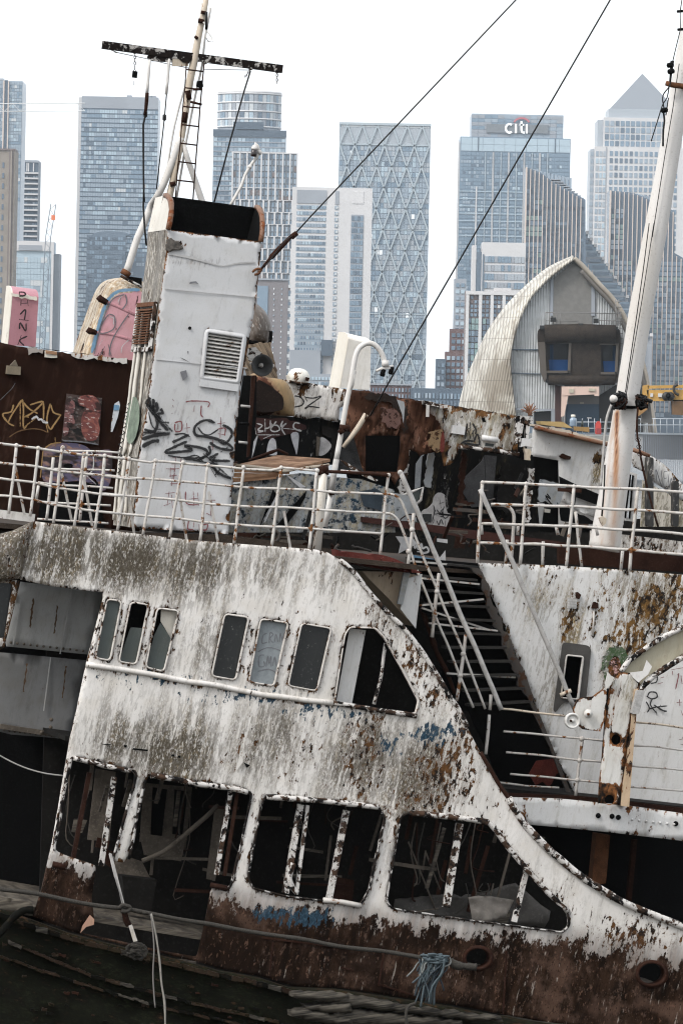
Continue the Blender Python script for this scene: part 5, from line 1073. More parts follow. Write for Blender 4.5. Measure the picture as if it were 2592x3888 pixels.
plate('flaked_patch', ww, Q('k2', '255,280 320,300 330,350 315,500 305,420'), 73.95, M_STEELB, thick=.004)
bx = plate('wall_box', ww, Q('k2', '770,515 885,530 875,605 760,590'), 73.88, M_WALL, thick=.12)
plate('wall_box_roof', ww, Q('k2', '800,520 830,478 850,525'), 73.9, M_WALL, thick=.05)
ribbon('wheelhouse_tag', ww, [Q('k2', '900,500 890,570 880,640'), Q('k2', '890,560 920,545'), Q('k2', '925,490 930,570'), Q('k2', '950,500 980,560 975,600'), Q('k2', '990,520 940,600'), Q('k2', '880,640 915,560'), Q('k2', '915,570 930,640'), Q('k2', '840,685 900,660 960,665'), Q('k2', '870,680 930,690 1010,700'), Q('k2', '960,670 990,600 1010,650 1010,700'), Q('k2', '950,560 960,640')], 73.95, 8, M_SPB)
tube('light_tube', ww, PL(Q('k2', '1030,630 1100,645 1180,655'), 73.88), .04, M_WALL, 8, lump=.1)
fb = plate('fitting_frame', ww, Q('k2', '1045,665 1162,680 1150,725 1040,715'), 73.92, M_RAIL, [Q('k2', '1065,678 1148,690 1142,715 1062,708')], thick=.04)
plate('fitting_glass', ww, Q('k2', '1060,675 1150,688 1145,718 1058,710'), 73.95, M_PANEG, thick=.004)
plate('puncture', ww, rough(Q('k2', '1035,450 1060,440 1068,490 1045,480'), 2, 8), 73.96, M_BLACK, thick=.003)
plate('torn_roof_edge', SHIP, rough(Q('k2', '510,292 640,325 720,345 700,360 600,345 520,330'), 2, 10), 73.8, M_RIM, thick=.3)
for s in ('540,330 535,440', '650,350 720,342'): a, b = Q('k2', s); bar('torn_strip', SHIP, P(*a, 73.75), P(*b, 73.75), .04, .02, M_RAIL)
tube('wheelhouse_gutter', SHIP, PL(Q('k2', '820,712 1000,735 1200,762 1370,785'), 73.9), .03, M_RIM, 7, lump=.3)
for s, m in (('1350,430 1400,440 1420,520 1400,640 1360,700 1345,600', M_RIM), ('1400,430 1510,445 1490,510 1430,500', M_RIM), ('1395,632 1505,645 1500,720 1400,715', M_WALL), ('1440,500 1470,510 1465,640 1440,640', M_RIM), ('1420,720 1480,725 1480,840 1440,840', M_AMAST)):
    plate('corner_debris', SHIP, rough(Q('k2', s), 2.5, 12), 73.7, m, thick=.1)
plate('corner_post', SHIP, Q('k2', '1370,430 1440,440 1450,840 1380,820'), 73.9, M_BLACK, thick=.15)
# dark lobby under the wheelhouse
lob = plate('lobby_wall', SHIP, Q('k2', '360,720 700,780 830,700 1500,790 1568,1500 200,1500 250,1000'), 74.7, M_BCH, thick=.03, grid=16, attrs=lambda X, Y, Dd: {'wr': .55 * np.exp(-((X - 1400 - 690 * .4145) / 16) ** 2) - .15, 'ms': 0 * X, 'ru': -3 + 0 * X, 'bl': 0 * X})
M_PLK = plain('charred_plank', (.05, .05, .052), .8, var=.7, scale=6)
for s in ('1060,790 1170,800 1130,1270 1080,1260', '1030,850 1055,800 1075,1260 940,1270 900,1200 815,1060 850,1020', ):
    plate('charred_board', lob, Q('k2', s), 74.6, M_PLK, thick=.02)
for s in ('430,870 490,780 470,1080 420,1100', '475,790 505,780 500,800'): plate('white_strip', lob, Q('k2', s), 74.55, plain('strip_grey', (.30, .32, .34), .7, var=.5), thick=.01)
plate('painted_bird', lob, cr(Q('k2', '480,1310 530,1280 580,1230 590,1180 630,1135 690,1150 700,1230 720,1320 755,1335 740,1445 480,1445'), 2, True), 74.5, plain('bird_white', (.42, .40, .39), .7, var=.5, scale=10), thick=.004)
ribbon('bird_scrawl', lob, [Q('k2', '590,1250 600,1300 580,1400'), Q('k2', '620,1290 640,1320 600,1330 610,1290'), Q('k2', '650,1330 670,1290 680,1350 650,1350'), Q('k2', '690,1260 670,1330 700,1370 740,1330'), Q('k2', '600,1380 580,1430'), Q('k2', '620,1390 640,1430 660,1380 680,1430'), Q('k2', '700,1390 700,1440'), Q('k2', '640,1240 690,1220'), Q('k2', '650,1200 660,1280')], 74.48, 4, M_SPB)
plate('bird_window', lob, Q('k2', '490,1330 575,1330 570,1410 490,1400'), 74.48, M_GLASS, thick=.003)
plate('hood_glass', SHIP, Q('k2', '285,1165 490,1085 480,1150 430,1235'), 72.4, M_PANEG, thick=.01)
tube('hood_frame', SHIP, PL(Q('k2', '285,1165 490,1085 470,1200 430,1240'), 72.38), .018, M_RAIL, 6, lump=.2)
for s, m in (('195,1130 400,1170 440,1400 240,1390', M_STEELB),): plate('hood_side', SHIP, Q('k2', s), 72.2, m, thick=.03)
for s, m in (('245,690 400,700 440,760 270,850 290,760', M_SPW), ('625,710 720,720 720,755 625,740', M_SPW), ('700,820 705,930 640,900', M_SPW), ('400,860 500,880 600,900 590,920 420,895', M_SPBL)):
    plate('loose_panel', SHIP, Q('k5', s), 71.6, m, thick=.01)
ribbon('panel_script', SHIP, [Q('k5', '415,760 420,800 445,760 450,810 480,760 490,800 530,790 545,830 480,850'), Q('k5', '440,830 530,840')], 71.55, 8, M_SPW)
# ---------------------------------------------------------------- starboard wing and bow works
wg = plate('wing_side', SHIP, Q('k3', '195,540 400,585 650,650 885,700 860,1000 840,1250 790,1380 600,1300 440,1200 430,840 185,800'), 75.2, M_WALL, thick=.03, grid=20, wob=.004, attrs=lambda X, Y, Dd: {'wr': blobs([(1375, 1055, 14, 12, 1.6)])(X, Y), 'ms': blobs([(1372, 1085, 14, 30, 1)])(X, Y), 'ru': -3 + 0 * X, 'bl': 0 * X})
plate('wing_dark', SHIP, Q('k3', '150,780 430,835 430,940 800,1160 1000,1300 1000,1500 -100,1500 -100,900'), 75.6, M_BLACK, thick=.03)
plate('wing_lower', SHIP, Q('k3', '430,1100 600,1160 820,1250 800,1447 430,1447'), 75.5, M_WALL, thick=.02)
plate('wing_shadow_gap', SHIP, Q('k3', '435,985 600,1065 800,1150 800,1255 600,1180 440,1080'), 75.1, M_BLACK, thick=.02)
plate('wing_box', SHIP, Q('k3', '160,1205 300,1235 275,1425 140,1420'), 75.0, M_WALL, thick=.1)
for s in ('125,1350 232,1352 228,1420 125,1420', '300,1280 355,1290 350,1320 302,1315'): plate('wing_patch', SHIP, Q('k3', s), 74.95, M_BLACK if '125' in s else M_CREAM, thick=.03)
plate('wing_patch', SHIP, rough(Q('k3', '430,1240 520,1275 700,1360 780,1430 600,1430 450,1380'), 3, 14), 75.05, M_BLACK, thick=.03)
plate('bracket_stub', wg, rough(Q('k3', '440,800 470,775 500,790 540,800 530,830 460,820'), 2, 10), 75.12, M_DRUST, thick=.06)
rt = plate('wing_roof_edge', SHIP, rough(Q('k3', '205,522 400,570 640,630 890,690 890,668 650,605 400,540 210,505'), 1.5, 12), 75.0, M_AMAST, thick=.5)
tube('wing_roof_pipe', SHIP, PL(Q('k3', '210,535 420,585 640,640 880,690'), 74.9), .03, M_RIMR, 7, lump=.2)
plate('loose_roof_sheet', SHIP, Q('k3', '260,480 470,485 560,545 420,530 270,510'), 75.6, plain('yellow_board', (.36, .26, .12), .8, var=.3), thick=.25)
plate('loose_roof_sheet', SHIP, Q('k3', '580,528 710,535 710,580 585,565'), 75.7, plain('tan_board', (.28, .18, .08), .8, var=.3), thick=.1)
plate('bow_shield', SHIP, cr(Q('k3', '1095,735 1250,785 1400,880 1520,1010 1600,1100'), 3) + Q('k3', '1700,1250 1600,1230 1530,1190 1470,1180 1400,1100 1310,1040 1290,1000 1240,960 1120,900 1085,800'), 74.6, M_WALL, thick=.03, grid=16, wob=.004, attrs=lambda X, Y, Dd: {'wr': .5 * np.exp(-(Dd / 9) ** 2), 'ms': .2 + 0 * X, 'ru': -3 + 0 * X, 'bl': 0 * X})
ribbon('bow_letters', SHIP, [Q('k3', '1330,1040 1320,920 1375,1080 1370,930'), Q('k3', '1420,940 1395,945 1395,1000 1420,1000'), Q('k3', '1395,1000 1395,1090 1440,1090'), Q('k3', '1430,960 1445,1090 1460,1000 1480,1100 1490,990')], 74.56, 3, M_SPGY)
tube('bow_shield_edge', SHIP, PL(Q('k3', '1090,738 1180,768 1260,800'), 74.5), .03, M_RIMR, 7, lump=.2)
plate('bow_panel', SHIP, Q('k3', '1200,1020 1480,1170 1568,1200 1700,1220 1700,1447 1180,1447'), 75.0, M_CREAM, thick=.03, grid=30, attrs=lambda X, Y, Dd: {'wr': .1 + 0 * X, 'ms': .6 + 0 * X, 'ru': -3 + 0 * X, 'bl': 0 * X})
for s in ('1240,805 1300,815 1298,1000 1300,1447 1238,1447 1240,1000', '1480,1040 1505,1020 1532,1040 1530,1447 1478,1447'): plate('bow_post', SHIP, rnd(Q('k3', s), 8), 74.4, M_RIM if False else weathered('tarred_post', (.02, .02, .02), chip=.25, cs=9, rust=(.35, .33, .31), dark=(.05, .04, .03)), thick=.12)
plate('window_jamb', SHIP, Q('k3', '1075,940 1150,965 1110,1400 1040,1390'), 74.8, M_WALL, [Q('k3', '1085,970 1125,980 1090,1370 1055,1360')], thick=.05)
for s in ('1072,965 1095,970 1045,1370 1030,1360', '1105,975 1118,980 1085,1375 1072,1370'): plate('window_slat', SHIP, Q('k3', s), 74.78, M_BLACK, thick=.02)
plate('flaked_jamb', SHIP, Q('k3', '1020,1100 1060,1100 1020,1447 975,1447'), 74.6, M_RIM, thick=.04)
plate('bow_bulwark', SHIP, Q('r6', '1150,380 1568,430 1720,445 1720,505 1568,495 1150,450'), 72.6, M_WHITE, thick=.1, grid=20, attrs=lambda X, Y, Dd: {'wr': .4 + 0 * X, 'ms': .4 + 0 * X, 'ru': -3 + 0 * X, 'bl': 0 * X})
plate('bow_deck_edge', SHIP, Q('r6', '1000,430 1568,500 1720,520 1720,580 1568,570 1000,530'), 72.2, M_DRUST, thick=.1)
# litter of the burnt deck
dr = random.Random(5)
for i in range(62):
    x = dr.uniform(565, 1340); y = dr.uniform(1120, 1262) if x > 860 else dr.uniform(1225, 1262); d_ = dr.uniform(70.2, 73.6); ty = dr.random(); mm_ = (M_DRUST, M_STRG, M_DRUST, M_INTG, M_BCH, M_DWOOD, M_STRG, M_BCH)[i % 8]
    if ty < .45:
        an = dr.choice((-1.37, .08, -3.0)) + dr.uniform(-.12, .12); l_ = dr.uniform(25, 95); bar('deck_wreckage', SHIP, P(x * 1.653, y * 1.653, d_), P((x + l_ * math.cos(an)) * 1.653, (y + l_ * math.sin(an) * .7) * 1.653, d_ + dr.uniform(-.3, .3)), dr.uniform(.02, .05), .02, mm_)
    elif ty < .9:
        q = [(x, y)]
        for k in range(4): q.append((q[-1][0] + dr.uniform(-22, 22), q[-1][1] + dr.uniform(-16, 14)))
        tube('bent_pipe', SHIP, PL(cr([(a * 1.653, b * 1.653) for a, b in q], 3), d_), dr.uniform(.008, .02), mm_, 6)
    else:
        w_, h_ = dr.uniform(10, 34), dr.uniform(12, 36); q = [(x, y), (x + w_, y + dr.uniform(-4, 8)), (x + w_ * dr.uniform(.4, .9), y + h_), (x - w_ * .2, y + h_ * dr.uniform(.5, 1))]
        plate('torn_plate', SHIP, rough([(a * 1.653, b * 1.653) for a, b in q], 2, 8), d_, mm_, thick=.012)
for s, m in (('560,1090 600,1100 590,1240 548,1235', M_DRUST), ('930,1000 945,1002 930,1160 916,1158', M_RIM), ('985,1010 1000,1012 990,1120 975,1118', M_STEELB), ('1060,1040 1072,1042 1060,1190 1048,1188', M_DRUST), ('1150,1060 1200,1070 1192,1180 1140,1170', M_INT), ('1215,1075 1228,1077 1216,1200 1204,1198', M_RIM), ('1240,1100 1300,1115 1285,1160 1235,1150', M_STEELB)):
    plate('broken_partition', SHIP, rough(Q('d', s), 2.5, 10), 74.35, m, thick=.05)
# ---------------------------------------------------------------- ventilators and fittings
def hood_vent(name, TL, TR, BR, BL, d, depth, arc, mats, parent=SHIP):
    """a ventilator trunk whose top turns over to the back; corners in pixels"""
    tl, tr, br, bl = [P(*p, d) for p in (TL, TR, BR, BL)]; e = empty(name, parent=parent)
    L = []; R = []
    for i in range(4): L.append(bl.lerp(tl, i / 3)); R.append(br.lerp(tr, i / 3))
    upL = (tl - bl).normalized(); upR = (tr - br).normalized()
    for k in range(1, 9):
        t = k / 8 * math.pi / 2; o = NS * depth * .75 * (1 - math.cos(t))
        L.append(tl + upL * arc * math.sin(t) + o); R.append(tr + upR * arc * math.sin(t) + o)
    L.append(L[-1] + NS * depth * .25); R.append(R[-1] + NS * depth * .25)
    n = len(L); V = L + R; F = [[i, n + i, n + i + 1, i + 1] for i in range(n - 1)]
    mesh_obj('front', V, F, mats[0], e, smooth=False)
    for S, nm in ((L, 'left_cheek'), (R, 'right_cheek')):
        pts = S + [S[0] + NS * depth]; th = Vector((.012 if S is L else -.012, 0, 0)); k = len(pts)
        mesh_obj('cheek', pts + [p + th for p in pts], [list(range(k)), [k + i for i in range(k)][::-1]] + [[i, (i + 1) % k, k + (i + 1) % k, k + i] for i in range(k)], mats[1], e)
    return e
hv = hood_vent('ventilator_hood', *Q('r4', '35,465 140,490 135,700 -5,690'), 76.5, .7, .10, (weathered('vent_white', (.66, .635, .60), chip=.05, cs=13, streak=.3, tone=.5), M_CREAM))
M_PINK = weathered('pink_sprayed_vent', (.40, .195, .23), chip=-.1, streak=.25, cs=9, tone=.6, moss=(.22, .10, .12))
ph = hood_vent('ventilator_hood', *Q('m1', '98,1865 325,1895 300,2300 60,2285'), 77.0, .55, .14, (M_PINK, M_CREAM))
ph['label'] = 'pink sprayed ventilator hood lettered PH1NK'
ribbon('vent_letters', ph, [Q('m1', '162,1838 168,1880'), Q('m1', '160,1838 200,1840 215,1858 195,1870 168,1868'), Q('m1', '178,1905 175,1952'), Q('m1', '230,1905 238,1955'), Q('m1', '178,1935 238,1930'), Q('m1', '168,2028 215,1988 205,2075'), Q('m1', '160,2068 242,2078'), Q('m1', '165,2150 170,2098 215,2165 220,2100'), Q('m1', '180,2200 150,2285'), Q('m1', '230,2210 165,2245 205,2290')], 76.94, 6.5, M_SPB)
plate('white_spray_band', ph, rough(Q('m1', '100,1845 320,1880 322,1905 200,1892 100,1875'), 2, 10), 76.97, M_CREAM, thick=.004)
# big sprayed ventilator behind the funnel
pv = empty('sprayed_ventilator', parent=SHIP)
pvo = cr(Q('r3', '350,560 365,530 400,430 455,280 490,215 530,190 570,183') , 3) + Q('r3', '640,195 700,230 700,600 380,600')
plate('trunk', pv, pvo, 76.2, weathered('bare_vent_paint', (.58, .54, .47), chip=.2, streak=.7, cs=7, tone=.8, moss=(.26, .17, .08)), thick=.6, grid=13, bulge=(.35, 90), attrs=lambda X, Y, Dd: {'wr': .15 + 0 * X, 'ms': .5 + 0 * X, 'ru': -3 + 0 * X, 'bl': 0 * X})
pk = cr(Q('r3', '425,540 445,440 480,350 505,290 550,258 600,255 660,262 660,580 420,580'), 2, True)
plate('pink_spray', pv, pk, 76.2 - .365, weathered('pink_spray_coat', (.54, .29, .32), chip=.15, streak=.3, cs=12, tone=.7, dark=(.05, .03, .03), rust=(.2, .08, .08)), thick=.004)
ribbon('blue_spray', pv, [Q('r3', '420,530 445,430 475,330 505,275 550,245 640,240')], 75.83, 14, M_SPBL)
ribbon('grey_outline', pv, [Q('r3', '432,535 455,430 490,330 520,280 570,262'), Q('r3', '575,262 580,300 560,330'), Q('r3', '500,352 470,390 460,440 520,420 525,365 500,352'), Q('r3', '590,350 530,440 505,500 500,545'), Q('r3', '480,500 460,540'), Q('r3', '495,490 510,545'), Q('r3', '555,270 545,310')], 75.825, 5, M_SPGY)
ribbon('white_highlight', pv, [Q('r3', '560,268 545,285 540,300'), Q('r3', '500,365 520,370 520,400'), Q('r3', '590,470 560,500 555,530'), Q('r3', '470,470 450,500')], 75.82, 3, M_SPW)
for s in ('452,280 490,300 570,335 640,365', '400,425 440,435 520,450 640,480'): tube('batten', pv, PL(cr(Q('r3', s), 3), 75.86), .035, M_PINK if False else plain('batten_pink', (.40, .20, .22), .7, var=.8, scale=8), 7, lump=.1)
for s in ('448,272 460,285 490,302', '398,420 410,428 440,436'): tube('batten_end', pv, PL(Q('r3', s), 75.84), .042, M_DRUST, 7, lump=.3)
plate('broken_top', pv, Q('r3', '555,182 600,180 650,188 650,225 620,215 590,200'), 75.9, M_BLACK, thick=.02)
tube('top_rim', pv, PL(Q('r3', '553,180 600,205 650,230'), 75.86), .02, M_RIM, 6, lump=.2)
# canvas bundle and scorched stump right of the funnel
cb = empty('canvas_covered_boat_end', parent=SHIP)
plate('canvas', cb, cr(Q('r3', '1150,300 1175,305 1210,335 1235,380 1240,430 1225,480 1190,490 1130,490 1130,330'), 3, True), 74.6, weathered('dirty_canvas', (.48, .47, .45), chip=.0, streak=1.0, cs=8, tone=.9, lean=-20, moss=(.14, .11, .09)), thick=.3, grid=9, bulge=(.3, 70), attrs=lambda X, Y, Dd: {'wr': 0 * X, 'ms': 1 + 0 * X, 'ru': -3 + 0 * X, 'bl': 0 * X})
tube('canvas_rope', cb, PL(cr(Q('r3', '1130,478 1170,487 1210,497 1235,480 1240,430'), 3), 74.4), .025, M_BLACK, 6, lump=.3)
plate('weathered_stump', cb, rough(Q('r3', '1120,495 1238,480 1255,560 1275,650 1150,660'), 2, 12), 74.3, wood('stump_wood', (.26, .20, .14), (.05, .035, .025), lean=60), thick=.3)
# loudspeaker
ls = empty('loudspeaker', parent=SHIP)
c = P(*Q('r3', '1197,587')[0], 71.2); axl = -NS + Vector((0, 0, -.02))
lathe('horn', ls, [(.028, -.20), (.03, -.12), (.055, -.05), (.1, .0), (.138, .04), (.142, .05), (.136, .055), (.10, .02), (.05, -.03), (.03, -.05)], c, axl, plain('speaker_grey', (.045, .045, .045), .5, var=.4), 26)
lathe('phase_plug', ls, [(.001, .03), (.02, .02), (.03, -.01), (.03, -.05)], c, axl, M_GREYP, 14)
tube('yoke', ls, [P(*Q('r3', '1145,580')[0], 71.3), P(*Q('r3', '1165,582')[0], 71.25)], .02, M_RAIL, 7)
tube('yoke', ls, [P(*Q('r3', '1238,590')[0], 71.25), P(*Q('r3', '1255,590')[0], 71.25)], .02, M_RAIL, 7)
plate('bracket', ls, rough(cr(Q('r3', '1130,510 1170,508 1205,535 1180,560 1140,565'), 2, True), 2, 10), 71.5, M_RIM, thick=.05)
# little dome lamp
dl = empty('dome_lamp', parent=SHIP)
c = P(*Q('r3', '1365,655')[0], 74.3)
lathe('dome', dl, [(.14, -.02), (.155, .02), (.145, .08), (.11, .13), (.06, .155), (.001, .16)], c, Vector((.1, 0, 1)), weathered('dome_paint', (.62, .60, .55), chip=.2, cs=9), 22)
lathe('dome_plate', dl, [(.001, -.05), (.18, -.05), (.18, -.02), (.001, -.02)], c, Vector((.1, 0, 1)), M_RIM, 18)
plate('dome_bracket', dl, Q('k1', '575,60 590,55 615,95 580,105'), 74.1, M_CREAM, thick=.05)
plate('dome_bracket', dl, Q('k1', '755,75 785,85 770,115 750,105'), 74.1, M_DRUST, thick=.05)
# swan-neck lamp on the rail
sn = empty('swan_neck_lamp', parent=SHIP)
lower = Q('k1', '925,1450 985,1110'); mid_ = Q('k1', '985,1110 1030,830'); upp = Q('k1', '1030,830 1085,520 1130,270 1190,10') + Q('r4', '45,700 62,580 78,520 105,492 135,485 165,500 190,535 203,575')
tube('post', sn, PL(lower, 67.9), .033, M_MAST, 9)
tube('post_sleeve', sn, PL(mid_, 67.9), .037, M_GREYP, 9)
tube('neck', sn, PL(cr(upp, 3), 67.9), .033, M_MAST, 9)
for s in ('985,1120 985,1160', '1060,545 1145,555', '1065,560 1085,595'): a, b = Q('k1', s); tube('clamp', sn, [P(*a, 67.85), P(*b, 67.85)], .042, M_DRUST, 7, lump=.4)
tube('crossbar', sn, PL(Q('r4', '165,612 200,595 245,588'), 67.88), .018, M_MAST, 7, lump=.2)
lathe('lamp_socket', sn, [(.001, .05), (.04, .05), (.05, -.02), (.001, -.02)], P(*Q('r4', '205,583')[0], 67.88), (0, 0, 1), M_MAST, 12)
for s in ('195,618', '233,608'): lathe('lamp', sn, [(.001, .04), (.03, .035), (.032, -.04), (.024, -.055), (.001, -.055)], P(*Q('r4', s)[0], 67.88), (.2, 0, 1), M_BLACK, 12)
for s in ('185,607 232,604 230,590 200,592',): plate('lamp_plate', sn, Q('r4', s), 67.86, M_MAST, thick=.05)
# ================================================================ loose things on and by the wreck
mr = empty('mooring_rope', P(*Q('d', '-20,2040')[0], 66.2)); tag(mr, 'dark mooring rope drawn across the hull with a knot in its middle', 'rope')
tube('rope', mr, PL(cr(Q('r7', '-80,805 0,817 160,838 370,880 560,905 660,925 940,975 1200,1020 1400,1048') + Q('r8', '0,1080 200,1105 360,1130 470,1145'), 4), 66.25), .026, M_ROPE, 8, lump=.15)
tube('knot', mr, PL(cr(Q('r7', '545,905 560,890 585,895 600,905 580,920 555,915'), 3), 66.2), .024, M_ROPE, 7, lump=.3)
tube('knot', mr, PL(cr(Q('r7', '655,925 690,930 685,945'), 3), 66.2), .02, M_ROPE, 7, lump=.3)
hk = empty('hanging_hook', P(*Q('r7', '615,1060')[0], 66.3)); tag(hk, 'wire with a pale metal hook hanging from the mooring rope knot', 'hook')
tube('wire', hk, PL(Q('r7', '500,655 520,740 565,890'), 66.4), .008, M_GREYP, 5)
tube('block', hk, PL(Q('r7', '570,920 580,960 592,985'), 66.3), .04, M_DRUST, 8, lump=.4)
plate('shank', hk, Q('r7', '590,985 605,980 630,1055 612,1058'), 66.25, M_RAIL, thick=.03)
tb = empty('rope_ball', P(*Q('r7', '625,1140')[0], 66.5)); tag(tb, 'dark tangled ball of rope on the hull edge below the hook', 'rope')
def tangle(parent, cx, cy, rx, ry, d, k, r, mat, view='r7', nm='strand'):
    for i in range(k):
        ph = rng.uniform(0, 6.28, 4); a_ = rng.uniform(.3, 1, 2)
        q = [P(*Q(view, f'{cx + rx * a_[0] * math.cos(t + ph[0]) + rx * .2 * math.sin(3 * t + ph[2])},{cy + ry * a_[1] * math.sin(t * 1.0 + ph[1]) + ry * .2 * math.cos(2 * t + ph[3])}')[0], d + .06 * math.sin(t + ph[3])) for t in np.linspace(0, 5.6, 12)]
        tube(nm, parent, q, r, mat, 5)
tangle(tb, 625, 1100, 42, 38, 66.45, 16, .016, M_ROPE)
tangle(tb, 1180, 1215, 40, 22, 66.4, 0, .016, M_ROPE)
tw = empty('hanging_twine', P(*Q('r7', '750,1433')[0], 66.2)); tag(tw, 'two pale strands of knotted twine hanging down from the mooring rope', 'twine')
M_TW = plain('pale_twine', (.24, .225, .20), .9, var=.5, scale=30)
tube('strand', tw, PL(cr(Q('r7', '690,930 700,1010 705,1100 700,1200 705,1300 710,1360'), 3), 66.15), .009, plain('grey_twine', (.16, .15, .14), .9), 5)
tube('strand', tw, PL(cr(Q('r7', '695,930 712,1010 725,1100 735,1180 742,1260 752,1330 755,1450 758,1500'), 3), 66.15), .011, M_TW, 6, lump=.4)
br2 = empty('frayed_blue_rope', P(*Q('r8', '400,1360')[0], 66.2)); tag(br2, 'frayed blue and grey rope end hanging in a tuft from the mooring rope', 'rope')
M_FR = plain('blue_grey_fibre', (.065, .085, .095), .9, var=.7, scale=20); M_FR2 = plain('pale_fibre', (.17, .18, .175), .9, var=.5, scale=20); M_FR3 = plain('dark_fibre', (.03, .038, .045), .9)
for i in range(46):
    x0 = rng.uniform(365, 500); ln_ = rng.uniform(.25, 1.0); sw = rng.normal() * 26
    q = [(x0 + rng.normal() * 4, 1135 + rng.normal() * 8), (x0 - 6 + rng.normal() * 8, 1135 + 70 * ln_), (min(x0, 430) - 10 + sw * .5, 1135 + 140 * ln_), (min(x0, 420) - 15 + sw, 1135 + 225 * ln_)]
    tube('fibre', br2, PL(cr(Q('r8', ' '.join(f'{a:.1f},{b:.1f}' for a, b in q)), 3), 66.2 + rng.normal() * .05), rng.uniform(.007, .016), (M_FR, M_FR2, M_FR3)[int(rng.integers(3))], 5)
tangle(br2, 430, 1135, 65, 22, 66.2, 14, .014, M_FR, 'r8', 'fibre')
tube('tail', br2, PL(cr(Q('r8', '500,1145 530,1165 570,1170 620,1175'), 3), 66.4), .05, M_ROPE, 7, lump=.5)
for nm, s, lab in (('timber_fender', '1340,1290 1568,1290 1600,1300 1600,1330 1440,1335 1338,1312', 'topmost of the split grey timbers floating along the hull at the bottom'), ('timber_fender', '1385,1345 1600,1340 1620,1395 1420,1375', 'narrow middle split timber between the two larger ones at the hull'), ('timber_fender', '1330,1372 1400,1365 1600,1410 1640,1440 1560,1450 1335,1402', 'lowest of the split grey timbers along the hull at the bottom')):
    o = plate(nm, None, rough(Q('r7', s), 2.5, 14), 66.3, M_TIMB, thick=.2, grid=10, bulge=(.08, 22)); tag(o, lab, 'timber', 'split timbers along the hull')
for s, lab in (('-40,1300 100,1310 300,1350 480,1375 740,1405 740,1425 400,1400 200,1375 -40,1350', 'long cracked timber rail below the tuft of blue rope'), ('-40,1358 220,1385 560,1420 560,1450 -40,1450', 'dark waterlogged timber at the very bottom below the long timber rail')):
    o = plate('timber_rail', None, rough(Q('r8', s), 3, 16), 66.35, M_TIMB, thick=.25, grid=11, bulge=(.08, 26)); tag(o, lab, 'timber', 'split timbers along the hull')
tl_ = empty('timber_lashing', P(*Q('r8', '300,1433')[0], 66.2)); tag(tl_, 'loop of thin cord round the long timber rail', 'cord')
tube('cord', tl_, PL(cr(Q('r8', '345,1340 310,1355 300,1400 305,1440'), 3), 66.1), .02, M_ROPE, 6)
fbm = tag(empty('fallen_pole', P(*Q('r7', '650,690')[0], 68.0)), 'dark pole fallen across the second lower window opening', 'pole')
tube('pole', fbm, PL(cr(Q('r7', '652,688 740,650 810,600 880,540 950,480 1000,430'), 3), 68.0), [.03] * 15 + [.022], M_INTG, 7)
tp = plate('tarpaulin_sheet', None, Q('d', '1075,2062 1098,2058 1130,2060 1180,2068 1160,2110 1120,2118 1085,2122 1082,2100'), 67.5, plain('grey_tarp', (.19, .17, .15), .8, var=.5, scale=4), thick=.01, grid=12, wob=.03, wl=60); tag(tp, 'grey crumpled tarpaulin corner hanging in the lower right window opening', 'tarpaulin')
tn = plate('plastic_sheet', None, rough(Q('r8', '250,860 420,845 600,840 800,790 880,850 960,920 940,985 620,985 560,960 250,930'), 3, 20), 68.6, plain('torn_plastic', (.055, .05, .045), .6, var=.8, scale=4), thick=.01, grid=20, wob=.05, wl=160); tag(tn, 'torn dark plastic sheet spread inside the lower right window opening', 'sheet')
# canisters on the wing roof, dead weed on the wheelhouse corner
bt = empty('plastic_bottle', P(*Q('k3', '560,530')[0], 76.2)); tag(bt, 'clear blue plastic bottle with a pale cap standing on the wing roof', 'bottle')
c = P(*Q('k3', '560,530')[0], 76.2)
lathe('body', bt, [(.001, 0), (.045, 0), (.048, .02), (.044, .05), (.048, .07), (.046, .10), (.03, .12), (.022, .13)], c, (0, 0, 1), plain('bottle_blue', (.20, .26, .33), .25, var=.3, spec=.6), 16)
lathe('cap', bt, [(.026, .13), (.03, .135), (.03, .165), (.001, .168)], c, (0, 0, 1), M_CREAM, 14)
sb = empty('small_bottle', P(*Q('k3', '645,530')[0], 76.2)); tag(sb, 'small slim bottle standing beside the blue bottle on the wing roof', 'bottle')
lathe('body', sb, [(.001, 0), (.018, 0), (.018, .06), (.008, .085), (.008, .105), (.001, .105)], P(*Q('k3', '645,535')[0], 76.2), (0, 0, 1), M_PANEG, 12)
wd = empty('dead_weed', P(*Q('k3', '165,430')[0], 74.2)); tag(wd, 'small dry reddish weed growing on the corner of the burnt wheelhouse', 'plant')
M_WD = plain('dry_stem', (.20, .10, .06), .9, var=.5)
for i in range(34):
    a = rng.uniform(-1, 1); h_ = rng.uniform(60, 140)
    q = [(165 + rng.normal() * 10, 430), (165 + a * 25, 430 - h_ * .4), (160 + a * 70 + rng.normal() * 10, 430 - h_ * (1 - .35 * abs(a)))]
    tube('stem' if i < 12 else 'twig', wd, PL(cr(Q('k3', ' '.join(f'{x:.1f},{y:.1f}' for x, y in q)), 3), 74.2 + rng.normal() * .06), .006 if i < 12 else .004, M_WD, 4)
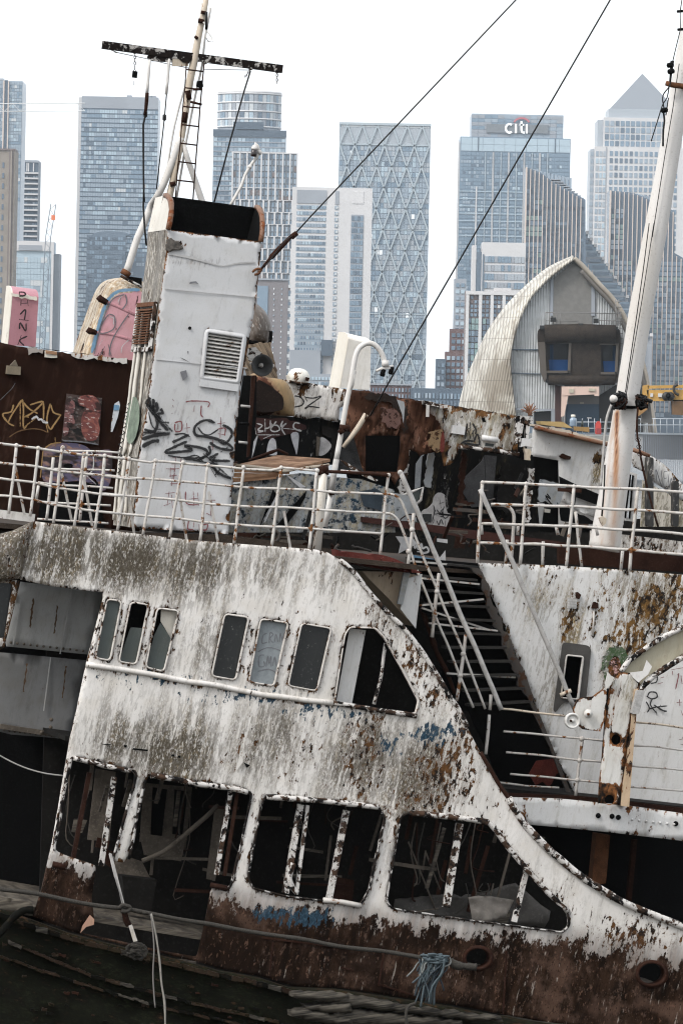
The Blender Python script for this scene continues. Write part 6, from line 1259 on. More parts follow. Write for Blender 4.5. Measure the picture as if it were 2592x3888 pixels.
# ================================================================ the river, the far bank, the flood barrier and the towers
def simple(name, col, rough=.5, metal=0.0, spec=.4, var=.0, sc=.05):
    t = NT(name)
    if var:
        v = t.coord((1, 1, 1), 0); a = t.noise(v, sc, 4); col = t.mix(t.math('MULTIPLY', t.step(a, .35, .65), var), col, tuple(x * .55 for x in col))
    return t.done(col, rough, metal, spec)
tw_ = NT('river_water'); v_ = tw_.coord((1, 1, 1), 0); tw_.bump(tw_.noise(v_, .6, 5), .4, .3); M_WATER = tw_.done((.03, .032, .028), .12, 0, .5)
def sheet(name, x0, x1, y0, y1, z, mat):
    return tag(mesh_obj(name, [(x0, y0, z), (x1, y0, z), (x1, y1, z), (x0, y1, z)], [[0, 1, 2, 3]], mat), kind='structure')
sheet('water', -6000, 6000, -200, 12000, -.8, M_WATER)
mud = NT('mud'); vm = mud.coord((1, 1, 1), 0); nm_ = mud.noise(vm, 1.2, 6); mud.bump(nm_, .8, .15); M_MUD = mud.done(mud.mix(mud.step(nm_, .4, .6), (.035, .03, .02), (.07, .06, .045)), .7)
sheet('foreshore_mud', -40, 40, 45, 84, -.55, M_MUD)
sheet('far_bank', -2500, 2500, 1900, 9000, 2.5, simple('bank_ground', (.12, .12, .11), .9, var=.5))
G1 = simple('glass_blue', (.165, .225, .285), .25, .2, .6); G2 = simple('glass_dark', (.105, .14, .18), .2, .2, .6); G3 = simple('glass_pale', (.35, .43, .485), .35, .1); G4 = simple('glass_grey', (.255, .305, .355), .3, .1)
G5 = simple('blind_white', (.46, .48, .49), .6); G6 = simple('glass_green', (.20, .28, .28), .3, .1); GB = simple('brown_panel', (.15, .12, .115), .6)
C1 = simple('white_cladding', (.52, .51, .51), .6, var=.15); C2 = simple('pink_fin', (.52, .44, .39), .6); C3 = simple('beige_concrete', (.235, .205, .175), .85, var=.3, sc=.2); C4 = simple('grey_cladding', (.27, .29, .32), .6, var=.2); C5 = simple('steel_panel', (.34, .37, .40), .4, .3)
C6 = simple('dark_cladding', (.07, .095, .125), .5); C7 = simple('red_brick_far', (.125, .078, .074), .9, var=.3, sc=.3); C8 = simple('lattice_steel', (.36, .41, .44), .5, .2); LIT = simple('bright_blind', (.75, .77, .78), .5)
GZ = 2.5
class Tower:
    def __init__(s, name, label, u0, u1, v, Y, dep, mat, build=True, yaw=0.0):
        s.Y = Y; s.k = FPX / Y; a, b = W(u0, v, Y), W(u1, v, Y); s.x0, s.x1, s.zt = a.x, b.x, (a.z + b.z) / 2
        s.u0, s.v0 = u0, v
        s.o = empty(name, ((s.x0 + s.x1) / 2, Y + dep / 2, GZ)); tag(s.o, label, 'building', 'towers across the river')
        s.cache = {}; s.rest = []
        if build: s.box('core', s.x0, s.x1, GZ, s.zt, 0, dep, mat)
    def X(s, u): return s.x0 + (u - s.u0) / s.k
    def Z(s, v): return s.zt - (v - s.v0) / s.k
    def box(s, name, x0, x1, z0, z1, y0, y1, mat, parent=None):
        V, F = box_geo(Vector(((x0 + x1) / 2, s.Y + (y0 + y1) / 2, (z0 + z1) / 2)), Vector(((x1 - x0) / 2, 0, 0)), Vector((0, (y1 - y0) / 2, 0)), Vector((0, 0, (z1 - z0) / 2)))
        return mesh_obj(name, V, F, mat, parent or s.o)
    def pbox(s, name, u0, u1, v0, v1, mat, y0=-.6, y1=.2): return s.box(name, s.X(u0), s.X(u1), s.Z(v1), s.Z(v0), y0, y1, mat)
    def piece(s, name, x, z, w, h, mat, out=.35, y=0.0):
        key = (round(w, 2), round(h, 2), mat.name, out)
        if key not in s.cache:
            V, F = box_geo(Vector((0, -out / 2, 0)), Vector((w / 2, 0, 0)), Vector((0, out / 2, 0)), Vector((0, 0, h / 2)))
            me = bpy.data.meshes.new(name); me.from_pydata([tuple(q) for q in V], [], F); me.materials.append(mat); s.cache[key] = me
        o = bpy.data.objects.new(name, s.cache[key]); COL.objects.link(o); o.location = (x, s.Y + y, z); o.parent = s.o; o.matrix_parent_inverse = Matrix.Translation(-s.o.location)
    def grid(s, u0, u1, v0, v1, nx, nz, fw, fh, mats, wts, nobj=0, out=.35, name='window_pane', skip=None, y=0.0):
        cw = (u1 - u0) / nx; ch = (v1 - v0) / nz; w = cw * fw / s.k; h = ch * fh / s.k; c = 0
        r = random.Random(hash(name) % 7 + int(u0)); V = []; F = []; fm = []
        run = None
        for j in range(nz):
            for i in range(nx):
                if skip and skip(i, j): continue
                m = r.choices(range(len(mats)), wts)[0]
                if i and r.random() < .35 and run is not None: m = run
                run = m
                x = s.X(u0 + (i + .5) * cw); z = s.Z(v0 + (j + .5) * ch)
                if c < nobj: s.piece(name, x, z, w, h, mats[m], out, y); c += 1
                else:
                    a, f = box_geo(Vector((x, s.Y + y - out / 2, z)), Vector((w / 2, 0, 0)), Vector((0, out / 2, 0)), Vector((0, 0, h / 2))); b = len(V); V += a; F += [[q + b for q in ff] for ff in f]; fm += [m] * 6
        if V: tag(mesh_obj('small_panes', V, F, None, s.o, mats=mats, fmat=fm), kind='stuff')
    def fins(s, us, v0, v1, wpx, mat, name='fin', out=.9, y=0.0):
        for i, u in enumerate(us):
            a = v0[i] if hasattr(v0, '__len__') else v0; b = v1[i] if hasattr(v1, '__len__') else v1
            s.piece(name, s.X(u), (s.Z(a) + s.Z(b)) / 2, wpx / s.k, (b - a) / s.k, mat, out, y)
    def bands(s, u0, u1, vs, hpx, mat, name='floor_band', out=.6, y=0.0):
        for v in vs: s.piece(name, (s.X(u0) + s.X(u1)) / 2, s.Z(v), (u1 - u0) / s.k, hpx / s.k, mat, out, y)
ar = np.arange
# -- glass tower at the left edge
t = Tower('glass_tower', 'tall blue glass tower with a dark stripe down its face, cut by the left edge', -60, 86, 305, 3300, 40, G4)
t.grid(-60, 84, 308, 760, 15, 36, .9, .85, [G1, G4, G3, G5], [3, 7, 2, .5], 0)
t.pbox('dark_stripe', 18, 31, 303, 800, C6, -1.2); t.pbox('stripe_edge', 13, 18, 305, 800, C2, -1.5); t.pbox('stripe_edge', 31, 35, 305, 800, C2, -1.5); t.pbox('roof_edge', -60, 13, 296, 304, C5, 0, 30)
# -- beige concrete block
t = Tower('concrete_tower', 'beige concrete tower block with a single column of small windows', -60, 58, 568, 2900, 30, C3)
for i in range(19): t.piece('window', t.X(14), t.Z(625 + i * 39.6), 7 / t.k, 20 / t.k, G2, .3)
t.pbox('groove_panel', 36, 41, 572, 1400, GB, -.3); t.pbox('groove_panel', 47, 52, 572, 1400, GB, -.3); t.pbox('pilaster', 41, 47, 570, 1400, C3, -1.0); t.pbox('roof_slab', -60, 59, 562, 569, GB, -.5, 20)
# -- dark tower with white balcony slabs
t = Tower('balcony_tower', 'dark slim tower with white balcony slabs at every floor', 79, 146, 607, 3500, 30, C6)
t.bands(76, 149, [612], 7, C4); t.bands(77, 147, list(ar(656, 1000, 20)), 6, C1, 'balcony_slab', 2.5)
for u in (101, 107, 126): t.pbox('crown_column', u, u + 4, 618, 650, C1)
t.grid(80, 145, 662, 1000, 7, 17, .8, .6, [G2, G1, G4], [4, 2, 1], 119)
# -- pale block with a framed top
t = Tower('framed_office_block', 'pale glass office block with a white framed top in front of the balcony tower', 50, 203, 915, 3000, 26, G3)
t.pbox('top_frame', 48, 204, 915, 952, C1, -.8); t.pbox('top_slot', 72, 160, 930, 950, C4, -1.2); t.pbox('corner_frame', 196, 205, 915, 1500, C1, -.9)
t.grid(56, 194, 975, 1500, 11, 24, .93, .93, [G3, G4, G5], [5, 1, 2], 264)
o = t.box('side_wing', t.x1, t.x1 + 3.2, GZ, t.Z(960), 4, 26, C4)
# -- broad glass slab
t = Tower('glass_slab_tower', 'broad blue glass slab tower with fine floor lines behind the aft mast', 311, 601, 366, 3400, 45, G1)
t.pbox('pale_corner', 298, 311, 370, 1500, C1, 2, 20); t.pbox('plant_screen', 311, 601, 366, 411, C4, -.5)
t.grid(312, 600, 414, 1430, 30, 58, .9, .74, [G4, G1, G3, G2, G5], [9, 2.5, 2, .35, .2], 0, .3)
t.bands(310, 602, list(ar(413, 1430, 17.52)), 2.5, C6, 'floor_line', .5)
for u in (480, 557, 572): t.pbox('roof_plant', u, u + 18, 358, 366, C4, 4, 20)
t = Tower('arched_reflection', 'dark arched shape standing in for a reflection in the broad slab tower', 330, 478, 892, 3320, 20, G2)  # added solid: the dark reflection in the slab tower's glass, no building
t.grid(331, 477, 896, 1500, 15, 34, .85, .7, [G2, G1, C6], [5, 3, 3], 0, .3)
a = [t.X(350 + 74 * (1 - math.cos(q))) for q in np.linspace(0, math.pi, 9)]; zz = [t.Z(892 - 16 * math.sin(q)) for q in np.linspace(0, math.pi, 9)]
mesh_obj('arched_reflection_top', [(x, t.Y + yy, z) for yy in (0, 18) for x, z in zip(a, zz)], [list(range(9))[::-1], [9 + i for i in range(9)]] + [[i, i + 1, 10 + i, 9 + i] for i in range(8)], G2, t.o)
t = Tower('low_reflection', 'lower dark shape standing in for the same reflection, right of the arched one', 478, 640, 955, 3330, 20, G2)  # also added: the lower, wider part of that reflection as a solid
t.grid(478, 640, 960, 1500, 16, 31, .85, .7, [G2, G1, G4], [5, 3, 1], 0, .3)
# -- tower with a drum on top
t = Tower('drum_topped_tower', 'glass tower with a round white and grey drum on its top', 811, 1085, 494, 3500, 45, G1)
t.pbox('dark_crown', 809, 1087, 492, 518, C6, -1.0); t.grid(812, 1084, 520, 1080, 18, 30, .84, .72, [G3, G1, G4, G2], [4, 4, 3, 1], 300)
t.bands(811, 1085, list(ar(519, 800, 18.6)), 4, C4)
R_ = 123 / t.k; cx_ = t.X(943); cy_ = t.Y + R_ + 2
lathe('drum', t.o, [(R_ * .97, t.Z(500)), (R_ * .97, t.Z(345)), (.01, t.Z(343))], (cx_, cy_, 0), (0, 0, 1), C4, 48)
for j, v in enumerate((352, 386, 419, 448, 478)):
    lathe('drum_ring', t.o, [(R_ * .97, t.Z(v) - .4), (R_ * 1.0, t.Z(v) - .4), (R_ * 1.0, t.Z(v) + .5), (R_ * .97, t.Z(v) + .5)], (cx_, cy_, 0), (0, 0, 1), C1, 48)
lathe('drum_rim', t.o, [(R_ * .98, t.Z(350)), (R_ * 1.0, t.Z(350)), (R_ * .99, t.Z(341)), (R_ * .8, t.Z(340))], (cx_, cy_, 0), (0, 0, 1), C1, 48)
rr_ = random.Random(3)
for j, (va, vb) in enumerate(((356, 383), (390, 416), (423, 445), (452, 475))):
    for i in range(22):
        a0 = math.pi + math.pi * (i + .06) / 22; a1 = math.pi + math.pi * (i + .94) / 22
        V = [(cx_ + R_ * q * math.cos(a), cy_ + R_ * q * math.sin(a), t.Z(v)) for q in (.972, .988) for a, v in ((a0, va), (a1, va), (a1, vb), (a0, vb))]
        mesh_obj('drum_pane', V, [[4, 5, 6, 7], [0, 4, 7, 3], [1, 2, 6, 5], [0, 1, 5, 4], [3, 7, 6, 2]], rr_.choices([G3, C5, G1, G5, C4, G2], [3, 4, 2, 3, 2, .7])[0], t.o)
t.pbox('recessed_terrace', 885, 1000, 462, 490, C6, -1.5, 3)
# -- finned tower
t = Tower('white_finned_tower', 'tower with tall white vertical fins and brown panels beside the drum topped tower', 882, 1128, 577, 3000, 40, simple('fin_tower_glass', (.15, .16, .175), .5))
us = [884 + i * 27.2 for i in range(10)]
t.fins(us, 577, 712, 5.5, C1); t.bands(880, 1130, [579], 5, C1)
for j in range(9):
    v = 712 + j * 46; off = 11 if j % 2 else 0
    t.fins([u + off * (1 if (k + j) % 2 else .4) for k, u in enumerate(us)], v, v + 46, 6.5, C1); t.bands(880, 1130, [v], 2.5, C1)
t.grid(884, 1128, 582, 1130, 18, 24, .62, .8, [G1, G2, G4, GB], [5, 2, 4, 1], 300)
# -- brown block in front of it
t = Tower('brown_office_block', 'grey brown office block with a blue glass strip below the finned tower', 975, 1094, 1063, 2750, 24, simple('taupe_cladding', (.17, .155, .16), .7, var=.2))
t.pbox('glass_strip', 978, 1018, 1085, 1500, G1, -.4); t.grid(979, 1017, 1086, 1450, 4, 18, .7, .6, [G3, G1], [1, 2], 72); t.grid(1026, 1085, 1085, 1450, 2, 18, .1, .3, [LIT, G3], [1, 2], 36); t.bands(973, 1096, [1060], 6, C4)
for j in range(18): t.piece('edge_window', t.X(1100), t.Z(1085 + j * 22), 10 / t.k, 12 / t.k, G2 if j % 2 else G5, .3)
# -- white banded tower
t = Tower('white_banded_tower', 'white tower with banded windows, small square windows and one dark window strip', 1110, 1414, 711, 2880, 40, C1)
t.pbox('plant_louvres', 1128, 1240, 722, 772, C4, -.4)
for j in range(31):
    v = 780 + j * 22.9; t.pbox('window_band', 1128, 1240, v, v + 14, G4, -.15)
t.grid(1130, 1238, 777, 1473, 10, 31, .72, .52, [G1, G4, G2, G3], [4, 4, 2, 2], 300, .4)
for j in range(31): t.piece('square_window', t.X(1278.5), t.Z(787 + j * 22.9), 13 / t.k, 14 / t.k, G4, .3); t.piece('window_blind', t.X(1281), t.Z(787 + j * 22.9), 7 / t.k, 8 / t.k, G5, .5)
t.pbox('plant_louvres', 1273, 1287, 724, 775, C4, -.3); t.pbox('window_strip', 1335, 1382, 812, 1500, C4, -.3); t.grid(1336, 1381, 815, 1480, 4, 29, .88, .74, [G1, G2, G4], [4, 3, 1], 116, .5); t.pbox('blank_panel', 1337, 1380, 724, 770, C1, -.25)
t.box('lower_wing', t.X(1113), t.X(1230), GZ, t.Z(1330), -3, 0, C4); t.pbox('dark_block', 1232, 1275, 1290, 1350, C6, -4, 0)
# -- tower with the diagonal lattice
t = Tower('diagonal_lattice_tower', 'pale glass tower wrapped in a diamond lattice of diagonal braces', 1289, 1635, 468, 3200, 45, G4)
t.grid(1291, 1633, 552, 1500, 26, 48, .88, .86, [G4, G3, G1, C5, G2, LIT], [7, 3, 1.5, 4, .4, .2], 0, .3)
t.pbox('crown_louvres', 1291, 1633, 484, 547, C5, -.4); t.pbox('top_band', 1288, 1636, 466, 475, C8, -1.3); t.pbox('bright_slots', 1296, 1630, 476, 483, LIT, -.2); t.pbox('crown_foot', 1290, 1634, 546, 551, C8, -.8)
hw = 28.3; rows = [475] + [550 + 80 * i for i in range(13)]
for j in range(len(rows) - 1):
    va, vb = rows[j], rows[j + 1]
    for i in range(13):
        ua = 1291 + i * hw; 
        for q in ((1,) if i == 0 else (-1,) if i == 12 else (1, -1)):
            if (i + j) % 2 == 0: continue
            ub = ua + q * hw
            A = Vector((t.X(ua), t.Y - .9, t.Z(va))); B = Vector((t.X(ub), t.Y - .9, t.Z(vb)))
            tv = (B - A) / 2; sv_ = tv.normalized().cross(Vector((0, 1, 0))) * (2.6 / t.k); V, F = box_geo((A + B) / 2, tv, sv_, Vector((0, .5, 0)))
            mesh_obj('diagonal_brace', V, F, C8, t.o)
for j in (1, 5, 9): t.bands(1290, 1634, [rows[j]], 3, C8)
# -- bank tower with its sign
t = Tower('bank_tower', 'blue glass tower with a white and red bank sign near its stepped top', 1747, 2166, 521, 3600, 60, G1)
t.box('top_block', t.X(1788), t.X(2137), t.Z(523), t.Z(432), 3, 50, G4)
t.grid(1789, 2136, 436, 520, 14, 6, .95, .9, [G4, G1, C4], [4, 2, 3], 84, .25, y=3.0)
t.pbox('sign_panel', 1846, 2080, 470, 503, simple('sign_panel_grey', (.16, .175, .19), .6), 1.8, 3.0)
t.grid(1750, 2164, 524, 575, 10, 2, .97, .96, [G3], [1], 20, .5); t.pbox('dark_joint', 1814, 1817, 522, 575, C6, -.9); t.pbox('dark_joint', 2105, 2108, 522, 575, C6, -.9)
t.grid(1750, 2164, 580, 1480, 42, 64, .85, .75, [G1, G4, G2, G3], [8, 2.5, 1, .3], 0, .3)
t.fins([1844 + i * 29.4 for i in range(9)], 578, 1000, 2.5, C8); t.fins([1844 + i * 58.8 + 29.4 for i in range(4)], 578, 1400, 5.5, C1); t.fins([1812], 710, 1400, 5, C1); t.bands(1748, 2166, list(ar(728, 900, 28)), 3, G3)
t.pbox('pale_edge', 1741, 1748, 540, 1500, C1, 3, 10)
def sg(sx, sy): return Q('m4', f'{sx},{sy}')[0]
MW = simple('sign_white', (.95, .96, .97), .5); MR = simple('sign_red', (.40, .13, .15), .6)
def slet(pts, w, mat, nm): 
    st_ = [np.array(sg(*p)) for p in pts]; V = []; F = []
    for i, p in enumerate(st_):
        tg_ = st_[min(i + 1, len(st_) - 1)] - st_[max(i - 1, 0)]; tg_ /= np.linalg.norm(tg_); nn = np.array((-tg_[1], tg_[0])) * w / 2
        for sgn in (1, -1):
            for yy in (t.Y + 1.0, t.Y + 1.9): V.append(W(*(p + nn * sgn), yy))
    for i in range(len(st_) - 1):
        a = 4 * i; b = a + 4; F += [[a, a + 2, b + 2, b], [a + 1, b + 1, b + 3, a + 3], [a, b, b + 1, a + 1], [a + 2, a + 3, b + 3, b + 2]]
    F += [[0, 1, 3, 2], [len(V) - 4, len(V) - 2, len(V) - 1, len(V) - 3]]
    mesh_obj(nm, V, F, mat, t.o)
slet([(664 + 38 * math.cos(a), 245 + 47 * math.sin(a)) for a in np.linspace(-.85, -2 * math.pi + .85, 18)], 8, MW, 'sign_letter')
slet([(735, 196), (735, 298)], 8, MW, 'sign_letter'); slet([(853, 200), (853, 300)], 8, MW, 'sign_letter'); slet([(795, 168), (795, 265), (803, 288), (832, 292)], 8, MW, 'sign_letter'); slet([(774, 205), (824, 207)], 7.5, MW, 'sign_letter')
slet([(797 + 84 * math.cos(a), 196 + 62 * math.sin(a)) for a in np.linspace(math.pi * 1.09, math.pi * 1.91, 16)], 7, MR, 'sign_arc')
# -- white panelled block before it
t = Tower('white_panel_block', 'white panelled block with framed windows in front of the bank tower', 1831, 1996, 920, 2600, 25, C1)
t.grid(1840, 1992, 968, 1100, 12, 4, .9, .72, [C5, C4, G4, G1], [5, 3, 2, 2], 48); t.pbox('slot', 1833, 1838, 966, 1110, G2)
t2 = Tower('twin_column', 'narrow pale pier with a dark glass strip left of the white panelled block', 1793, 1808, 930, 2610, 20, C1); t2.pbox('glass_strip', 1810, 1829, 955, 1400, G2, 0, 5)
# -- white framed flats
t = Tower('white_framed_flats', 'white framed apartment block with brown and green glass bays beside the barrier', 1768, 2010, 1106, 2300, 25, GB)
t.fins([1775, 1824, 1868, 1913, 1956, 2000], 1106, 1560, 12, C1, 'white_pier', 1.2); t.bands(1768, 2010, [1113], 13, C1, 'white_beam', 1.3); t.pbox('roof_box', 1875, 1940, 1092, 1107, C1, 2, 12)
t.grid(1784, 1990, 1122, 1205, 14, 5, .7, .7, [G2, G1, G5, GB], [3, 3, 1, 2], 70); t.grid(1776, 1990, 1208, 1560, 15, 15, .82, .85, [G6, G1, G2, G6], [4, 2, 3, 2], 225, .6)
# -- stepped brick blocks
for u0, u1, v, Y, m, lab in ((1725, 1770, 1058, 2560, C4, 'grey stepped block at the left foot of the bank tower'), (1708, 1775, 1248, 2550, C7, 'red brown block, highest brick step left of the white framed flats'), (1690, 1770, 1335, 2540, C7, 'red brown block, lower brick step left of the white framed flats'), (1655, 1692, 1362, 2530, C6, 'dark slim block with one bright window left of the brick steps')):
    t = Tower('stepped_block', lab, u0, u1, v, Y, 15, m); t.grid(u0 + 3, u1 - 3, v + 12, v + 230, max(2, int((u1 - u0) / 17)), 9, .7, .6, [G4, G1, G2, G3], [3, 3, 2, 1], 60)
t = Tower('low_quay_block', 'long dark low block on the quay between the lattice tower and the barrier', 1560, 1800, 1475, 2050, 20, C6); t.grid(1570, 1790, 1490, 1570, 16, 3, .6, .75, [G4, G1, G2], [2, 3, 3], 48)
t = Tower('low_brick_block', 'long low red brick block on the quay right of the ventilator hood', 1380, 1562, 1456, 2060, 20, C7); t.grid(1385, 1560, 1468, 1560, 14, 4, .5, .6, [G4, G1, G2], [2, 3, 3], 56); t.bands(1380, 1562, [1459], 5, C4)
t = Tower('low_blue_block', 'low blue glass block behind the ship to the left of the lattice tower foot', 1100, 1390, 1420, 2500, 20, C4); t.grid(1105, 1385, 1428, 1560, 22, 7, .7, .6, [G4, G1, G3], [2, 3, 2], 154)
# -- two finned towers with sloping tops
M_TAN = C2
def sloped(name, label, pts, Y, fins, fv0, vb, panes):
    t = Tower(name, label, pts[0][0], pts[1][0], pts[0][1], Y, 30, G2, build=False)
    o = plate('core', t.o, pts + [(pts[-1][0], vb + 200), (pts[0][0], vb + 200)], Y, G2, flat=True, thick=30)
    t.zt = W(pts[0][0], pts[0][1], Y).z; t.fins(fins, fv0, vb, 3.2, C2, out=1.2); panes(t); return t
top1 = [(1996, 634), (2050, 652), (2100, 690), (2160, 722), (2222, 757)]
fu = [1998 + i * 16.1 for i in range(14)]; fv = [np.interp(u, [p[0] for p in top1], [p[1] for p in top1]) for u in fu]
def pn1(t):
    t.grid(2000, 2062, 715, 1500, 4, 39, .86, .8, [G6, G1, G2, C6], [3, 3, 3, 2], 156, .3, y=.0); t.grid(2062, 2220, 775, 1500, 10, 36, .84, .55, [G2, C6, G1], [4, 4, 1], 0, .3)
    t.fins([1998], 634, 1500, 6, C2, 'corner_fin', 1.5)
    for i in range(9): t.pbox('roof_louvre', 2080 + i * 12, 2130 + i * 11, 676 + i * 8.5, 680 + i * 8.5, C4, 1, 12)
    for i in range(12): t.pbox('roof_plant', 2010 + i * 14, 2018 + i * 14, 636 + i * 3, 652 + i * 6, G4, 6, 12)
sloped('sloping_finned_tower', 'dark tower with thin tan fins and a sloping top in front of the bank tower', top1, 2700, fu, fv, 1500, pn1)
top2 = [(2314, 722), (2400, 730), (2450, 750), (2560, 800), (2560, 960), (2650, 1010)]
fu2 = [2318 + i * 17 for i in range(20)]; fv2 = [np.interp(u, [2314, 2400, 2450, 2560, 2562, 2650], [722, 730, 750, 800, 960, 1010]) for u in fu2]
def pn2(t):
    t.grid(2322, 2640, 985, 1580, 19, 30, .84, .72, [G1, G2, C6, G4, G6], [4, 3, 2, 2, 1], 0, .3); t.grid(2322, 2372, 790, 985, 3, 10, .86, .8, [G6, G1, C6, G4], [2, 2, 2, 2], 30, .3); t.fins([2317], 722, 1500, 6, C2, 'corner_fin', 1.5)
    for i in range(10): t.pbox('roof_plant', 2376 + i * 10, 2383 + i * 10, 722 + i * 2, 745 + i * 3, G4, 6, 12)
sloped('sloping_finned_tower', 'second tan finned sloping tower, behind the fore mast', top2, 2760, fu2, fv2, 1560, pn2)
t = Tower('terraced_block', 'blue grey block stepping down in white edged terraces between the two sloping finned towers', 2205, 2330, 880, 2730, 30, C4, build=False)
for i in range(17):
    v = 880 + i * 24; ur = 2232 + i * 15.5
    t.box('terrace', t.X(2150), t.X(ur), GZ if i == 16 else t.Z(v + 24), t.Z(v), -.5 * i, 28, (G4, C4, G1)[i % 3]); t.pbox('terrace_edge', ur - 9, ur + 3, v - 3, v + 9, C1, -.5 * i - 1.2, -.5 * i)
    t.pbox('terrace_glass', 2205 + i * 9, ur - 12, v + 7, v + 19, G2, -.5 * i - .6, -.5 * i)
t.fins([2216 + i * 16 for i in range(14)], [985 + i * 22 for i in range(14)], 1560, 3, C2, y=-11)
# -- the pyramid tower
t = Tower('pyramid_topped_tower', 'tall pale tower of square windows with a pyramid roof behind the fore mast', 2258, 2622, 558, 3900, 60, C1)
t.box('shoulder', t.X(2243), t.X(2258), GZ, t.Z(566), 9, 50, C5); t.box('shoulder', t.X(2622), t.X(2638), GZ, t.Z(566), 9, 50, C5)
t.box('upper_block', t.X(2290), t.X(2590), t.Z(560), t.Z(446), 3, 57, C1); t.box('upper_chamfer', t.X(2268), t.X(2292), t.Z(560), t.Z(455), 8, 52, C5); t.box('neck', t.X(2308), t.X(2572), t.Z(446), t.Z(412), 6, 54, C5)
xa, xb, z0, z1 = t.X(2312), t.X(2568), t.Z(413), t.Z(268); ya, yb = t.Y + 7, t.Y + 53
mesh_obj('pyramid', [(xa, ya, z0), (xb, ya, z0), (xb, yb, z0), (xa, yb, z0), ((xa + xb) / 2, (ya + yb) / 2, z1)], [[0, 1, 4], [1, 2, 4], [2, 3, 4], [3, 0, 4], [3, 2, 1, 0]], simple('pyramid_steel', (.17, .185, .205), .6, .0, .2), t.o)
t.grid(2293, 2587, 456, 558, 15, 4, .76, .78, [G1, G4, G2], [4, 3, 2], 60, .3, y=3.0)
t.grid(2311, 2575, 570, 760, 14, 7, .62, .66, [G1, G4, G2], [4, 3, 2], 98, .3); t.grid(2311, 2575, 760, 1420, 14, 24, .62, .66, [G1, G4, G2], [4, 3, 2], 140, .3)
t.grid(2260, 2302, 572, 1420, 3, 31, .7, .7, [G4, G3, C5], [3, 2, 2], 93, .3)
t.pbox('chamfer_joint', 2300, 2303, 560, 1500, C4, -.4)
for j in range(31): t.piece('chamfer_pane', t.X(2250), t.Z(585 + j * 27.1), 12 / t.k, 15 / t.k, G4, .3, 9.0)
# -- cranes
def crane(label, loc, segs, mat, w):
    e = empty('tower_crane', loc); tag(e, label, 'crane', 'cranes across the river')
    for a, b, nm in segs:
        n_ = max(3, int((b - a).length / w)); s_ = (b - a).normalized().cross(Vector((0, 1, 0))).normalized() * w / 2
        ps = []
        for sg_ in (1, -1): ps.append(tube_geo([a + s_ * sg_, b + s_ * sg_], .22, 4))
        for i in range(n_):
            p, q = a.lerp(b, i / n_), a.lerp(b, (i + 1) / n_); ps.append(tube_geo([p + s_ * (1 if i % 2 else -1), q - s_ * (1 if i % 2 else -1)], .12, 4))
        V, F = merge(ps); mesh_obj(nm, V, F, mat, e)
    return e
CR = simple('crane_grey', (.16, .19, .22), .6); CRP = simple('crane_pale', (.55, .55, .54), .6)
a, b = W(*Q('m1', '330,2250')[0], 2900), W(*Q('m1', '405,1380')[0], 2900); c = W(*Q('m1', '450,1095')[0], 2900)
ce = crane('leaning lattice crane boom in front of the pale framed office block', (a.x, 2900, GZ), [(Vector((a.x, 2900, GZ)), b, 'boom'), (b, c, 'boom_tip')], CR, 2.6)
V, F = box_geo(W(*Q('m1', '449,1210')[0], 2898), Vector((1.0, 0, 0)), Vector((0, .5, 0)), Vector((0, 0, 1.3))); mesh_obj('orange_marker', V, F, simple('orange_marker', (.6, .16, .06), .6), ce)
a, b = W(*Q('m1', '-100,282')[0], 3250), W(*Q('m1', '715,277')[0], 3250)
crane('pale horizontal crane jib reaching across the top of the left glass tower', (a.x, 3250, GZ), [(a, b, 'jib'), (Vector((a.x, 3250, GZ)), a, 'mast')], CRP, 4.5)
# ---------------------------------------------------------------- flood barrier pier
YB = 890.0
bp = empty('flood_barrier_pier', W(2230, 1640, YB)); bp.location.z = -.8; tag(bp, 'ribbed metal shell hood of a flood barrier pier with a brown control cabin', 'barrier')
def rs(pts, n):
    p = np.array(pts, float); s_ = np.r_[0, np.cumsum(np.hypot(*np.diff(p, axis=0).T))]; q = np.linspace(0, s_[-1], n); return np.stack([np.interp(q, s_, p[:, 0]), np.interp(q, s_, p[:, 1])], 1)
gl = Q('k8', '568,192') + Q('m5', '1568,470 1430,600 1300,740 1220,860 1150,1000 1090,1150 1050,1300 1015,1450 1000,1600 1005,1750 1020,1900 1040,2080 1060,2250 1075,2420')
gr_ = Q('k8', '568,192 640,255 700,320 800,430 890,525 960,610 1020,710 1070,820 1150,1000 1210,1200 1250,1400 1285,1680 1300,1800')
sil = Q('k8', '560,165') + Q('m5', '1568,345 1400,455 1200,630 1070,755 950,880 820,1050 700,1230 620,1400 550,1560 485,1710 430,1850 385,2000 350,2150 325,2420')
A = rs(cr(gl, 4), 44); B = rs(cr(sil, 4), 44); NU = 40
V = []; F = []
for i in range(NU):
    f_ = math.sin(i / (NU - 1) * math.pi / 2); yy = YB + 22 * (1 - math.sqrt(max(0, 1 - f_ * f_)))
    for j in range(44):
        p = A[j] * (1 - f_) + B[j] * f_; V.append(W(p[0], p[1], yy))
for i in range(NU - 1):
    for j in range(43): F.append([i * 44 + j, (i + 1) * 44 + j, (i + 1) * 44 + j + 1, i * 44 + j + 1])
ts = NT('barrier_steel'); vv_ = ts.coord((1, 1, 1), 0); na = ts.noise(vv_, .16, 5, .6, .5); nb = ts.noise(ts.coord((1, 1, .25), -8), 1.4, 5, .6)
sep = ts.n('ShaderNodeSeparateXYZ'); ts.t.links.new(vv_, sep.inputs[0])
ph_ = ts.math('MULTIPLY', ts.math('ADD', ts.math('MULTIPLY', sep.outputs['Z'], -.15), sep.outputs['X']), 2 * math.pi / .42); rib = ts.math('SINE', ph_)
sm = ts.math('SINE', ts.math('MULTIPLY', sep.outputs['Z'], 2 * math.pi / 3.4))
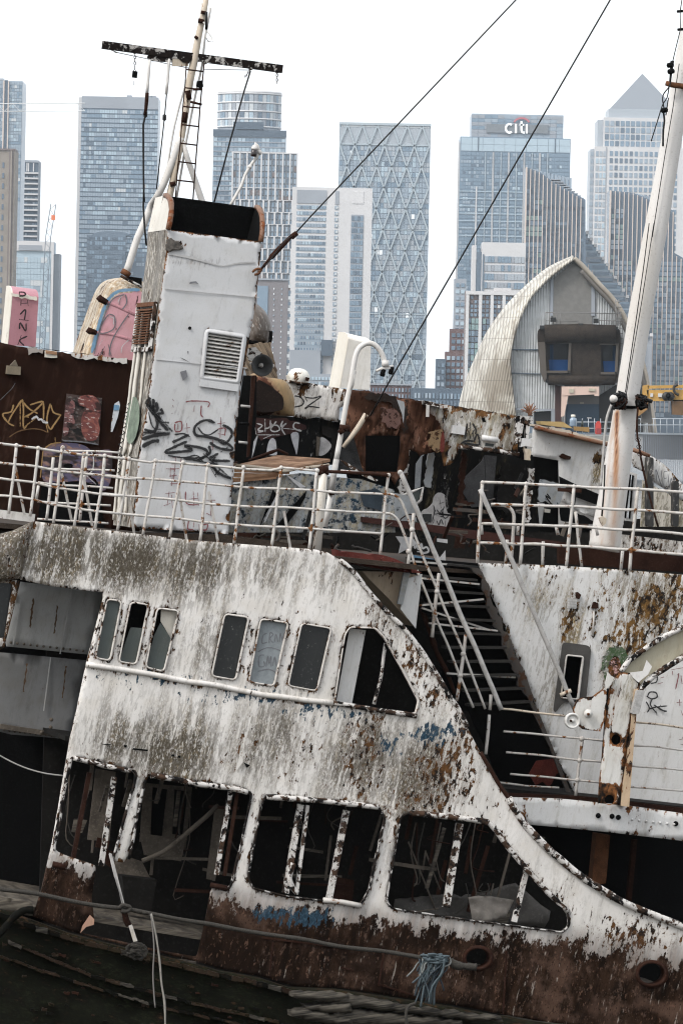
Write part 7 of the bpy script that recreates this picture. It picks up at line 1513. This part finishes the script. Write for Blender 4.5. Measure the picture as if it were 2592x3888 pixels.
cc = ts.mix(ts.step(na, .44, .62), (.52, .49, .43), (.29, .255, .205)); cc = ts.mix(ts.math('MULTIPLY', ts.step(nb, .50, .66), .6), cc, (.17, .135, .10))
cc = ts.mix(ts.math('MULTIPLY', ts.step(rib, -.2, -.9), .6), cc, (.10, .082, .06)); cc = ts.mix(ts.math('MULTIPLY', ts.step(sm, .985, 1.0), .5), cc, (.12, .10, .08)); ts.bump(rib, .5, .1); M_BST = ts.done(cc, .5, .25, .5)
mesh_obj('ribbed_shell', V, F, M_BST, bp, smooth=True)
M_BRIM = simple('shell_rim', (.33, .29, .24), .6, .2, var=.5, sc=.5); M_BRIMD = simple('shell_rim_shaded', (.10, .09, .08), .7)
tube('shell_rim', bp, WL(cr(gl, 3), YB - .3), .28, M_BST, 8); tube('shell_rim', bp, WL(cr(gr_, 3), YB + .4), .42, M_BRIM, 8); tube('shell_lining', bp, WL([(u - 10, v + 14) for u, v in cr(gr_, 3)][4:], YB - .2), .34, M_BRIMD, 8)  # lining under the right rim, its shade put into the dark colour
V = []; gr2 = rs(cr(gr_, 4), 30)
for p in gr2: q = W(p[0], p[1], YB); V += [q, q + Vector((2.2, 26, -1.0))]
mesh_obj('far_shell_side', V, [[2 * i, 2 * i + 1, 2 * i + 3, 2 * i + 2] for i in range(29)], M_BRIM, bp)
tg = NT('gable_sheet'); vg = tg.n('ShaderNodeTexCoord').outputs['Object']; wv = tg.n('ShaderNodeTexWave'); wv.bands_direction = 'X'; wv.inputs['Scale'].default_value = .75; wv.inputs['Distortion'].default_value = 0; tg.t.links.new(vg, wv.inputs['Vector'])
gn = tg.noise(vg, .35, 5); tg.bump(wv.outputs['Fac'], .8, .12); M_GAB = tg.done(tg.mix(tg.step(gn, .4, .65), (.46, .475, .48), (.35, .36, .36)), .55, .1)
gab = plate('gable_wall', bp, cr(gl, 3) + cr(gr_, 3)[::-1], YB + 1.2, M_GAB, flat=True, thick=.4)
plate('mesh_panel', gab, Q('k8', '385,380 568,225 735,345 735,800 375,800'), YB + .95, simple('mesh_grey', (.17, .165, .155), .8, var=.3, sc=1.5), flat=True, thick=.2)
for s in ('355,390 382,375 378,720 350,720', '730,350 760,385 762,720 728,720'): plate('panel_strip', gab, Q('k8', s), YB + .9, C4, flat=True, thick=.2)
for s in ('0,1025 240,1025 240,1035 0,1035', '0,1240 270,1250 270,1256 0,1248'): plate('gable_seam', gab, Q('k8', s), YB + .95, C6, flat=True, thick=.2)
M_CAB = NT('cabin_brown'); vcb = M_CAB.coord((1, 1, 1), 0); ncb = M_CAB.noise(vcb, .9, 5); ncb2 = M_CAB.noise(vcb, 9, 3); M_CABm = M_CAB.done(M_CAB.mix(M_CAB.math('MULTIPLY', M_CAB.step(ncb2, .5, .7), .4), M_CAB.mix(M_CAB.step(ncb, .4, .65), (.030, .023, .018), (.019, .015, .012)), (.060, .048, .040)), .9, 0, .1)
cabo = rnd(Q('k8', '245,815 990,815 1000,960 975,1290 960,1350 310,1350 285,1200 240,960'), 34, 5)
wn1, wn2 = Q('k8', '318,972 530,972 518,1222 345,1222'), Q('k8', '818,985 962,985 955,1235 815,1235')
cb_ = plate('control_cabin', bp, cabo, YB - 3.2, M_CABm, [wn1, wn2], flat=True, thick=4.2)
M_CABL = simple('cabin_edge', (.07, .058, .048), .8)
V, F = tube_geo(WL(Q('k8', '300,890 620,882 950,895'), YB - 3.0), 1.55, 14); mesh_obj('cabin_brow', V, F, M_CABm, bp, smooth=True)
V, F = tube_geo(WL(Q('k8', '335,1305 620,1310 940,1305'), YB - 2.8), .85, 14); mesh_obj('cabin_sill', V, F, M_CABm, bp, smooth=True)
plate('cabin_cheek', bp, Q('k8', '240,960 305,960 320,1290 300,1330 262,1230'), YB - 3.6, M_CABL, flat=True, thick=1)
for wq, nm in ((wn1, 0), (wn2, 1)):
    plate('cabin_window', cb_, wq, YB - 1.8, simple('cabin_glass', (.006, .006, .006), .3, 0, .15), flat=True, thick=.2)
    u0, u1 = min(p[0] for p in wq), max(p[0] for p in wq); v0, v1 = min(p[1] for p in wq), max(p[1] for p in wq)
    plate('blue_blind', cb_, [(u0 + 8, v0 + (v1 - v0) * .6), (u1 - 4, v0 + (v1 - v0) * .6), (u1 - 6, v1), (u0 + 12, v1)], YB - 2.0, simple('blue_blind', (.008, .042, .13), .7, 0, .1), flat=True, thick=.1)
    plate('blue_blind', cb_, [(u0 + 12, v0 + 5), (u0 + 26, v0 + 5), (u0 + 26, v0 + (v1 - v0) * .6), (u0 + 14, v0 + (v1 - v0) * .6)] if not nm else [(u1 - 16, v0 + 5), (u1 - 2, v0 + 5), (u1 - 4, v0 + (v1 - v0) * .6), (u1 - 16, v0 + (v1 - v0) * .6)], YB - 2.0, simple('blue_blind_edge', (.006, .02, .045), .7, 0, .1), flat=True, thick=.1)
    for q in ([(u1 - 2, v0 - 5), (u1 + 7, v0 - 5), (u1 + 2, v1 + 8), (u1 - 8, v1 + 8)], [(u0, v1), (u1, v1), (u1, v1 + 9), (u0, v1 + 9)], [(u0 - 4, v0 - 5), (u1 + 4, v0 - 5), (u1 + 4, v0), (u0 - 4, v0)]): plate('window_frame', cb_, q, YB - 3.5, M_CABL, flat=True, thick=.5)
for s in ('258,808 300,808 300,842 258,842', '925,820 975,820 975,848 925,848', '610,790 655,790 655,808 610,808', '355,735 405,735 405,775 355,775', '750,745 795,745 795,788 750,788'): plate('floodlight', bp, Q('k8', s), YB - 3.8, simple('lamp_black', (.01, .01, .01), .6), flat=True, thick=1)
rb_ = empty('roof_rail', parent=bp); M_BR = simple('rail_grey', (.14, .135, .13), .6)
for s, r in (('310,690 560,690 990,700', .09), ('310,765 600,770', .06), ('800,760 1000,768', .08)): tube('rail', rb_, WL(Q('k8', s), YB - 3.0), r, M_BR, 5)
for x in list(range(310, 480, 34)) + list(range(800, 1010, 22)): tube('rail_post', rb_, WL(Q('k8', f'{x},690 {x},812'), YB - 3.0), .06, M_BR, 5)
for y in range(590, 1320, 48): tube('ladder_rung', rb_, WL(Q('k8', f'{955 + max(0, (y - 560)) * .05},{y} {1000 + max(0, (y - 560)) * .05},{y + 4}'), YB - 1.5), .07, M_BR, 5)
for x in (950, 978): tube('ladder_stile', rb_, WL(Q('k8', f'{x},570 {x + 12},860 {x + 14},1330'), YB - 1.4), .08, M_BR, 5)
PK = simple('pink_steel', (.50, .37, .31), .6)
plate('gantry_beam', bp, Q('k8', '458,1368 800,1368 800,1455 760,1455 755,1440 520,1450 515,1450 458,1450'), YB - 4.5, PK, flat=True, thick=1.2); plate('gantry_leg', bp, Q('k8', '458,1400 520,1440 480,1640 452,1645'), YB - 4.4, PK, flat=True, thick=1)
for s in ('525,1390 570,1390 568,1425 525,1425', '705,1385 765,1388 765,1412 705,1410'): plate('gantry_plate', bp, Q('k8', s), YB - 4.7, simple('gantry_label', (.36, .33, .26), .6), flat=True, thick=.2)
plate('blue_door', bp, Q('k8', '500,1530 800,1530 800,1790 490,1790'), YB - .5, simple('door_blue', (.014, .032, .055), .6), flat=True, thick=.3)
plate('door_head', bp, Q('k8', '520,1440 800,1440 800,1530 515,1530'), YB - .6, simple('door_head', (.09, .085, .08), .8), flat=True, thick=.3); plate('door_sign', bp, Q('k8', '690,1650 730,1652 730,1662 690,1660'), YB - .7, C1, flat=True, thick=.1); plate('door_sign', bp, Q('k8', '625,1512 660,1512 660,1526 625,1526'), YB - .75, C3, flat=True, thick=.1)
plate('brown_column', bp, Q('k8', '398,1355 458,1360 455,1790 398,1790'), YB - 1.5, simple('column_maroon', (.045, .02, .018), .8), flat=True, thick=1); plate('dark_bay', bp, Q('k8', '800,1450 960,1350 1180,1350 1200,1790 800,1790'), YB + .8, simple('bay_dark', (.028, .026, .024), .9), flat=True, thick=.3)
plate('side_opening', bp, Q('k8', '205,1600 365,1590 360,1790 205,1790'), YB + .5, simple('opening_black', (.008, .008, .008), .9), flat=True, thick=.3)
for s in ('200,1572 398,1572 398,1592 200,1592', '362,1590 398,1590 398,1790 360,1790', '0,1565 200,1572 200,1590 0,1580'): plate('opening_frame', bp, Q('k8', s), YB + .1, C4, flat=True, thick=.5)
pd_ = empty('pier_railing', parent=bp)
for v in (488, 545): tube('rail', pd_, WL(Q('k3', f'580,{v} 930,{v}'), YB - 8), .07, C5, 5); tube('rail', pd_, WL(Q('k3', f'1160,{v - 30} 1700,{v - 30}'), YB - 8), .07, C5, 5)
for x in list(range(590, 930, 56)) + list(range(1180, 1600, 60)): tube('rail_post', pd_, WL(Q('k3', f'{x},455 {x},600'), YB - 8), .06, C5, 5)
pw = Tower('pier_wall', 'grey corrugated pier wall of the flood barrier behind the bow', 2380, 2700, 1650, YB - 14, 30, simple('pier_grey', (.30, .305, .31), .8, var=.2, sc=.3)); pw.o['category'] = 'wall'; del pw.o['group']
pw.pbox('coping', 2380, 2700, 1644, 1651, C5, -.3, 4)
for i in range(34): pw.piece('wall_rib', pw.X(2440 + i * 7), pw.Z(1760), 2.2 / pw.k, 216 / pw.k, C4, .25)
pl_ = Tower('pier_deck', 'grey concrete deck of the flood barrier pier below the control cabin', 1930, 2400, 1655, YB - 14, 60, simple('deck_concrete', (.22, .22, .21), .9, var=.3)); pl_.o['category'] = 'pier'; del pl_.o['group']
for q in (bp, pw.o, pl_.o):
    pass
rc_ = empty('red_cabinet', W(*Q('k3', '795,600')[0], YB - 9)); tag(rc_, 'red lifebuoy cabinet with a rounded top behind the pier railing', 'cabinet')
plate('case', rc_, rnd(Q('k3', '765,600 768,500 785,478 805,478 818,505 820,600'), 5, 3), YB - 9.5, simple('cabinet_red', (.42, .045, .035), .5), flat=True, thick=.8); plate('door_plate', rc_, Q('k3', '775,545 810,545 810,590 775,590'), YB - 9.6, simple('cabinet_dark_red', (.22, .03, .03), .5), flat=True, thick=.1)
yc = empty('yellow_crane', W(*Q('k8', '1240,1680')[0], YB - 20)); yc.location.z = -.8; tag(yc, 'yellow hydraulic crane arm on the flood barrier pier beside the fore mast', 'crane')
MY = simple('crane_yellow', (.46, .26, .06), .5, var=.4, sc=.8); MYD = simple('crane_oil_black', (.02, .017, .014), .6)
for s, m, nm, d_ in (('1245,1360 1700,1350 1700,1378 1245,1388', MY, 'upper_boom', 2.0), ('1235,1400 1700,1396 1700,1500 1250,1502', MY, 'lower_boom', 2.4), ('1205,1360 1255,1350 1250,1500 1200,1500', MY, 'knuckle', 2.6), ('1465,1490 1700,1490 1700,1640 1470,1625', simple('winch_brown', (.14, .075, .03), .6, var=.6, sc=.8), 'winch', 2.2), ('1180,1490 1250,1500 1240,1580 1160,1640 1170,1540', simple('crane_ochre', (.28, .15, .05), .6, var=.6, sc=.8), 'slew_arm', 2.0)):
    plate(nm, yc, Q('k8', s), YB - 20, m, flat=True, thick=d_)
for s in ('1415,1458', '1450,1458'): lathe('hose_joint', yc, [(.001, -.4), (.7, -.4), (.7, 0)], W(*Q('k8', s)[0], YB - 20.2), (0, 1, 0), MYD, 14)
tube('hose', yc, WL(cr(Q('k8', '1520,1350 1490,1365 1485,1400 1500,1430 1530,1445'), 3), YB - 20.6), .22, MYD, 6)
for s in ('1270,1430 1295,1430 1293,1462 1268,1462', '1340,1430 1385,1432 1383,1465 1338,1463'): plate('boom_plate', yc, Q('k8', s), YB - 20.2, C1, flat=True, thick=.1)
plate('crane_pedestal', yc, Q('k8', '1215,1500 1265,1500 1290,1700 1180,1700'), YB - 18.5, simple('pedestal_grey', (.16, .15, .14), .8, var=.4, sc=.6), flat=True, thick=1.5)
# ---------------------------------------------------------------- the air
hz = bpy.data.materials.new('haze_air'); hz.use_nodes = True; hz.node_tree.nodes.clear()
ho = hz.node_tree.nodes.new('ShaderNodeOutputMaterial'); pvn = hz.node_tree.nodes.new('ShaderNodeVolumePrincipled'); hz.node_tree.links.new(pvn.outputs[0], ho.inputs['Volume'])
pvn.inputs['Color'].default_value = (.80, .90, 1.0, 1); pvn.inputs['Density'].default_value = HAZE = .00003; pvn.inputs['Anisotropy'].default_value = .0
V, F = box_geo(Vector((0, 5900, 135)), Vector((6100, 0, 0)), Vector((0, 6200, 0)), Vector((0, 0, 137.5)))
hzo = tag(mesh_obj('haze', V, F, hz), kind='stuff')
